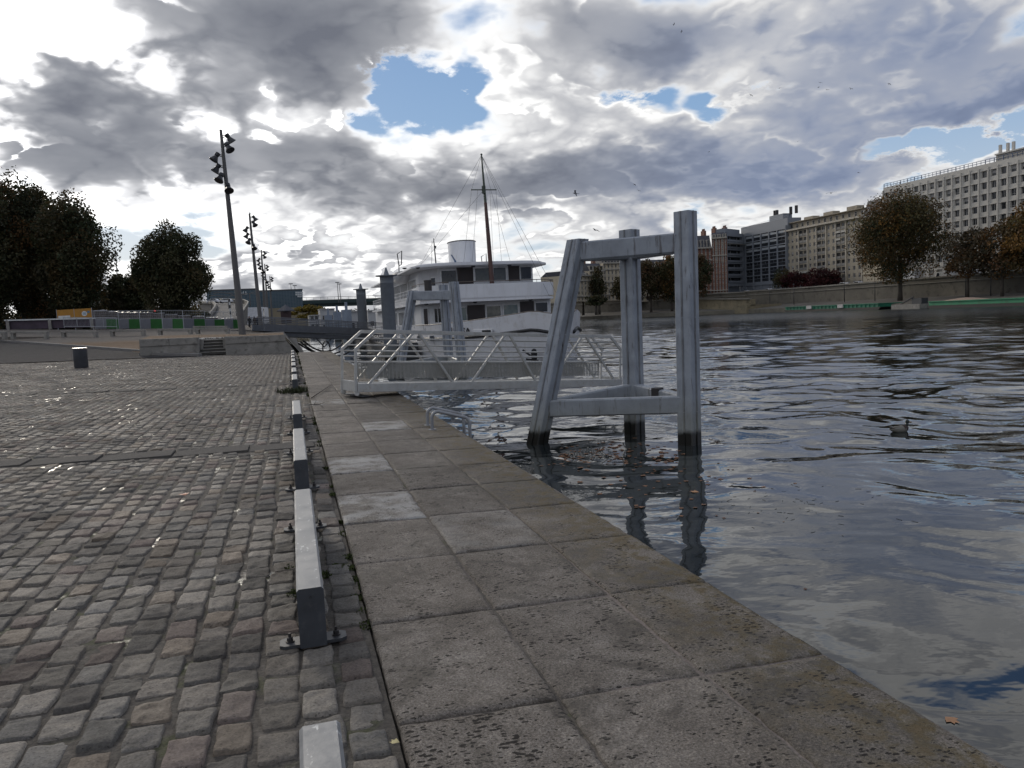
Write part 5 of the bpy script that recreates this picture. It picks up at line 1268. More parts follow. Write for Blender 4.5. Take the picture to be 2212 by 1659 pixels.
for i, (s0, s1, h0, h1) in enumerate(hs2):
    b = MB(); pp = lambda s, h, d: (C_[0]+u2[0]*s-n2[0]*d, C_[1]+u2[1]*s-n2[1]*d, ZRD+h)
    b.quad(pp(s0, h0, 1.38), pp(s1, h0, 1.38), pp(s1, h1, 1.38), pp(s0, h1, 1.38), 0); b.bar(pp(s0, h0+.45, -.2), pp(s1, h0+.45, -.2), .06, .75, m=1)
    for q_ in (.35, .6, .8): 
        if rng.uniform() < .6: b.bar(pp(s0+(s1-s0)*q_, h0+.1, 1.3), pp(s0+(s1-s0)*q_, h1-.2, 1.3), .5, .05, m=2, up=n2)
    if i == 5: b.bar(pp(s0, h1-.5, -.9), pp(s1, h1-.3, -.9), 1.6, .08, m=3)
    b.build('balcony', [M_gl, M_gr, M_curt, M_awn], gl)
b = MB(); Ht = height_at(1615, 490, A)
b.bar((A[0]+4, A[1]+3, (ZRD+H+Ht)/2), (B_[0]+4, B_[1], (ZRD+H+Ht)/2), 6, Ht-ZRD-H); b.bar(C_*(1, 1, 0)-n2*4+u2*1.5+(0, 0, ZRD+H+.9), A*(1, 1, 0)-n2*4+(0, 0, ZRD+H+.9), 5, 1.8)
pm = A+u*L*.55; b.box((pm[0]+7, pm[1], Ht+1.3), (4, 9, 2.8))
b.build('roof_house', M_gr, gl)
b = MB()
for s in (.42, .47, .78, .9): p = A+u*L*s; b.tube([(p[0]+7, p[1], Ht+2), (p[0]+7, p[1], Ht+4.9)], .6, 8)
b.build('chimney', M_bolt, gl)
b = MB()
for h in (.5, 1.0): b.tube([tuple(C_*(1, 1, 0)-n2*2+u2*1.5+(0, 0, ZRD+H+1.8+h)), (A[0]+1.5, A[1], ZRD+H+1.8+h), (B_[0]+1.5, B_[1], Ht+h)], .05, 5)
b.build('roof_rail', M_curt, gl)

# 5, 6 -- brick houses, 7.. -- stone houses farther downstream
M_brick = mat('red_brick', (.185, .088, .060), .85, var=.15, scale=.6, dirt=(.10, .06, .05), dirtamt=.4)
M_trim = mat('stone_trim', (.36, .33, .28), .8, var=.1, scale=.5)
def town_house(name, xl, xr, XL, XR, ytop, ymans, floors, cols_, mw, label, stone_top=0, dorm=0, bands=(1,), wstyle='two', zb=ZRD, chim=2):
    A, B_, u, n, L = facade_frame(xl, xr, XL, XR); xm = (xl+xr)/2; Mid = (A+B_)/2; H = height_at(xm, ytop, Mid)-zb
    o = thing(name, (A[0], A[1], zb), label, 'building'); fh = H/floors; cw = L/cols_
    hs = [(k*cw+cw*.30, (k+1)*cw-cw*.30, f_*fh+fh*.22, f_*fh+fh*.80) for k in range(cols_) for f_ in range(floors)]
    b = MB(); wall_grid(b, A, u, n, L, H, zb, hs, .3); shell(b, A, u, n, L, H, zb, 14); wall_b = b
    for i, (s0, s1, h0, h1) in enumerate(hs): put_window(o, A, u, n, (s0+s1)/2, h0, zb, s1-s0, h1-h0, wstyle, .3)
    b = wall_b; m0 = len(b.m); b.bar((A[0]+n[0]*.35, A[1]+n[1]*.35, zb+H), (B_[0]+n[0]*.35, B_[1]+n[1]*.35, zb+H), 1.0, .5)
    for f_ in bands: b.bar((A[0]+n[0]*.2, A[1]+n[1]*.2, zb+f_*fh), (B_[0]+n[0]*.2, B_[1]+n[1]*.2, zb+f_*fh), .6, .35)
    for (s0, s1, h0, h1) in hs: b.bar((A+u*s0+n*.06+(0, 0, zb+h0-.25)), (A+u*s1+n*.06+(0, 0, zb+h0-.25)), .2, .3); b.bar((A+u*s0+n*.06+(0, 0, zb+h1+.2)), (A+u*s1+n*.06+(0, 0, zb+h1+.2)), .2, .36)
    if stone_top:
        for k in range(cols_):
            if k % 2 == 1: b.bar((A+u*((k+.12)*cw)+n*.1+(0, 0, zb+H*.78)), (A+u*((k+.27)*cw)+n*.1+(0, 0, zb+H*.78)), .3, H*.42); b.bar((A+u*((k+.73)*cw)+n*.1+(0, 0, zb+H*.78)), (A+u*((k+.9)*cw)+n*.1+(0, 0, zb+H*.78)), .3, H*.42)
        b.bar(A+n*.05+(0, 0, zb+fh*.5), B_+n*.05+(0, 0, zb+fh*.5), .12, fh*.30); 
    b.m[m0:] = [1]*(len(b.m)-m0); b.build('wall', [mw, M_trim], o)
    if ymans:
        Hm = height_at(xm, ymans, Mid); b = MB(); i_ = -n*2.4; j_ = -n*14; k_ = -n*11.6
        pts = [A+(0, 0, zb+H), B_+(0, 0, zb+H), B_+i_+(0, 0, Hm), A+i_+(0, 0, Hm), A+j_+(0, 0, zb+H), B_+j_+(0, 0, zb+H), B_+k_+(0, 0, Hm), A+k_+(0, 0, Hm)]
        b.add(pts, [(0, 1, 2, 3), (3, 2, 6, 7), (0, 3, 7, 4), (1, 5, 6, 2), (4, 7, 6, 5)]); rf = b.build('roof', M_slate, o)
        for k in range(dorm):
            p = A+u*(L*(k+.5)/dorm)-n*.9; b = MB(); hh_ = (Hm-zb-H)*.62; b.bar(p+(0, 0, zb+H+.1), p+(0, 0, zb+H+.1+hh_), 1.5, 1.5, up=n); q_ = p+n*.77; b.quad(q_-u*.45+(0, 0, zb+H+.4), q_+u*.45+(0, 0, zb+H+.4), q_+u*.45+(0, 0, zb+H+hh_-.1), q_-u*.45+(0, 0, zb+H+hh_-.1), 1); b.build('dormer', [M_trim, M_gl], rf)
        for k in range(chim):
            p = A+u*(L*(.15+.7*k/max(1, chim-1)))-n*5; b = MB(); b.box((p[0], p[1], Hm+.8), (1.0, 2.6, 2.6)); 
            for q_ in (-.9, -.3, .3, .9): b.lathe((p[0], p[1]+q_, Hm+2.1), [(.2, 0), (.16, .8)], 8)
            b.build('chimney', M_brick, rf)
    return o
town_house('brick_house', 1540, 1573, XF-18, XF-13, 514, 501, 10, 5, M_brick, 'tall red brick house with stone bands beside the dark glass block', stone_top=1, dorm=3, bands=(1, 7))
town_house('brick_house', 1488, 1540, XF-28, XF-18.2, 536, 508, 8, 6, M_brick, 'red brick house with steep slate roof behind the near mooring post', dorm=4, bands=(1, 6))
town_house('stone_house', 1372, 1470, XF-48, XF-29, 575, 560, 7, 9, M_crm, 'stone house almost hidden by brown trees', dorm=5, zb=5)
town_house('stone_house', 1305, 1345, XF-62, XF-54, 568, 552, 6, 5, M_crm, 'ornate stone house with arched bay seen through the mooring frame', bands=(1, 3, 5), dorm=3, zb=6)
town_house('stone_house', 1276, 1306, XF-69, XF-62.2, 585, 568, 6, 4, M_crm, 'grey roofed stone house left of the ornate bay', bands=(1, 5), dorm=4, zb=6)
town_house('stone_house', 1240, 1277, XF-80, XF-69.2, 595, 585, 5, 5, M_crm, 'low stone house at the left end of the far row', bands=(1, 4), dorm=3, zb=6)

# ------------------------------------------------------------------ green barges on the far side
M_bg = mat('barge_green', (.015, .15, .085), .5, var=.25, scale=.25, dirt=(.05, .06, .045), dirtamt=.5); M_bgl = mat('barge_green_light', (.03, .21, .10), .5, var=.2, scale=.3, dirt=(.05, .08, .05), dirtamt=.5)
M_bh = mat('barge_hull', (.035, .032, .028), .6)
def barge(xl, xr, X, label, mg, ribs, blocks, zt_=.55):
    yl, yr = X/azt(xl), X/azt(xr); o = thing('barge', (X, (yl+yr)/2, WZ), label, 'barge', 'green barges moored across the river'); L = yl-yr; W_ = 8
    b = MB(); pr = [(yr, -.55), (yr+1.5, -1.6), (yl-1.5, -1.6), (yl, -.55)]
    for sx in (0, W_): pass
    vs = [(X+dx, y, z) for dx in (0, W_) for y, z in [(yr, -.45), (yr+2, WZ-.8), (yl-2, WZ-.8), (yl, -.45)]]
    b.add(vs, [(0, 1, 2, 3), (7, 6, 5, 4), (0, 4, 5, 1), (1, 5, 6, 2), (2, 6, 7, 3), (3, 7, 4, 0)]); b.build('hull', M_bh, o)
    b = MB(); b.box((X+W_/2, (yl+yr)/2, (zt_-.42)/2-.03+.0), (W_-.3, L-1.2, zt_+.42)); b.box((X+W_/2-.1, (yl+yr)/2, zt_+.0), (W_+.0, L-1.0, .16))
    if ribs:
        for y in np.arange(yr+1, yl-1, 1.6): b.box((X+.1, y, .0), (.25, .22, zt_+.3))
    b.build('coaming', mg, o)
    b = MB()
    for f_ in blocks: b.box((X+.0, yr+L*f_, .12), (.5, 2.2, .95))
    if blocks: b.build('white_panel', M_fr, o)
    return o
barge(1693, 1902, 148, 'ribbed dark green barge with two white panels', M_bg, True, (.37, .70), .45)
barge(2001, 2290, 143, 'smooth bright green barge with sand heaped on it', M_bgl, False, (), .42)
s_ = frontpt(2080, 147); b = MB(); b.lathe((s_[0]+1, s_[1], .45), [(5, 0), (3.2, .3), (1.2, .55), (.1, .6)], 14); tag(b.build('sand_heap', mat('sand', (.32, .23, .17), .95)), 'pale sand heap on the bright green barge', 'sand')
pt_ = frontpt(1955, 144); tug = thing('work_pontoon', (pt_[0], pt_[1], WZ), 'small dark work pontoon between the two green barges', 'pontoon')
b = MB(); b.box((pt_[0]+2, pt_[1], -.7), (4, 9, 1.4)); b.build('float', M_conc, tug); b = MB(); b.box((pt_[0]+2.5, pt_[1]-2, .6), (2, 3, 1.6)); b.tube([(pt_[0]+1.5, pt_[1]+3, 0), (pt_[0]+1.5, pt_[1]-1, 1.7)], .2, 6); b.build('winch', M_dark, tug)

# ------------------------------------------------------------------ vehicles on the far road
M_tyre = mat('tyre', (.02, .02, .02), .8)
def vehicle(x, X, L, W_, Hh, col, kind, label, group='vehicles on the far embankment'):
    p = frontpt(x, X); o = thing(kind, (p[0], p[1], ZRD), label, 'van' if 'van' in kind else 'lorry' if 'lorry' in kind else 'car', group)
    vm_ = mat('vehicle_paint', col, .35); h0 = .35
    if kind == 'parked_car': side = [(-L/2, h0), (L/2, h0), (L/2, .85), (L*.30, .95), (L*.12, Hh), (-L*.28, Hh), (-L*.42, .98), (-L/2, .9)]; gw = [(L*.26, .98), (L*.11, Hh-.08), (-L*.26, Hh-.08), (-L*.38, 1.0)]
    else: side = [(-L/2, h0), (L/2, h0), (L/2, 1.05), (L*.38, 1.2), (L*.28, Hh), (-L/2+.1, Hh), (-L/2, Hh-.2)]; gw = [(L*.35, 1.25), (L*.28, Hh-.25), (L*.14, Hh-.25), (L*.14, 1.25)]
    b = MB(); n_ = len(side); vs = [(-W_/2, y, z) for y, z in side]+[(W_/2, y, z) for y, z in side]
    b.add(vs, [tuple(range(n_)), tuple(range(2*n_-1, n_-1, -1))]+[(i, i+n_, (i+1) % n_+n_, (i+1) % n_) for i in range(n_)]); body = b.build('body', vm_, o, world=False, bevel=.06)
    for sx in (-1, 1): b = MB(); b.add([(sx*(W_/2+.01), y, z) for y, z in gw], [(0, 1, 2, 3)]); b.build('side_window', M_gl, body, world=False)
    for sx in (-1, 1):
        for y in (-L*.31, L*.31): b = MB(); b.lathe((sx*(W_/2-.1), y, .34), [(.34, -.11), (.34, .11)], 14, M=np.array(Matrix.Rotation(R(90), 3, 'Y'))); b.build('wheel', M_tyre, o, world=False)
    return o
XR_ = XW+3.2
vehicle(2040, XR_, 5.6, 2.0, 2.5, (.55, .55, .55), 'parked_van', 'pale van behind the far parapet, middle one of the three at right')
vehicle(2095, XR_, 5.4, 2.0, 2.4, (.62, .62, .62), 'parked_van', 'white van behind the far parapet left of the green topped van')
vehicle(2160, XR_, 5.8, 2.0, 2.7, (.20, .26, .25), 'parked_van', 'grey green van behind the far parapet near the right edge')
vehicle(1962, XR_, 7.2, 2.4, 3.6, (.66, .66, .66), 'box_lorry', 'tall white lorry behind the big plane tree trunk')
for x, c, lab in [(1822, (.7, .7, .7), 'bright white car roof right of the dark red hedge'), (1853, (.5, .5, .52), 'silver car roof below the cream house'), (1768, (.5, .52, .55), 'silver car roof in front of the dark red hedge'), (1722, (.4, .42, .45), 'grey car roof below the beige block corner'), (1660, (.6, .6, .62), 'pale car roof in front of the glass block'), (1612, (.35, .36, .38), 'grey car roof under the glass corner')]:
    vehicle(x, XR_, 4.2, 1.75, 1.75, c, 'parked_car', lab)
# thin lamp posts on the lower quay
def quay_lamp(x, X, z, h, label):
    p = frontpt(x, X); o = thing('quay_lamp', (p[0], p[1], z), label, 'lamp post', 'thin lamp posts on the far quay'); b = MB(); b.tube([(0, 0, 0), (0, 0, h*.5), (0, 0, h)], [.14, .1, .07], 6); b.build('post', M_dark, o, world=False, smooth=True)
    b = MB(); b.lathe((0, 0, h), [(.1, 0), (.3, .15), (.3, .35), (.08, .5)], 8); b.build('lantern', M_dark, o, world=False)
for x, h, lab in [(1663, 7, 'thin lamp post at the left end of the ribbed barge'), (1715, 6.5, 'thin lamp post behind the white panels of the ribbed barge'), (1824, 9, 'tall thin lamp post below the cream house'), (1890, 7, 'thin lamp post left of the big plane trunk'), (2086, 8, 'thin lamp post between the two small rust trees'), (2140, 7.5, 'thin lamp post near the right edge of the far quay')]:
    quay_lamp(x, 164, 1.1, h, lab)
# ------------------------------------------------------------------ trees: tapered trunk and limbs, crown of many small leaf sprays
def leaf_mat(name):
    m, t, b = newmat(name); at = t.n('ShaderNodeAttribute', attribute_name='tint')
    t.put(b.inputs['Base Color'], at.outputs['Color']); b.inputs['Roughness'].default_value = .65; b.inputs['Specular IOR Level'].default_value = .25
    tr = t.n('ShaderNodeBsdfTranslucent'); t.put(tr.inputs[0], at.outputs['Color']); mx = t.n('ShaderNodeMixShader'); mx.inputs[0].default_value = .22
    t.L.new(b.outputs[0], mx.inputs[1]); t.L.new(tr.outputs[0], mx.inputs[2]); t.L.new(mx.outputs[0], m.node_tree.nodes['Material Output'].inputs[0]); return m
M_leaf = leaf_mat('foliage')
M_bark = mat('tree_bark', (.06, .05, .04), .9, var=.3, scale=2, bump=.5, bscale=6)
def crown_mesh(name, W, Hc, nleaf, size, pal, seed, shape='egg', gap=.0, low=.0, clumps=46, parent=None):
    """leaf sprays set round many branch-end clumps; W width, Hc height, crown base at z=0"""
    r = np.random.default_rng(seed); C_ = []
    while len(C_) < clumps:
        v = r.uniform(-1, 1, 3); rad = np.linalg.norm(v)
        if rad > 1: continue
        z = v[2]
        if shape == 'egg': wz = (1-.42*max(0, z)**1.3)*(1-.12*max(0, -z))
        elif shape == 'round': wz = 1.
        elif shape == 'dome': wz = (1-.25*max(0, z))*(1-.38*max(0, -z)**2)
        else: wz = 1-.45*(z+1)/2
        if rad < .35 and r.uniform() < .6: continue
        C_.append((v[0]*wz*.86, v[1]*wz*.86, z*.88, r.uniform(.24, .42)))
    C_ = np.array(C_); k = r.integers(0, clumps, nleaf)
    d = r.normal(0, 1, (nleaf, 3)); d /= np.linalg.norm(d, axis=1)[:, None]; rr_ = r.uniform(.3, 1.08, (nleaf, 1))**.6
    p = C_[k, :3]+d*rr_*C_[k, 3:4]*np.array([1, 1, .85])
    keep = vnoise(p[:, 0]*3+11, p[:, 2]*3+p[:, 1]*2, 1.6, seed) > gap; p = p[keep]; k = k[keep]; n = len(p)
    P = p*np.array([W/2, W/2, Hc/2])+np.array([0, 0, Hc/2])
    P[:, 2] = np.maximum(P[:, 2], low)
    a = r.normal(0, 1, (n, 3)); a /= np.linalg.norm(a, axis=1)[:, None]; c_ = np.cross(a, r.normal(0, 1, (n, 3))); c_ /= np.linalg.norm(c_, axis=1)[:, None]
    s = size*r.uniform(.55, 1.35, (n, 1)); q1 = a*s*.5; q2 = c_*s*.38
    V = np.stack([P-q1, P+q2*.9-q1*.1, P+q1, P-q2+q1*.15], 1).reshape(-1, 3)
    F = np.arange(4*n).reshape(n, 4); pal = np.array(pal)
    cl = pal[(r.integers(0, len(pal), clumps)[k]*(r.uniform(size=n) < .6)+r.integers(0, len(pal), n)*1)*0+np.where(r.uniform(size=n) < .82, r.integers(0, len(pal), clumps)[k], r.integers(0, len(pal), n))]
    cl = cl*r.uniform(.84, 1.16, (n, 1))
    o = np_mesh('crown', V, F, [M_leaf], np.repeat(cl, 4, 0)); return o, C_*np.array([W/2, W/2, Hc/2, 1])+np.array([0, 0, Hc/2, 0])
def make_tree(name, p, label, W, Hc, zb, nleaf, size, pal, seed, group, shape='egg', gap=.0, tr=.3, limbs=7, clumps=46, lean=0):
    o = thing(name, p, label, 'tree', group)
    c, C_ = crown_mesh('crown', W, Hc, nleaf, size, pal, seed, shape, gap, clumps=clumps); c.parent = o; c.location = (lean, 0, zb)
    r = np.random.default_rng(seed+5); b = MB(); top = zb+Hc*.62
    b.tube([(0, 0, -.3), (.05, 0, zb*.5), (lean*.5+.02, .05, zb+Hc*.12), (lean*.8, 0, zb+Hc*.35), (lean, 0, top)], [tr*1.25, tr, tr*.85, tr*.5, tr*.15], 9)
    for i in range(limbs):
        q = C_[int(r.integers(0, len(C_)))]; z0 = zb+Hc*r.uniform(-.03, .25); e = np.array([q[0]+lean, q[1], q[2]+zb]); s = np.array([lean*.5, 0, z0]); m_ = (s+e)/2+r.normal(0, .25, 3)
        b.tube([s, m_, e], [tr*.42, tr*.26, tr*.08], 6)
    b.build('trunk', M_bark, o, world=False, smooth=True); return o
DARK = [tuple(c*1.7 for c in q) for q in [(.030, .032, .014), (.022, .027, .012), (.038, .035, .016), (.028, .024, .012), (.045, .034, .014), (.018, .022, .011)]]
RUST = [tuple(c*1.85 for c in q) for q in [(.085, .042, .012), (.070, .038, .014), (.050, .034, .014), (.105, .055, .014), (.038, .030, .014), (.06, .05, .018)]]
BROWN = [tuple(c*1.5 for c in q) for q in [(.060, .038, .018), (.045, .034, .018), (.075, .040, .02), (.035, .03, .018)]]
GREENY = [(.045, .045, .018), (.055, .045, .016), (.035, .038, .016), (.07, .05, .018)]
WINE = [(.050, .010, .012), (.035, .008, .010), (.065, .016, .014), (.025, .01, .01)]
gz_l = 2.6
def left_tree(x0, x1, ytop, ybot, dep, label, pal, seed, n, shape='egg', gap=0., name='plane_tree', clumps=60, size=.5):
    ybot += 22; x0 -= 4; x1 += 5; c = PD((x0+x1)/2, ybot, dep); W_ = (x1-x0)/FPX*dep; Hc = (ybot-ytop)/FPX*dep; zg = 1.6+.011*dep
    make_tree(name, (c[0], c[1], zg), label, W_, Hc, max(.15, c[2]-zg), int(n*3.2), size*.74, pal, seed, 'trees beyond the building site', shape, gap, tr=.32, clumps=clumps)
left_tree(-130, 45, 385, 672, 104, 'dark tree cut by the left edge, behind the two tall ones', DARK, 1, 9000, clumps=80)
left_tree(-30, 132, 380, 674, 112, 'tallest dark plane tree with ragged brownish top', DARK+RUST[1:2], 2, 12000, clumps=90)
left_tree(90, 250, 418, 674, 108, 'tall rounded dark plane tree right of the tallest one', DARK+RUST[2:3], 3, 12000, clumps=90)
left_tree(35, 165, 412, 676, 118, 'dark tree filling the gap between the two tall planes', DARK, 4, 10000, clumps=80)
left_tree(308, 458, 486, 668, 105, 'free standing egg shaped dark plane tree', DARK+GREENY[:1], 5, 12000, gap=.16, clumps=85, size=.42)
left_tree(232, 318, 590, 676, 125, 'low bushy dark tree between the tall planes and the free standing one', DARK, 6, 5000, shape='round')
left_tree(268, 330, 625, 676, 150, 'small rust leaved tree beside the free standing plane', RUST, 7, 2500, shape='round', size=.5)
def right_tree(x0, x1, ytop, ybot, X, zg, label, pal, seed, n, shape='round', gap=.0, name='plane_tree', tr=.45, clumps=60, size=.62, limbs=9, tx=None):
    P = frontpt((x0+x1)/2, X); dep = P@FW-EYE@FW*0; dep = (P-EYE)@FW; W_ = (x1-x0)/FPX*dep
    zt3 = height_at((x0+x1)/2, ytop, P); zb3 = height_at((x0+x1)/2, ybot, P)
    make_tree(name, (P[0], P[1], zg), label, W_, zt3-zb3, zb3-zg, n, size, pal, seed, 'trees on the far quay', shape, gap, tr=tr, clumps=clumps, limbs=limbs)
right_tree(1842, 2046, 414, 612, 162, 1.2, 'large rounded rust and green plane tree in front of the beige and pale blocks', RUST+GREENY[:3], 11, 42000, size=.5, gap=.08, clumps=120, tr=.6, shape='dome')
right_tree(2036, 2145, 492, 600, 162, 1.2, 'thin rust brown tree between the large plane and the right edge trees', BROWN+RUST[:2], 12, 6500, gap=.26, tr=.3, clumps=48)
right_tree(2098, 2230, 478, 602, 162, 1.2, 'thin reddish tree in front of the office block, second from the right edge', BROWN+RUST[:1], 13, 7000, gap=.26, tr=.35, clumps=50)
right_tree(2160, 2330, 425, 590, 163, 1.2, 'orange brown tree cut by the right edge', RUST, 14, 14000, gap=.15, clumps=70)
right_tree(1670, 1712, 575, 632, 174, 5.8, 'small dark green tree at the foot of the glass block', DARK, 15, 2500, tr=.2, clumps=30, size=.5)
right_tree(1496, 1542, 548, 640, 150, 5.8, 'dark brown tree seen just right of the near mooring post', BROWN[:2]+DARK[:2], 16, 4200, clumps=45)
right_tree(1366, 1446, 560, 652, 134, 1., 'round brown green tree inside the mooring frame', GREENY+BROWN, 17, 9000, clumps=60)
right_tree(1418, 1484, 545, 654, 140, 1., 'tall rust green tree inside the mooring frame beside its right post', GREENY+RUST[:2], 18, 9000, clumps=60)
right_tree(1322, 1368, 596, 660, 118, 1., 'small olive tree against the ornate stone house', GREENY, 19, 3000, clumps=36)
right_tree(1276, 1312, 578, 650, 116, 1., 'slender green tree in front of the grey roofed house', GREENY, 20, 2600, clumps=34)
right_tree(1246, 1272, 616, 648, 112, 1., 'small rust tree beside the raked mooring leg', RUST, 21, 1800, clumps=26)
right_tree(1262, 1312, 636, 660, 105, 1., 'low dark bushy tree under the bridge end', DARK, 22, 2000, clumps=30)
def hedge(x0, x1, ytop, X, label, seed):
    P = frontpt((x0+x1)/2, X); dep = (P-EYE)@FW; W_ = (x1-x0)/FPX*dep; H = height_at((x0+x1)/2, ytop, P)-ZRD
    o = thing('shrub', (P[0], P[1], ZRD), label, 'shrub', 'dark red shrubs along the far road')
    c, C_ = crown_mesh('foliage', W_, H*1.3, 4200, .6, WINE, seed, 'round', clumps=44); c.parent = o; c.location = (0, 0, -.6); c.scale = (.6, 1, 1) if False else (1, 1, 1)
    b = MB(); b.tube([(0, 0, -.2), (0, 0, H*.5)], [.2, .06], 6)
    for q in C_[:6]: b.tube([(0, 0, .1), (q[0]*.7, q[1]*.7, q[2]*.7)], [.1, .04], 5)
    b.build('stem', M_bark, o, world=False)
hedge(1690, 1760, 592, 176.5, 'dark wine red shrub next to the small dark tree', 31); hedge(1738, 1818, 584, 176.5, 'dark wine red shrub in front of the balconies', 32)

def understory(x0, x1, ytop, dep, label, seed):
    c = PD((x0+x1)/2, 690, dep); W_ = (x1-x0)/FPX*dep; zg = 1.6+.008*dep; H = PD((x0+x1)/2, ytop, dep)[2]-zg
    o = thing('shrub', (c[0], c[1], zg), label, 'shrub', 'dark bushes under the left trees')
    cr, C_ = crown_mesh('foliage', W_, H*1.5, 6000, .5, DARK, seed, 'round', clumps=50); cr.parent = o; cr.location = (0, 0, -H*.5)
    b = MB(); b.tube([(0, 0, -.2), (0, 0, H*.5)], [.2, .06], 6)
    for q_ in C_[:6]: b.tube([(0, 0, .1), (q_[0]*.7, q_[1]*.7, max(.2, q_[2]-H*.5)*.7)], [.1, .04], 5)
    b.build('stem', M_bark, o, world=False)
understory(-90, 60, 640, 122, 'dark bush under the left edge trees', 61); understory(40, 160, 645, 124, 'dark bush below the tallest plane tree', 62); understory(140, 262, 645, 126, 'dark bush below the rounded plane tree', 63); understory(240, 350, 655, 132, 'dark bush between the low tree and the free standing plane', 64)
understory(330, 450, 660, 128, 'dark bush behind the free standing plane', 65)
# ------------------------------------------------------------------ tall leaning-looking lamp masts with six floodlights
M_mastd = mat('lamp_mast_steel', (.10, .095, .09), .5, var=.15, scale=1)
M_lampd = mat('floodlight_black', (.022, .022, .024), .45)
def lamp_mast(x, yb, xt, yt, dep, label):
    p = PD(x, yb, dep); t_ = PD(xt, yt, dep); H = t_[2]-p[2]; lx = (t_[0]-p[0])
    o = thing('lamp_mast', p, label, 'lamp post', 'tall floodlight masts along the esplanade')
    b = MB(); b.tube([(0, 0, -.2), (0, 0, .02), (lx*.5, 0, H*.5), (lx, 0, H)], [.27, .255, .19, .10], 14); b.build('pole', M_mastd, o, world=False, smooth=True, auto=60)
    for i, (f, az) in enumerate([(.035, 15), (.083, -40), (.128, 195), (.180, 178), (.228, 230), (.278, -75)]):
        c = np.array([lx*(1-f), 0, H*(1-f)]); a = R(az); d = np.array([math.cos(a), math.sin(a), 0]); q = c+d*.5
        dn = unit(d*.55+np.array([0, 0, -.85])); s1 = unit(np.cross(dn, [0, 0, 1.])); s2 = np.cross(dn, s1); Mr = np.stack([s1, s2, dn], 1)
        b = MB(); b.lathe(q-dn*.30, [(.12, 0), (.17, .03), (.17, .24), (.13, .26), (.16, .34), (.30, .62), (.33, .64), (.33, .68), (.27, .66)], 14, M=Mr)
        b.tube([c+d*.08+(0, 0, .1), q+(0, 0, .12)-dn*.1], .03, 6); b.tube([c+d*.08-(0, 0, .02), q-dn*.12], .03, 6); b.build('floodlight', M_lampd, o, world=False, smooth=True, auto=35)
    return o, t_
lamp_mast(524, 726, 480.5, 291, 56, 'nearest and tallest floodlight mast by the steps')
_, tb_ = lamp_mast(565, 716, 540, 465, 90, 'second floodlight mast with a bird on its top')
lamp_mast(574, 704, 565, 541, 132, 'third floodlight mast along the esplanade')
lamp_mast(580, 701, 572, 571, 158, 'fourth floodlight mast along the esplanade')
lamp_mast(588, 699, 583, 597, 186, 'farthest floodlight mast along the esplanade')

# ------------------------------------------------------------------ concrete bench beams on the earth
def beam_seat(x0, y0, x1, y1, dep0, dep1, label):
    p, q = PD(x0, y0, dep0), PD(x1, y1, dep1); o = thing('bench_beam', (p+q)/2, label, 'bench', 'low concrete benches on the earth'); d = unit(q-p)
    b = MB(); b.bar(p+(0, 0, .38), q+(0, 0, .38), .42, .17); b.build('seat', M_conc, o, bevel=.015)
    for e in (p+d*.14, q-d*.14): b = MB(); b.bar(e+(0, 0, -.15), e+(0, 0, .29), .36, .24, up=d); b.build('leg', M_conc, o)
kx = lambda X: X/2.011/1.8228
ky = lambda Y: (650+Y/2.011)/1.8228
beam_seat(-30, 728, 14, ky(1363), 61, 61, 'low concrete bench cut by the left edge')
beam_seat(kx(92), ky(1363), kx(383), ky(1361), 61, 61, 'low concrete bench first from the left shown whole')
beam_seat(kx(493), ky(1359), kx(773), ky(1357), 62, 62, 'low concrete bench above the litter bin')
beam_seat(kx(879), ky(1350), kx(1150), ky(1346), 63, 63, 'low concrete bench above the left end of the wall')
beam_seat(kx(1257), ky(1343), kx(1524), ky(1339), 62, 62, 'low concrete bench behind the left end wall')
beam_seat(kx(1555), ky(1338), kx(1818), ky(1334), 62, 62, 'low concrete bench behind the steps')
beam_seat(kx(1535), ky(1312), kx(1800), ky(1310), 76, 76, 'farther low concrete bench in front of the green panels')

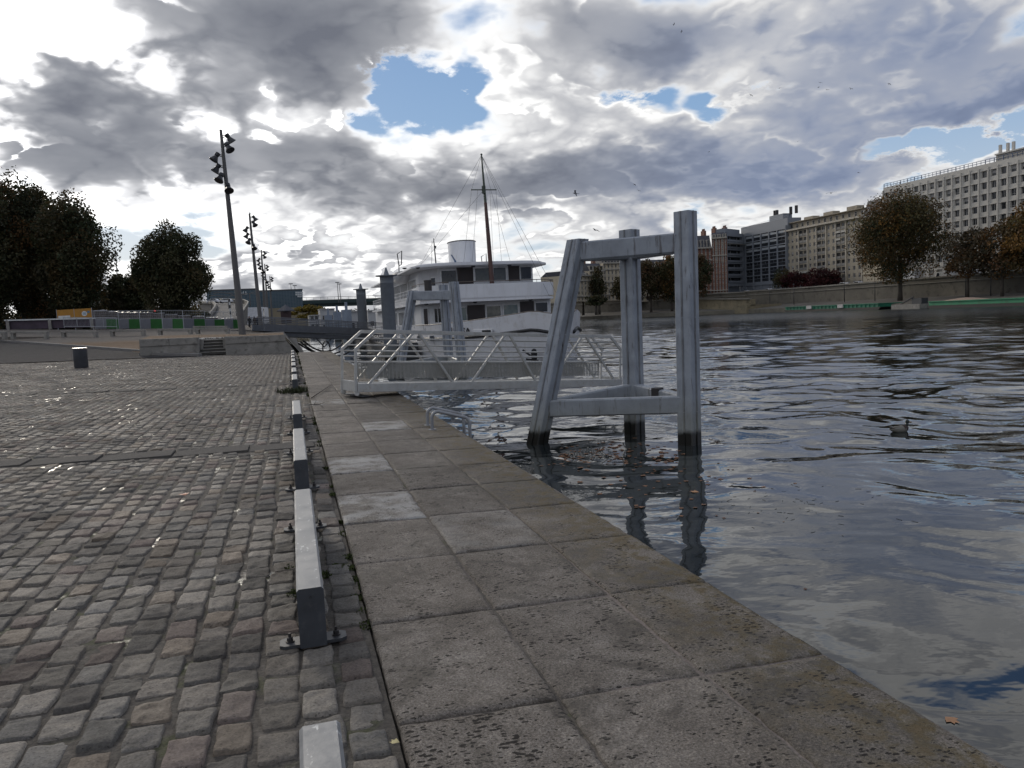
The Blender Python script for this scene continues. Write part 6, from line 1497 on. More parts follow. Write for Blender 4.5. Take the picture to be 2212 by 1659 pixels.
# ------------------------------------------------------------------ building site fence: boards below, mesh above
M_bg2 = mat('board_grey', (.17, .175, .195), .55, var=.1, scale=2); M_grn = mat('board_green', (.022, .12, .022), .5, var=.2, scale=2); M_gal2 = mat('mesh_wire', (.32, .33, .35), .45, metal=.4)
def site_panel(p, q, label, Hh=1.15, top=2.25, mesh=True):
    o = thing('site_fence_panel', (p+q)/2, label, 'fence', 'green and grey building site fence panels'); d = unit(np.array([q[0]-p[0], q[1]-p[1], 0])); n = np.array([d[1], -d[0], 0]); L = np.linalg.norm(q-p); m_ = p+(q-p)*.48
    for a, c, mm, nm in ((p+d*.04, m_-d*.01, M_bg2, 'grey_board'), (m_+d*.01, q-d*.04, M_grn, 'green_board')):
        b = MB(); b.bar(a+(0, 0, .12+Hh/2), c+(0, 0, .12+Hh/2), .04, Hh); 
        k = int(np.linalg.norm(c-a)/.16)
        for i in range(k): e = a+(c-a)*((i+.5)/k)+n*.028; b.bar(e+(0, 0, .14), e+(0, 0, .10+Hh), .05, .02, up=d)
        b.build(nm, mm, o)
    b = MB()
    for e in (p+d*.02, q-d*.02): b.bar(e, e+(0, 0, top), .05, .05)
    b.tube([p+(0, 0, top), q+(0, 0, top)], .025, 5); b.bar(p+(0, 0, Hh+.14), q+(0, 0, Hh+.14), .05, .05)
    b.build('frame', M_gal2, o)
    if mesh:
        b = MB()
        for s in np.linspace(.08, .92, 11): e = p+(q-p)*s; b.tube([e+(0, 0, Hh+.15), e+(0, 0, top)], .007, 4)
        for h in np.linspace(Hh+.3, top-.1, 4): b.tube([p+(0, 0, h), q+(0, 0, h)], .007, 4)
        b.build('wire_mesh', M_gal2, o)
    for e in (p+d*.1, q-d*.1): b = MB(); b.box(e+(0, 0, .04), (.6, .25, .14), rz=math.atan2(n[1], n[0])); b.build('foot', M_conc, o)
fx = [206, 258, 304, 352, 397.5, 444, 486, 524]; fd = [92, 92, 91, 90, 90, 94, 98, 102]
fl = ['dim site fence panel at the end of the concrete rail', 'site fence panel under the orange banner', 'site fence panel right of the orange banner', 'third green and grey site fence panel from the banner', 'site fence panel where the line bends away', 'site fence panel behind the free standing plane', 'last site fence panel beside the nearest lamp mast']
for i in range(7):
    site_panel(PD(fx[i], 712, fd[i]), PD(fx[i+1], 712-(.6 if i > 3 else 0), fd[i+1]), fl[i])
# banner on the fence
p, q = PD(125, 702, 93), PD(201, 702, 92); za, zb2 = PD(160, 690, 92)[2], PD(160, 667.5, 92)[2]
ban = thing('site_banner', (p+q)/2, 'orange banner with a white oval and a pale panel on the site fence', 'banner'); d = unit(q-p); n = np.array([d[1], -d[0], 0])
M_or = mat('orange_banner', (.36, .17, .02), .7, var=.15, scale=2); M_bw2 = mat('banner_white', (.55, .56, .55), .7); M_bb = mat('banner_blue', (.06, .18, .28), .7)
b = MB(); b.bar((p[0], p[1], (za+zb2)/2), (q[0], q[1], (za+zb2)/2), .03, zb2-za); b.build('cloth', M_or, ban)
L = np.linalg.norm(q-p); cz = (za+zb2)/2; hh = zb2-za
b = MB(); c = p+d*L*.79+n*.025; b.add([(c[0]+d[0]*.38*math.cos(a), c[1]+d[1]*.38*math.cos(a), cz+.02+.30*math.sin(a)) for a in np.linspace(0, 2*math.pi, 21)[:-1]], [tuple(range(20))]); b.build('oval', M_bw2, ban)
b = MB(); c = p+d*L*.91+n*.03; b.add([(c[0]+d[0]*.2*math.cos(a), c[1]+d[1]*.2*math.cos(a), cz+.2+.13*math.sin(a)) for a in np.linspace(0, 2*math.pi, 17)[:-1]], [tuple(range(16))]); b.build('oval_badge', M_bb, ban)
for z in (-.1, .0, .1): b = MB(); c = p+d*L*.79+n*.03; b.bar(c-d*.2+(0, 0, cz-c[2]+z+.02), c+d*.2+(0, 0, cz-c[2]+z+.02), .01, .05); b.build('oval_line', M_bb, ban)
b = MB(); e0, e1 = p+d*L*.04+n*.025, p+d*L*.38+n*.025; b.bar((e0[0], e0[1], cz-.28), (e1[0], e1[1], cz-.28), .015, .36); b.build('pale_panel', M_bw2, ban)
b = MB()
for e in (p, (p+q)/2, q): b.tube([(e[0], e[1], 1.9), (e[0], e[1], zb2+.05)], .04, 6)
b.build('post', M_gal2, ban)
# wrapped pallets of paving stone behind the fence
M_pal = mat('wrapped_stone', (.085, .07, .064), .7, var=.4, scale=3, dirt=(.3, .29, .29), dirtamt=.5, bump=.5, bscale=8)
M_film = mat('white_film', (.30, .30, .31), .4, var=.5, scale=4)
def pallet(x, ytop, dep, w, label, wide=1.0):
    c = PD(x, 705, dep); zt4 = PD(x, ytop, dep)[2]; zg = 2.3; o = thing('stone_pallet', (c[0], c[1], zg), label, 'pallet', 'wrapped pallets of stone behind the site fence')
    b = MB(); b.box((c[0], c[1], (zg+zt4)/2), (w, 1.0, zt4-zg), rz=.05); b.build('stones', M_pal, o, bevel=.06)
    b = MB(); nx = 7; vs = []
    for j in range(3):
        for i in range(nx): vs.append((c[0]-w/2-.03+(w+.06)*i/(nx-1), c[1]-.52+.52*j, zt4+.02+rng.uniform(0, .10)-(.12 if j == 0 else 0)))
    b.add(vs, [(j*nx+i, j*nx+i+1, (j+1)*nx+i+1, (j+1)*nx+i) for j in range(2) for i in range(nx-1)]); b.build('film', M_film, o)
lb = ['tallest wrapped stone pallet right of the banner', 'second wrapped stone pallet from the banner', 'third wrapped stone pallet from the banner', 'fourth wrapped stone pallet from the banner', 'fifth wrapped stone pallet from the banner', 'wrapped stone pallet behind the bend of the fence', 'wrapped stone pallet under the free standing plane', 'wrapped stone pallet right of the free standing plane trunk', 'wrapped stone pallet third from the near lamp mast', 'wrapped stone pallet second from the near lamp mast', 'wrapped stone pallet just left of the near lamp mast']
for i, (x, yt) in enumerate([(219, 671), (245, 674), (270, 675), (295, 675), (320, 675.5), (345, 677), (372, 680), (400, 682), (430, 684), (460, 686), (492, 688)]): pallet(x, yt, 98+i*.6, 1.42 if i else 1.6, lb[i])
# concrete rail and crowd barrier at the far left
p, q = PD(11, 692, 84), PD(204, 687.5, 84); o = thing('rail_wall', (p+q)/2, 'long pale topped low rail wall left of the green panels', 'rail wall')
b = MB(); b.bar(p, q, .35, .14); b.build('top_bar', M_bw2, o)
b = MB(); b.bar(p+(0, .1, -.55), q+(0, .1, -.5), .1, .95); b.build('screen', mat('plum_screen', (.055, .04, .055), .8, var=.4, scale=1), o)
for s in (.03, .5, .97): e = p+(q-p)*s; b = MB(); b.box(e+(0, -.05, -.55), (.3, .3, 1.1)); b.build('post', M_conc, o)
p, q = PD(139, 709, 82), PD(253, 710, 82); o = thing('crowd_barrier', (p+q)/2, 'grey crowd barrier standing before the rail wall', 'barrier')
b = MB(); 
for h in (.2, 1.15): b.tube([p+(0, 0, h), q+(0, 0, h)], .03, 6)
for s in np.linspace(0, 1, 5): e = p+(q-p)*s; b.tube([e+(0, 0, 0 if s in (0, 1) else .2), e+(0, 0, 1.15)], .025, 5)
b.build('frame', M_gal2, o); b = MB()
for s in np.linspace(.02, .98, 40): e = p+(q-p)*s; b.tube([e+(0, 0, .2), e+(0, 0, 1.15)], .009, 4)
b.build('bars', M_gal2, o)

# ------------------------------------------------------------------ overpass ramp, bridge, glass hall
M_br = mat('bridge_green', (.022, .045, .042), .5, var=.12, scale=.1); M_brc = mat('bridge_concrete', (.17, .165, .155), .8)
DB = 400.
bl_, br_ = PD(528, 660, DB-30), PD(1345, 634.5, DB+35)
bri = thing('road_bridge', (bl_[0], bl_[1], 0), 'dark green girder road bridge crossing the river behind the ship', 'bridge')
top0, top1 = PD(538, 654, DB-30), PD(1340, 628.5, DB+35); bot0, bot1 = PD(538, 667.5, DB-30), PD(1340, 642, DB+35)
b = MB(); N_ = 16
for i in range(N_):
    s0, s1 = i/N_, (i+1)/N_; P = lambda s, z: (top0[0]+(top1[0]-top0[0])*s, top0[1]+(top1[1]-top0[1])*s, z)
    zt5 = lambda s: top0[2]+(top1[2]-top0[2])*s; zb5 = lambda s: bot0[2]+(bot1[2]-bot0[2])*s
    b.bar(P(s0, (zt5(s0)*.75+zb5(s0)*.25+zb5(s0)*.0)), P(s1, (zt5(s1)*.75+zb5(s1)*.25)), 1.4, (zt5(s0)-zb5(s0))*.5); b.bar(np.array(P(s0, zb5(s0)*.72+zt5(s0)*.28))+(0, 2, 0), np.array(P(s1, zb5(s1)*.72+zt5(s1)*.28))+(0, 2, 0), 3, (zt5(s0)-zb5(s0))*.56)
b.build('girder', M_br, bri)
b = MB(); u_ = unit(top1-top0); b.bar(top0+(0, 9, .1), top1+(0, 9, .1), 18, .6); b.build('deck', M_brc, bri)
b = MB(); b.tube([top0+(0, 0, 1.6), top1+(0, 0, 1.6)], .12, 5); b.tube([top0+(0, 0, .9), top1+(0, 0, .9)], .07, 5)
for s in np.linspace(0, 1, 60): e = top0+(top1-top0)*s; b.tube([e, e+(0, 0, 1.6)], .06, 4)
b.build('parapet_rail', M_galvd, bri)
for x in (905, 1120, 1232): 
    s = (x-538)/(1340-538); e = top0+(top1-top0)*s; b = MB(); b.box((e[0], e[1]+7, (WZ+bot0[2])/2-.5), (3.5, 16, bot0[2]-WZ+1)); b.build('pier', M_brc, bri)
for x, h, lab in [(629, 613, 'left curved pole of the pair at the left of the bridge'), (637.5, 617, 'right bent pole of the pair at the left of the bridge'), (729.5, 610, 'taller pole of the pair in the middle of the bridge'), (734, 613.5, 'shorter pole of the pair in the middle of the bridge')]:
    e = PD(x+2, 650, DB-20); t_ = PD(x-1, h, DB-20); o = thing('bridge_lamp', e, lab, 'lamp post', 'thin light poles on the bridge'); b = MB(); b.tube([e-(0, 0, 1), e*.4+t_*.6, t_], [.2, .16, .1], 6); b.build('pole', M_mastd, o); b = MB(); b.bar(t_-(1., 0, 0), t_+(1., 0, 0), .7, .35); b.build('head', M_mastd, o)
# glass hall
M_hall = None
def hall_mat():
    m, t, b = newmat('blue_glass_wall'); tc = t.n('ShaderNodeTexCoord').outputs['Object']
    br = t.n('ShaderNodeTexBrick'); br.offset = 0; t.put(br.inputs['Vector'], t.mapping(tc, (1, 1, 1), (R(90), 0, 0))); br.inputs['Scale'].default_value = .42; br.inputs['Mortar Size'].default_value = .03
    br.inputs['Color1'].default_value = (.03, .065, .09, 1); br.inputs['Color2'].default_value = (.04, .08, .105, 1); br.inputs['Mortar'].default_value = (.09, .125, .15, 1)
    t.put(b.inputs['Base Color'], br.outputs[0]); b.inputs['Roughness'].default_value = .25; return m
M_hall = hall_mat()
def hall(x0, x1, yt, yb, dep, label):
    p, q = PD(x0, yb, dep), PD(x1, yb-.047*(x1-x0), dep); zt6 = PD((x0+x1)/2, yt, dep)[2]; o = thing('glass_hall', ((p+q)/2)*(1, 1, 0)+(0, 0, 3), label, 'building', 'blue glass halls beyond the ramp')
    b = MB(); H = zt6-3; c = (p+q)/2; b.box((c[0], c[1]+10, 3+H/2), (np.linalg.norm(q-p), 20, H)); b.build('glass_wall', M_hall, o)
    b = MB(); b.box((c[0], c[1]+10, zt6+.2), (np.linalg.norm(q-p)+.4, 20.4, .5)); b.build('roof_edge', M_galvd, o)
    if x0 > 500:
        b = MB()
        for i in range(3):
            for j in range(4):
                if (i, j) != (2, 0): e = PD(640+j*4.2, 632+i*4.2, dep-.5); b.box((e[0], e[1], e[2]), (.7, .1, .7))
        b.build('pale_squares', M_bw2, o)  # plain pale squares marking the sign
    else:
        b = MB()
        for i, w_ in enumerate((2, 1.2, 1.2, 1.2, .5, 1.2, 1.3)): e = PD(500+i*5.2, 633, dep-.5); b.box((e[0], e[1], e[2]), (.32, .1, w_)); b.box((e[0]+.35, e[1], e[2]-.4+.1*i % .5), (.5, .1, .25))
        b.build('sign_strokes', M_bw2, o)
hall(454, 553.5, 627, 690, 300, 'left blue glass hall with pale sign strokes behind the lamp mast'); hall(554, 655, 628, 690, 330, 'right blue glass hall with a cluster of pale squares')
# ramp climbing to the bridge level
M_rampr = mat('ramp_road', (.085, .082, .08), .95, var=.1, scale=.2)
ra = [PD(452, 690, 150), PD(464, 673, 185), PD(467, 664, 220), PD(462, 659, 245), PD(430, 657, 275)]; rb_ = [PD(524, 688, 150), PD(534, 670, 182), PD(537, 662, 212), PD(528, 656.5, 245), PD(474, 653.5, 280)]
b = MB()
for i in range(4): b.quad(ra[i], rb_[i], rb_[i+1], ra[i+1])
tag(b.build('ramp_road', M_rampr), kind='structure')
o = thing('ramp_parapet', ra[0], 'curving concrete parapet on the left of the ramp', 'parapet', 'curved parapets of the ramp'); b = MB(); b.tube([p+(0, 0, .5) for p in ra], .45, 6)
for i in range(4): b.quad(ra[i], ra[i+1], ra[i+1]*(1, 1, 0)+(0, 0, 1), ra[i]*(1, 1, 0)+(0, 0, 1))
b.build('wall', M_bank, o); b = MB(); b.tube([p+(0, 0, 1.0) for p in ra], .2, 6); b.build('pale_edge', M_conc, o)
o = thing('ramp_parapet', rb_[0], 'curving concrete parapet on the right of the ramp', 'parapet', 'curved parapets of the ramp'); b = MB()
for i in range(4): b.quad(rb_[i], rb_[i+1], rb_[i+1]+(0, 0, 1.2), rb_[i]+(0, 0, 1.2))
for i in range(4): b.quad(rb_[i], rb_[i+1], rb_[i+1]*(1, 1, 0)+(0, 0, 1), rb_[i]*(1, 1, 0)+(0, 0, 1))
b.build('wall', M_bank, o); b = MB(); b.tube([p+(0, 0, 1.3) for p in rb_], .2, 6); b.build('pale_edge', M_conc, o)
def carL(x, y, dep, col, label, rz):
    p = PD(x, y, dep); o = vehicle(1768, XR_, 4.2, 1.75, 1.5, col, 'parked_car', label, 'cars on the ramp'); o.location = [float(v) for v in p]; o.rotation_euler = (0, 0, rz)
carL(461, 655.5, 255, (.55, .55, .56), 'pale car at the top of the ramp under the plane tree', 1.2); carL(488, 655, 245, (.7, .7, .7), 'white car on the ramp right of the other pale one', 1.3)
# street lamps with curved arms, striped post
def street_lamp(x, yt, yb, dep, arms, label):
    p, t_ = PD(x, yb, dep), PD(x-1, yt, dep); H = t_[2]-p[2]; o = thing('street_lamp', p, label, 'street lamp', 'street lamps round the ramp'); b = MB(); b.tube([(0, 0, 0), (0, 0, H*.7), (0, 0, H*.86)], [.16, .11, .09], 6); b.build('pole', M_mastd, o, world=False)
    for s in arms:
        b = MB(); b.tube([(0, 0, H*.84), (s*.7, 0, H*.93), (s*2.0, 0, H*.985), (s*3.2, 0, H)], .08, 6); b.bar((s*3.1, 0, H), (s*4.3, 0, H-.08), .4, .2); b.build('arm', M_mastd, o, world=False)
street_lamp(495, 637, 672, 200, (-1, 1), 'two armed street lamp left of the nearest lamp mast'); street_lamp(512, 631, 690, 160, (-1,), 'one armed curved street lamp beside the nearest lamp mast')
street_lamp(457, 643, 668, 240, (1,), 'small street lamp by the free standing plane'); street_lamp(524, 632, 665, 220, (-1,), 'street lamp just right of the nearest lamp mast'); street_lamp(541, 630, 662, 230, (1,), 'street lamp between the first two lamp masts'); street_lamp(558, 633, 662, 250, (-1,), 'street lamp before the joint of the glass halls')
p = PD(499, 693, 150); o = thing('striped_post', p, 'black and white striped post on the ramp', 'post'); b = MB()
for i in range(7): b.lathe((0, 0, i*.62), [(.16, 0), (.16, .6)], 8, i % 2)
b.build('post', [M_dark, M_bw2], o, world=False)
# flag masts behind the trees
for i, (x, yt) in enumerate([(250, 540), (283, 557), (306, 572)]):
    p, t_ = PD(x+7, 668, 140), PD(x, yt, 140); o = thing('slim_mast', p, ['left slim mast between the trees', 'middle slim mast between the trees', 'right slim mast beside the free standing plane'][i], 'mast', 'slim masts between the trees'); b = MB(); b.tube([p, p*.4+t_*.6, t_], [.14, .10, .05], 6); b.build('pole', M_mastd, o)
    b = MB(); e = p*.35+t_*.65; b.bar(e-(.35, 0, 0), e+(.35, 0, 0), .3, .35); e = t_-(0, 0, .7); b.bar(e-(.25, 0, 0), e+(.25, 0, 0), .25, .25); b.build('lamp_head', M_mastd, o)
# traffic light glow
p = PD(606/1.0*.0+334, 671, 130); o = thing('traffic_light', p, 'small traffic light showing red under the free standing plane', 'traffic light'); b = MB(); b.tube([p-(0, 0, 2.6), p], .06, 6); b.box(p+(0, .1, -.2), (.35, .2, .9)); b.build('housing', M_dark, o)
m_, t, bb_ = newmat('red_signal'); bb_.inputs['Emission Color'].default_value = (1, .05, .03, 1); bb_.inputs['Emission Strength'].default_value = 2.; bb_.inputs['Base Color'].default_value = (.3, .02, .02, 1)
b = MB(); b.lathe(p+(0, -.02, .05), [(.17, 0), (.17, .02)], 10, M=np.array(Matrix.Rotation(R(90), 3, 'X'))); b.build('red_lens', m_, o)

# ------------------------------------------------------------------ what lies under and beyond the bridge
M_hb = mat('houseboat_white', (.42, .42, .42), .6, var=.12, scale=.6); M_tan = mat('tan_wall', (.25, .21, .14), .85, var=.15, scale=.3)
def houseboat(x0, x1, yt, yb, dep, label, mt):
    p, q = PD(x0, yb, dep), PD(x1, yb, dep); c = (p+q)/2; w_ = abs(q[0]-p[0]); zt7 = PD((x0+x1)/2, yt, dep)[2]; o = thing('houseboat', (c[0], c[1], WZ), label, 'houseboat', 'houseboats moored before the bridge')
    b = MB(); b.box((c[0], c[1]+7, WZ+.6), (w_*1.05, 18, 1.6)); b.build('hull', M_dark, o, bevel=.2)
    b = MB(); b.box((c[0], c[1]+7, (WZ+1.4+zt7)/2), (w_*.95, 14, zt7-WZ-1.4)); b.build('cabin', mt, o, bevel=.08)
    b = MB(); k = max(2, int(w_/1.5))
    for i in range(k):
        for r_ in range(2 if zt7 > 4 else 1): b.box((c[0]-w_*.4+w_*.8*(i+.5)/k, c[1]-.02, WZ+2.4+r_*2.4), (w_*.5/k, .1, 1.2))
    b.build('windows', M_gl, o); b = MB(); b.box((c[0], c[1]+7, zt7+.1), (w_*1.0, 14.6, .2)); b.build('roof', M_fr, o)
houseboat(668, 692, 682, 700, 190, 'low white houseboat left of the sheet piles', M_hb); houseboat(692, 726, 668, 702, 210, 'tall white houseboat behind the sheet piles', M_hb)
houseboat(752, 786, 673, 704, 140, 'white houseboat with dark windows between the piles', M_hb); houseboat(795, 826, 672, 702, 120, 'white houseboat beside the nearer round pile', M_hb)
p = PD(618, 683, 230); o = thing('kiosk', p*(1, 1, 0)+(0, 0, 2.6), 'small dark kiosk with pointed roof under the bridge', 'kiosk'); b = MB(); b.box((p[0], p[1], 4.5), (3, 3, 3.8)); b.build('body', mat('kiosk_red', (.05, .03, .03), .7), o); b = MB(); b.lathe((p[0], p[1], 6.3), [(2.6, 0), (2.6, .2), (.1, 2.0)], 4); b.build('roof', M_slate, o)
c = PD(640, 676, 300); b = MB(); o = thing('tan_building', c*(1, 1, 0)+(0, 0, 2), 'long tan wall under the bridge', 'building'); b.box((c[0]-4, c[1], 5), (26, 8, 8)); b.build('wall', M_tan, o)
make_tree('yellow_tree', PD(668, 690, 250)*(1, 1, 0)+(0, 0, 2.2), 'yellow leaved tree under the bridge', 12, 5, 1, 3000, .7, [(.20, .13, .02), (.16, .12, .02), (.12, .09, .02)], 41, None, 'round', clumps=30)
p = PD(556, 697, 118); tv = vehicle(1768, XR_, 6.2, 2.3, 3.0, (.45, .46, .48), 'delivery_van', 'grey van with a white roof rack behind the second lamp mast', 'vehicles on the esplanade'); tv.location = (float(p[0]), float(p[1])+4, 1.9); tv.rotation_euler = (0, 0, 3.0)
c = PD(820, 690, 520); b = MB()
rows_ = []
o, _c = crown_mesh('far_trees', 260, 13, 9000, 2.2, DARK+BROWN+GREENY, 51, 'round', clumps=120); o.location = (60, 620, 0); tag(o, 'far dark line of trees beyond the bridge', 'trees', kind='stuff')
o2 = o.copy(); COL.objects.link(o2); o2.location = (-90, 480, 1); o2.rotation_euler = (0, 0, 2.); o2.scale = (.8, .8, 1.2); tag(o2, 'far dark line of trees behind the ramp', 'trees', kind='stuff')
# ------------------------------------------------------------------ walkers on the esplanade
def skin_body(parts, edges, rad, mats, name, parent):
    me = bpy.data.meshes.new(name); me.from_pydata(parts, edges, []); o = bpy.data.objects.new(name, me); COL.objects.link(o); o.parent = parent
    o.modifiers.new('skin', 'SKIN')
    if not me.skin_vertices:
        bpy.context.view_layer.objects.active = o; bpy.ops.mesh.customdata_skin_add() if bpy.ops.mesh.customdata_skin_add.poll() else None
    for i, r_ in enumerate(rad): me.skin_vertices[0].data[i].radius = (r_, r_)
    me.skin_vertices[0].data[0].use_root = True
    o.modifiers.new('sub', 'SUBSURF').levels = 1; o.modifiers['sub'].render_levels = 1; me.materials.append(mats); return o
M_cloth = [mat('dark_coat', (.018, .018, .022), .8), mat('brown_coat', (.04, .028, .02), .8), mat('navy_coat', (.015, .02, .035), .8)]
M_skin = mat('skin', (.30, .19, .14), .55); M_hair = mat('dark_hair', (.02, .014, .01), .6)
def walker(x, y, dep, stride, mt, label, rz):
    p = PD(x, y, dep); o = thing('person', p, label, 'person', 'people walking on the esplanade'); o.rotation_euler = (0, 0, rz); s = stride
    V = [(0, 0, .95), (0, 0, 1.2), (0, 0, 1.42), (0, 0, 1.53), (-.09, 0, .92), (-.10, .16*s, .5), (-.10, .05*s, .08), (-.10, .18*s, .04), (.09, 0, .92), (.10, -.10*s, .5), (.10, -.30*s, .1), (.10, -.18*s, .05),
         (-.20, 0, 1.40), (-.25, -.08*s, 1.12), (-.25, .04*s, .88), (-.25, .08*s, .80), (.20, 0, 1.40), (.25, .08*s, 1.12), (.25, .18*s, .90), (.25, .2*s, .82)]
    E = [(0, 1), (1, 2), (2, 3), (0, 4), (4, 5), (5, 6), (6, 7), (0, 8), (8, 9), (9, 10), (10, 11), (2, 12), (12, 13), (13, 14), (14, 15), (2, 16), (16, 17), (17, 18), (18, 19)]
    rd = [.16, .15, .15, .06, .10, .075, .055, .05, .10, .075, .055, .05, .075, .055, .045, .04, .075, .055, .045, .04]
    skin_body(V, E, rd, mt, 'body', o)
    b = MB(); b.lathe((0, .01, 1.50), [(.05, 0), (.085, .04), (.098, .12), (.095, .18), (.06, .235), (.01, .25)], 12); b.lathe((0, .105, 1.60), [(.02, 0), (.012, .05)], 6); b.build('head', M_skin, o, world=False, smooth=True)
    b = MB(); b.lathe((0, -.012, 1.62), [(.102, 0), (.108, .05), (.085, .12), (.01, .145)], 12); b.build('hair', M_hair, o, world=False, smooth=True)
walker(540, 711, 104, 1, M_cloth[0], 'person in a dark coat walking left of the second lamp mast', 2.6); walker(551, 710.5, 108, .8, M_cloth[1], 'person in a brown coat in the middle of the walkers', .3); walker(557.5, 710, 110, 1, M_cloth[2], 'person in navy closest to the second lamp mast', 2.9)
# ------------------------------------------------------------------ gulls, duck, floating leaves
M_gullw = mat('gull_white', (.28, .28, .29), .7); M_gulld = mat('gull_grey', (.07, .07, .08), .7); M_bill = mat('bill_ochre', (.22, .13, .02), .5)
def body_rings(prof, n=12):
    """prof: (y, z centre, half width, half height) -> closed tube mesh"""
    b = MB(); vs = []
    for y, z, w, h in prof:
        for k in range(n): a = 2*math.pi*k/n; vs.append((w*math.cos(a), y, z+h*math.sin(a)))
    m = len(prof); fs = [(i*n+k, (i+1)*n+k, (i+1)*n+(k+1) % n, i*n+(k+1) % n) for i in range(m-1) for k in range(n)]+[tuple(range(n)), tuple(range(m*n-1, (m-1)*n-1, -1))]
    b.add(vs, fs); return b
def gull(p, span, rz, up, bank, label, small=False):
    o = thing('gull', p, label, 'bird', 'gulls flying over the river'); o.rotation_euler = (R(8), bank, rz); s = span/1.1
    pr = [(-.24, 0, .012, .008), (-.16, .0, .04, .03), (-.05, 0, .062, .058), (.06, .005, .06, .055), (.13, .02, .042, .04), (.17, .032, .036, .036), (.21, .03, .024, .022), (.225, .028, .008, .007)]
    b = body_rings([(y*s, z*s, w*s, h*s) for y, z, w, h in pr], 10); b.build('body', M_gullw, o, world=False, smooth=True)
    b = MB(); b.add([(-.012*s, .215*s, .03*s), (.012*s, .215*s, .03*s), (0, .27*s, .02*s), (0, .215*s, .015*s)], [(0, 1, 2), (0, 2, 3), (1, 3, 2)]); b.build('bill', M_bill, o, world=False)
    b = MB(); b.add([(-.03*s, -.2*s, .004*s), (.03*s, -.2*s, .004*s), (.07*s, -.34*s, .0), (-.07*s, -.34*s, .0), (-.03*s, -.2*s, -.006*s), (.03*s, -.2*s, -.006*s)], [(0, 1, 2, 3), (4, 3, 2, 5)]); b.build('tail', M_gullw, o, world=False)
    for sg in (-1, 1):
        pts = [(.04, .08, -.07, .015), (.20, .12, -.02, .015+up*.12), (.36, .06, -.06, .02+up*.10), (.56, -.08, -.12, up*.02)]
        b = MB(); vs = []
        for x, yf, yb, z in pts: vs += [(sg*x*s, yf*s, z*s+.006*s), (sg*x*s, yb*s, z*s), (sg*x*s, yb*s, z*s-.006*s), (sg*x*s, yf*s, z*s-.008*s)]
        fs = [(i*4+j, (i+1)*4+j, (i+1)*4+(j+1) % 4, i*4+(j+1) % 4) for i in range(3) for j in range(4)]+[(12, 13, 14, 15)]
        b.add(vs, fs); b.build('wing', M_gulld, o, world=False)
    return o
gull(PD(1243, 418, 62), 1.05, R(70), 1.2, R(-35), 'dark gull with drooping wings right of the ship mast')
gull(PD(1286, 497, 75), 1.1, R(30), .5, R(15), 'pale gliding gull above the raked mooring leg')
gull(PD(1795, 417, 80), 1.1, R(-20), .35, R(-5), 'dark gliding gull over the beige roofs')
cxy = [(700, 105), (733, 136), (1033, 411), (1156, 381), (1325, 377), (1331, 357), (1361, 388), (1464, 384), (1630, 363), (530, 798), (548, 824), (1497, 746), (851, 656), (1234, 611)]
lab = ['upper of two tiny gulls near the top edge', 'lower of two tiny gulls near the top edge', 'tiny gull left of the blue patches at upper right', 'tiny gull above the blue patches at upper right', 'lowest left gull of the tiny trio at upper right', 'topmost gull of the tiny trio at upper right', 'right gull of the tiny trio at upper right', 'tiny gull just right of the trio', 'tiny gull farthest right under the grey cloud', 'upper of two specks above the mooring frame', 'lower of two specks above the mooring frame', 'tiny gull left of the small white cloud by the office roof', 'tiny gull in front of the dark blue cloud', 'tiny gull above the glass block']
for (x, y), l in zip(cxy, lab): gull(PD((2016+x/1.0972)/1.8228, y/1.0972/1.8228, 150), .95, rng.uniform(0, 6.28), rng.uniform(.2, 1.2), rng.uniform(-.5, .5), l)
# bird perched on the second lamp mast
o = thing('pigeon', tb_+np.array([0, 0, .02]), 'dark bird perched on top of the second lamp mast', 'bird')
b = body_rings([(-.26, .10, .02, .012), (-.14, .12, .06, .05), (0, .15, .09, .085), (.09, .20, .075, .08), (.13, .28, .05, .05), (.17, .32, .05, .05), (.22, .32, .025, .025)], 10); b.build('body', M_gulld, o, world=False, smooth=True); b = MB(); b.tube([(.03, .02, .1), (.03, .03, 0)], .012, 5); b.tube([(-.03, .02, .1), (-.03, .03, 0)], .012, 5); b.build('legs', M_bill, o, world=False)
# mallard
p = Pz(1944, 931, WZ); dk = thing('duck', (p[0], p[1], WZ+.0), 'drake mallard swimming on the dark water', 'duck', rz=YAW*-1-R(90)+R(12)); s = .82
M_dk = mat('drake_flank', (.16, .15, .125), .7, var=.15, scale=25); M_dkb = mat('drake_brown', (.035, .018, .013), .7); M_dkh = mat('drake_head', (.006, .012, .010), .35); M_dkt = mat('drake_black', (.008, .008, .008), .6)
b = body_rings([(y*s, z*s, w*s, h*s) for y, z, w, h in [(-.30, .075, .02, .012), (-.24, .055, .06, .04), (-.14, .04, .105, .085), (0, .035, .125, .10), (.10, .04, .115, .10), (.17, .05, .08, .075), (.21, .06, .04, .04)]], 14); b.build('body', M_dk, dk, world=False, smooth=True)
b = body_rings([(y*s, z*s, w*s, h*s) for y, z, w, h in [(.06, .045, .118, .105), (.12, .05, .108, .10), (.18, .06, .083, .078), (.225, .07, .04, .04)]], 14); b.build('breast', M_dkb, dk, world=False, smooth=True)
b = MB(); b.tube([(0, .17*s, .08*s), (0, .20*s, .15*s), (0, .205*s, .20*s)], [.05*s, .038*s, .042*s], 10); b.lathe((0, .215*s, .225*s), [(.01*s, -.052*s), (.042*s, -.03*s), (.052*s, 0), (.042*s, .035*s), (.012*s, .052*s)], 12); b.build('head', M_dkh, dk, world=False, smooth=True)
b = MB(); b.tube([(0, .255*s, .222*s), (0, .29*s, .205*s), (0, .335*s, .198*s)], [.020*s, .018*s, .014*s], 8); b.build('bill', M_bill, dk, world=False, smooth=True)
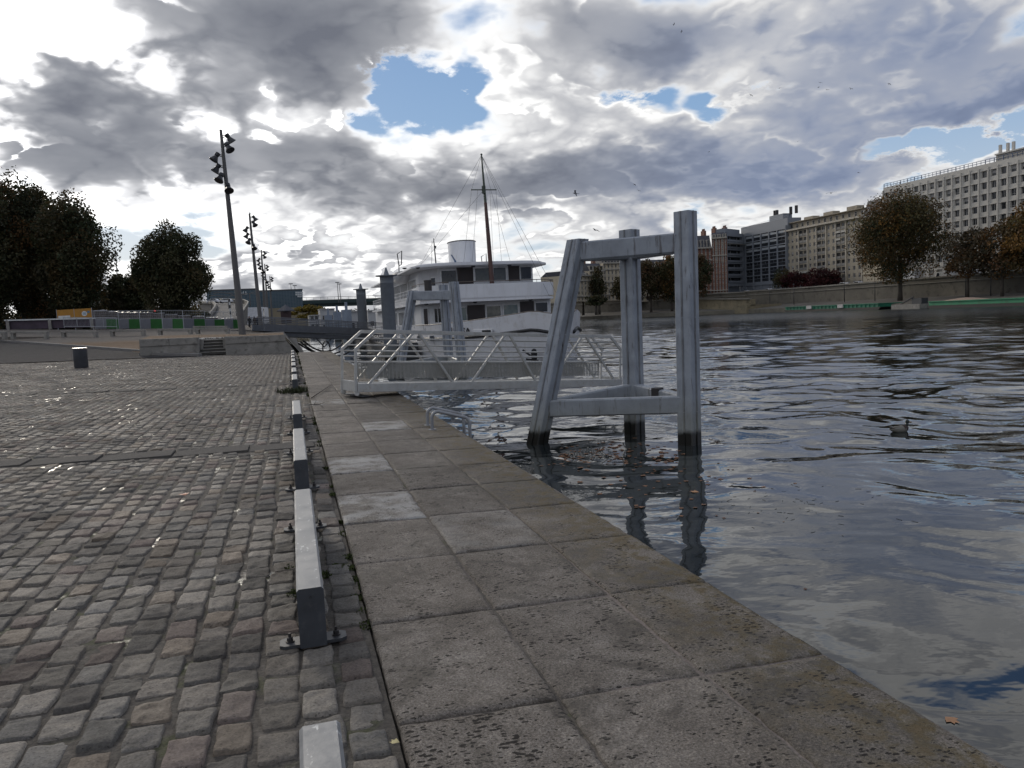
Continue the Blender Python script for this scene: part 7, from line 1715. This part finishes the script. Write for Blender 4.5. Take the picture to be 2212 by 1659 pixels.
b = MB(); b.add([(-.05*s, -.20*s, .09*s), (.05*s, -.20*s, .09*s), (.03*s, -.36*s, .14*s), (-.03*s, -.36*s, .14*s), (0, -.22*s, .04*s)], [(0, 1, 2, 3), (0, 3, 4), (1, 4, 2), (2, 4, 3)]); b.build('tail', M_dkt, dk, world=False)
for sg in (-1, 1): b = MB(); b.add([(sg*.09*s, .08*s, .105*s), (sg*.118*s, .06*s, .06*s), (sg*.105*s, -.14*s, .06*s), (sg*.03*s, -.28*s, .10*s), (sg*.05*s, -.1*s, .128*s)], [(0, 1, 2, 3, 4)]); b.build('wing', M_dkb, dk, world=False)
# drifting leaves: a raft of them gathered under the near frame, a few strays
M_fl = mat('floating_leaf', (.17, .075, .03), .6, var=.5, scale=9, dirt=(.05, .03, .02), dirtamt=.6)
b = MB()
def wl(x, y, s):
    rz = rng.uniform(0, 6.28); pts = [(0, -.5), (.3, -.2), (.5, .1), (.2, .15), (.2, .45), (0, .3), (-.2, .5), (-.25, .15), (-.5, .05), (-.3, -.25)]; c, sn = math.cos(rz), math.sin(rz); tl = rng.normal(0, .15, 2)
    zs = float(water_z(x, y)); b.add([(x+s*(u*c-v*sn), y+s*(u*sn+v*c), zs+.004+s*(abs(u)*.10+u*tl[0]*.3+v*tl[1]*.3)) for u, v in pts], [tuple(range(10))])
def water_z(x, y):
    r_ = math.hypot(x, y); a = math.atan2(x, y); i = int(np.clip(np.searchsorted(rr, r_), 0, NR-1)); j = int(np.clip(np.searchsorted(th, a), 0, NA-1)); return WZ+Z[i, j]
for _ in range(150):
    x_, y_ = rng.uniform(1205, 1475), 985+rng.normal(0, 16); q = Pz(x_, y_, WZ); wl(q[0], q[1], rng.uniform(.06, .13))
for _ in range(60):
    x_, y_ = 1420+rng.normal(0, 130), 1000+abs(rng.normal(0, 60)); q = Pz(x_, y_, WZ); wl(q[0], q[1], rng.uniform(.05, .11))
for _ in range(14):
    q = Pz(rng.uniform(1500, 2200), rng.uniform(960, 1500), WZ); wl(q[0], q[1], rng.uniform(.03, .06))
b.build('floating_leaves', M_fl); tag(bpy.data.objects['floating_leaves'], 'brown leaves drifting on the water below the near mooring frame', 'leaves', kind='stuff')
M_fl2 = mat('drifting_leaf', (.33, .17, .08), .6, var=.3, scale=9)
for i, (x_, y_, s_) in enumerate([(2055, 1553, .10), (1500, 1062, .15)]):
    q = Pz(x_, y_, WZ); b = MB(); wl(q[0], q[1], s_); tag(b.build('leaf', M_fl2), ['large tan leaf floating close to the quay edge at lower right', 'tan leaf floating on the reflection of the near mooring post'][i], 'leaf')
b = MB(); M_tw = mat('water_weed', (.02, .02, .012), .8)
for _ in range(70):
    q = Pz(1650+rng.normal(0, 130), 1085+rng.normal(0, 25)+rng.uniform(-20, 20), WZ); a = rng.uniform(0, 6.28); L = rng.uniform(.03, .10); zs = water_z(q[0], q[1])+.001; b.tube([(q[0], q[1], zs), (q[0]+L*math.cos(a), q[1]+L*math.sin(a), zs+.004)], .0022, 4)
b.build('water_weed', M_tw); tag(bpy.data.objects['water_weed'], 'thin dark weed bits drifting right of the near mooring post', 'weed', kind='stuff')
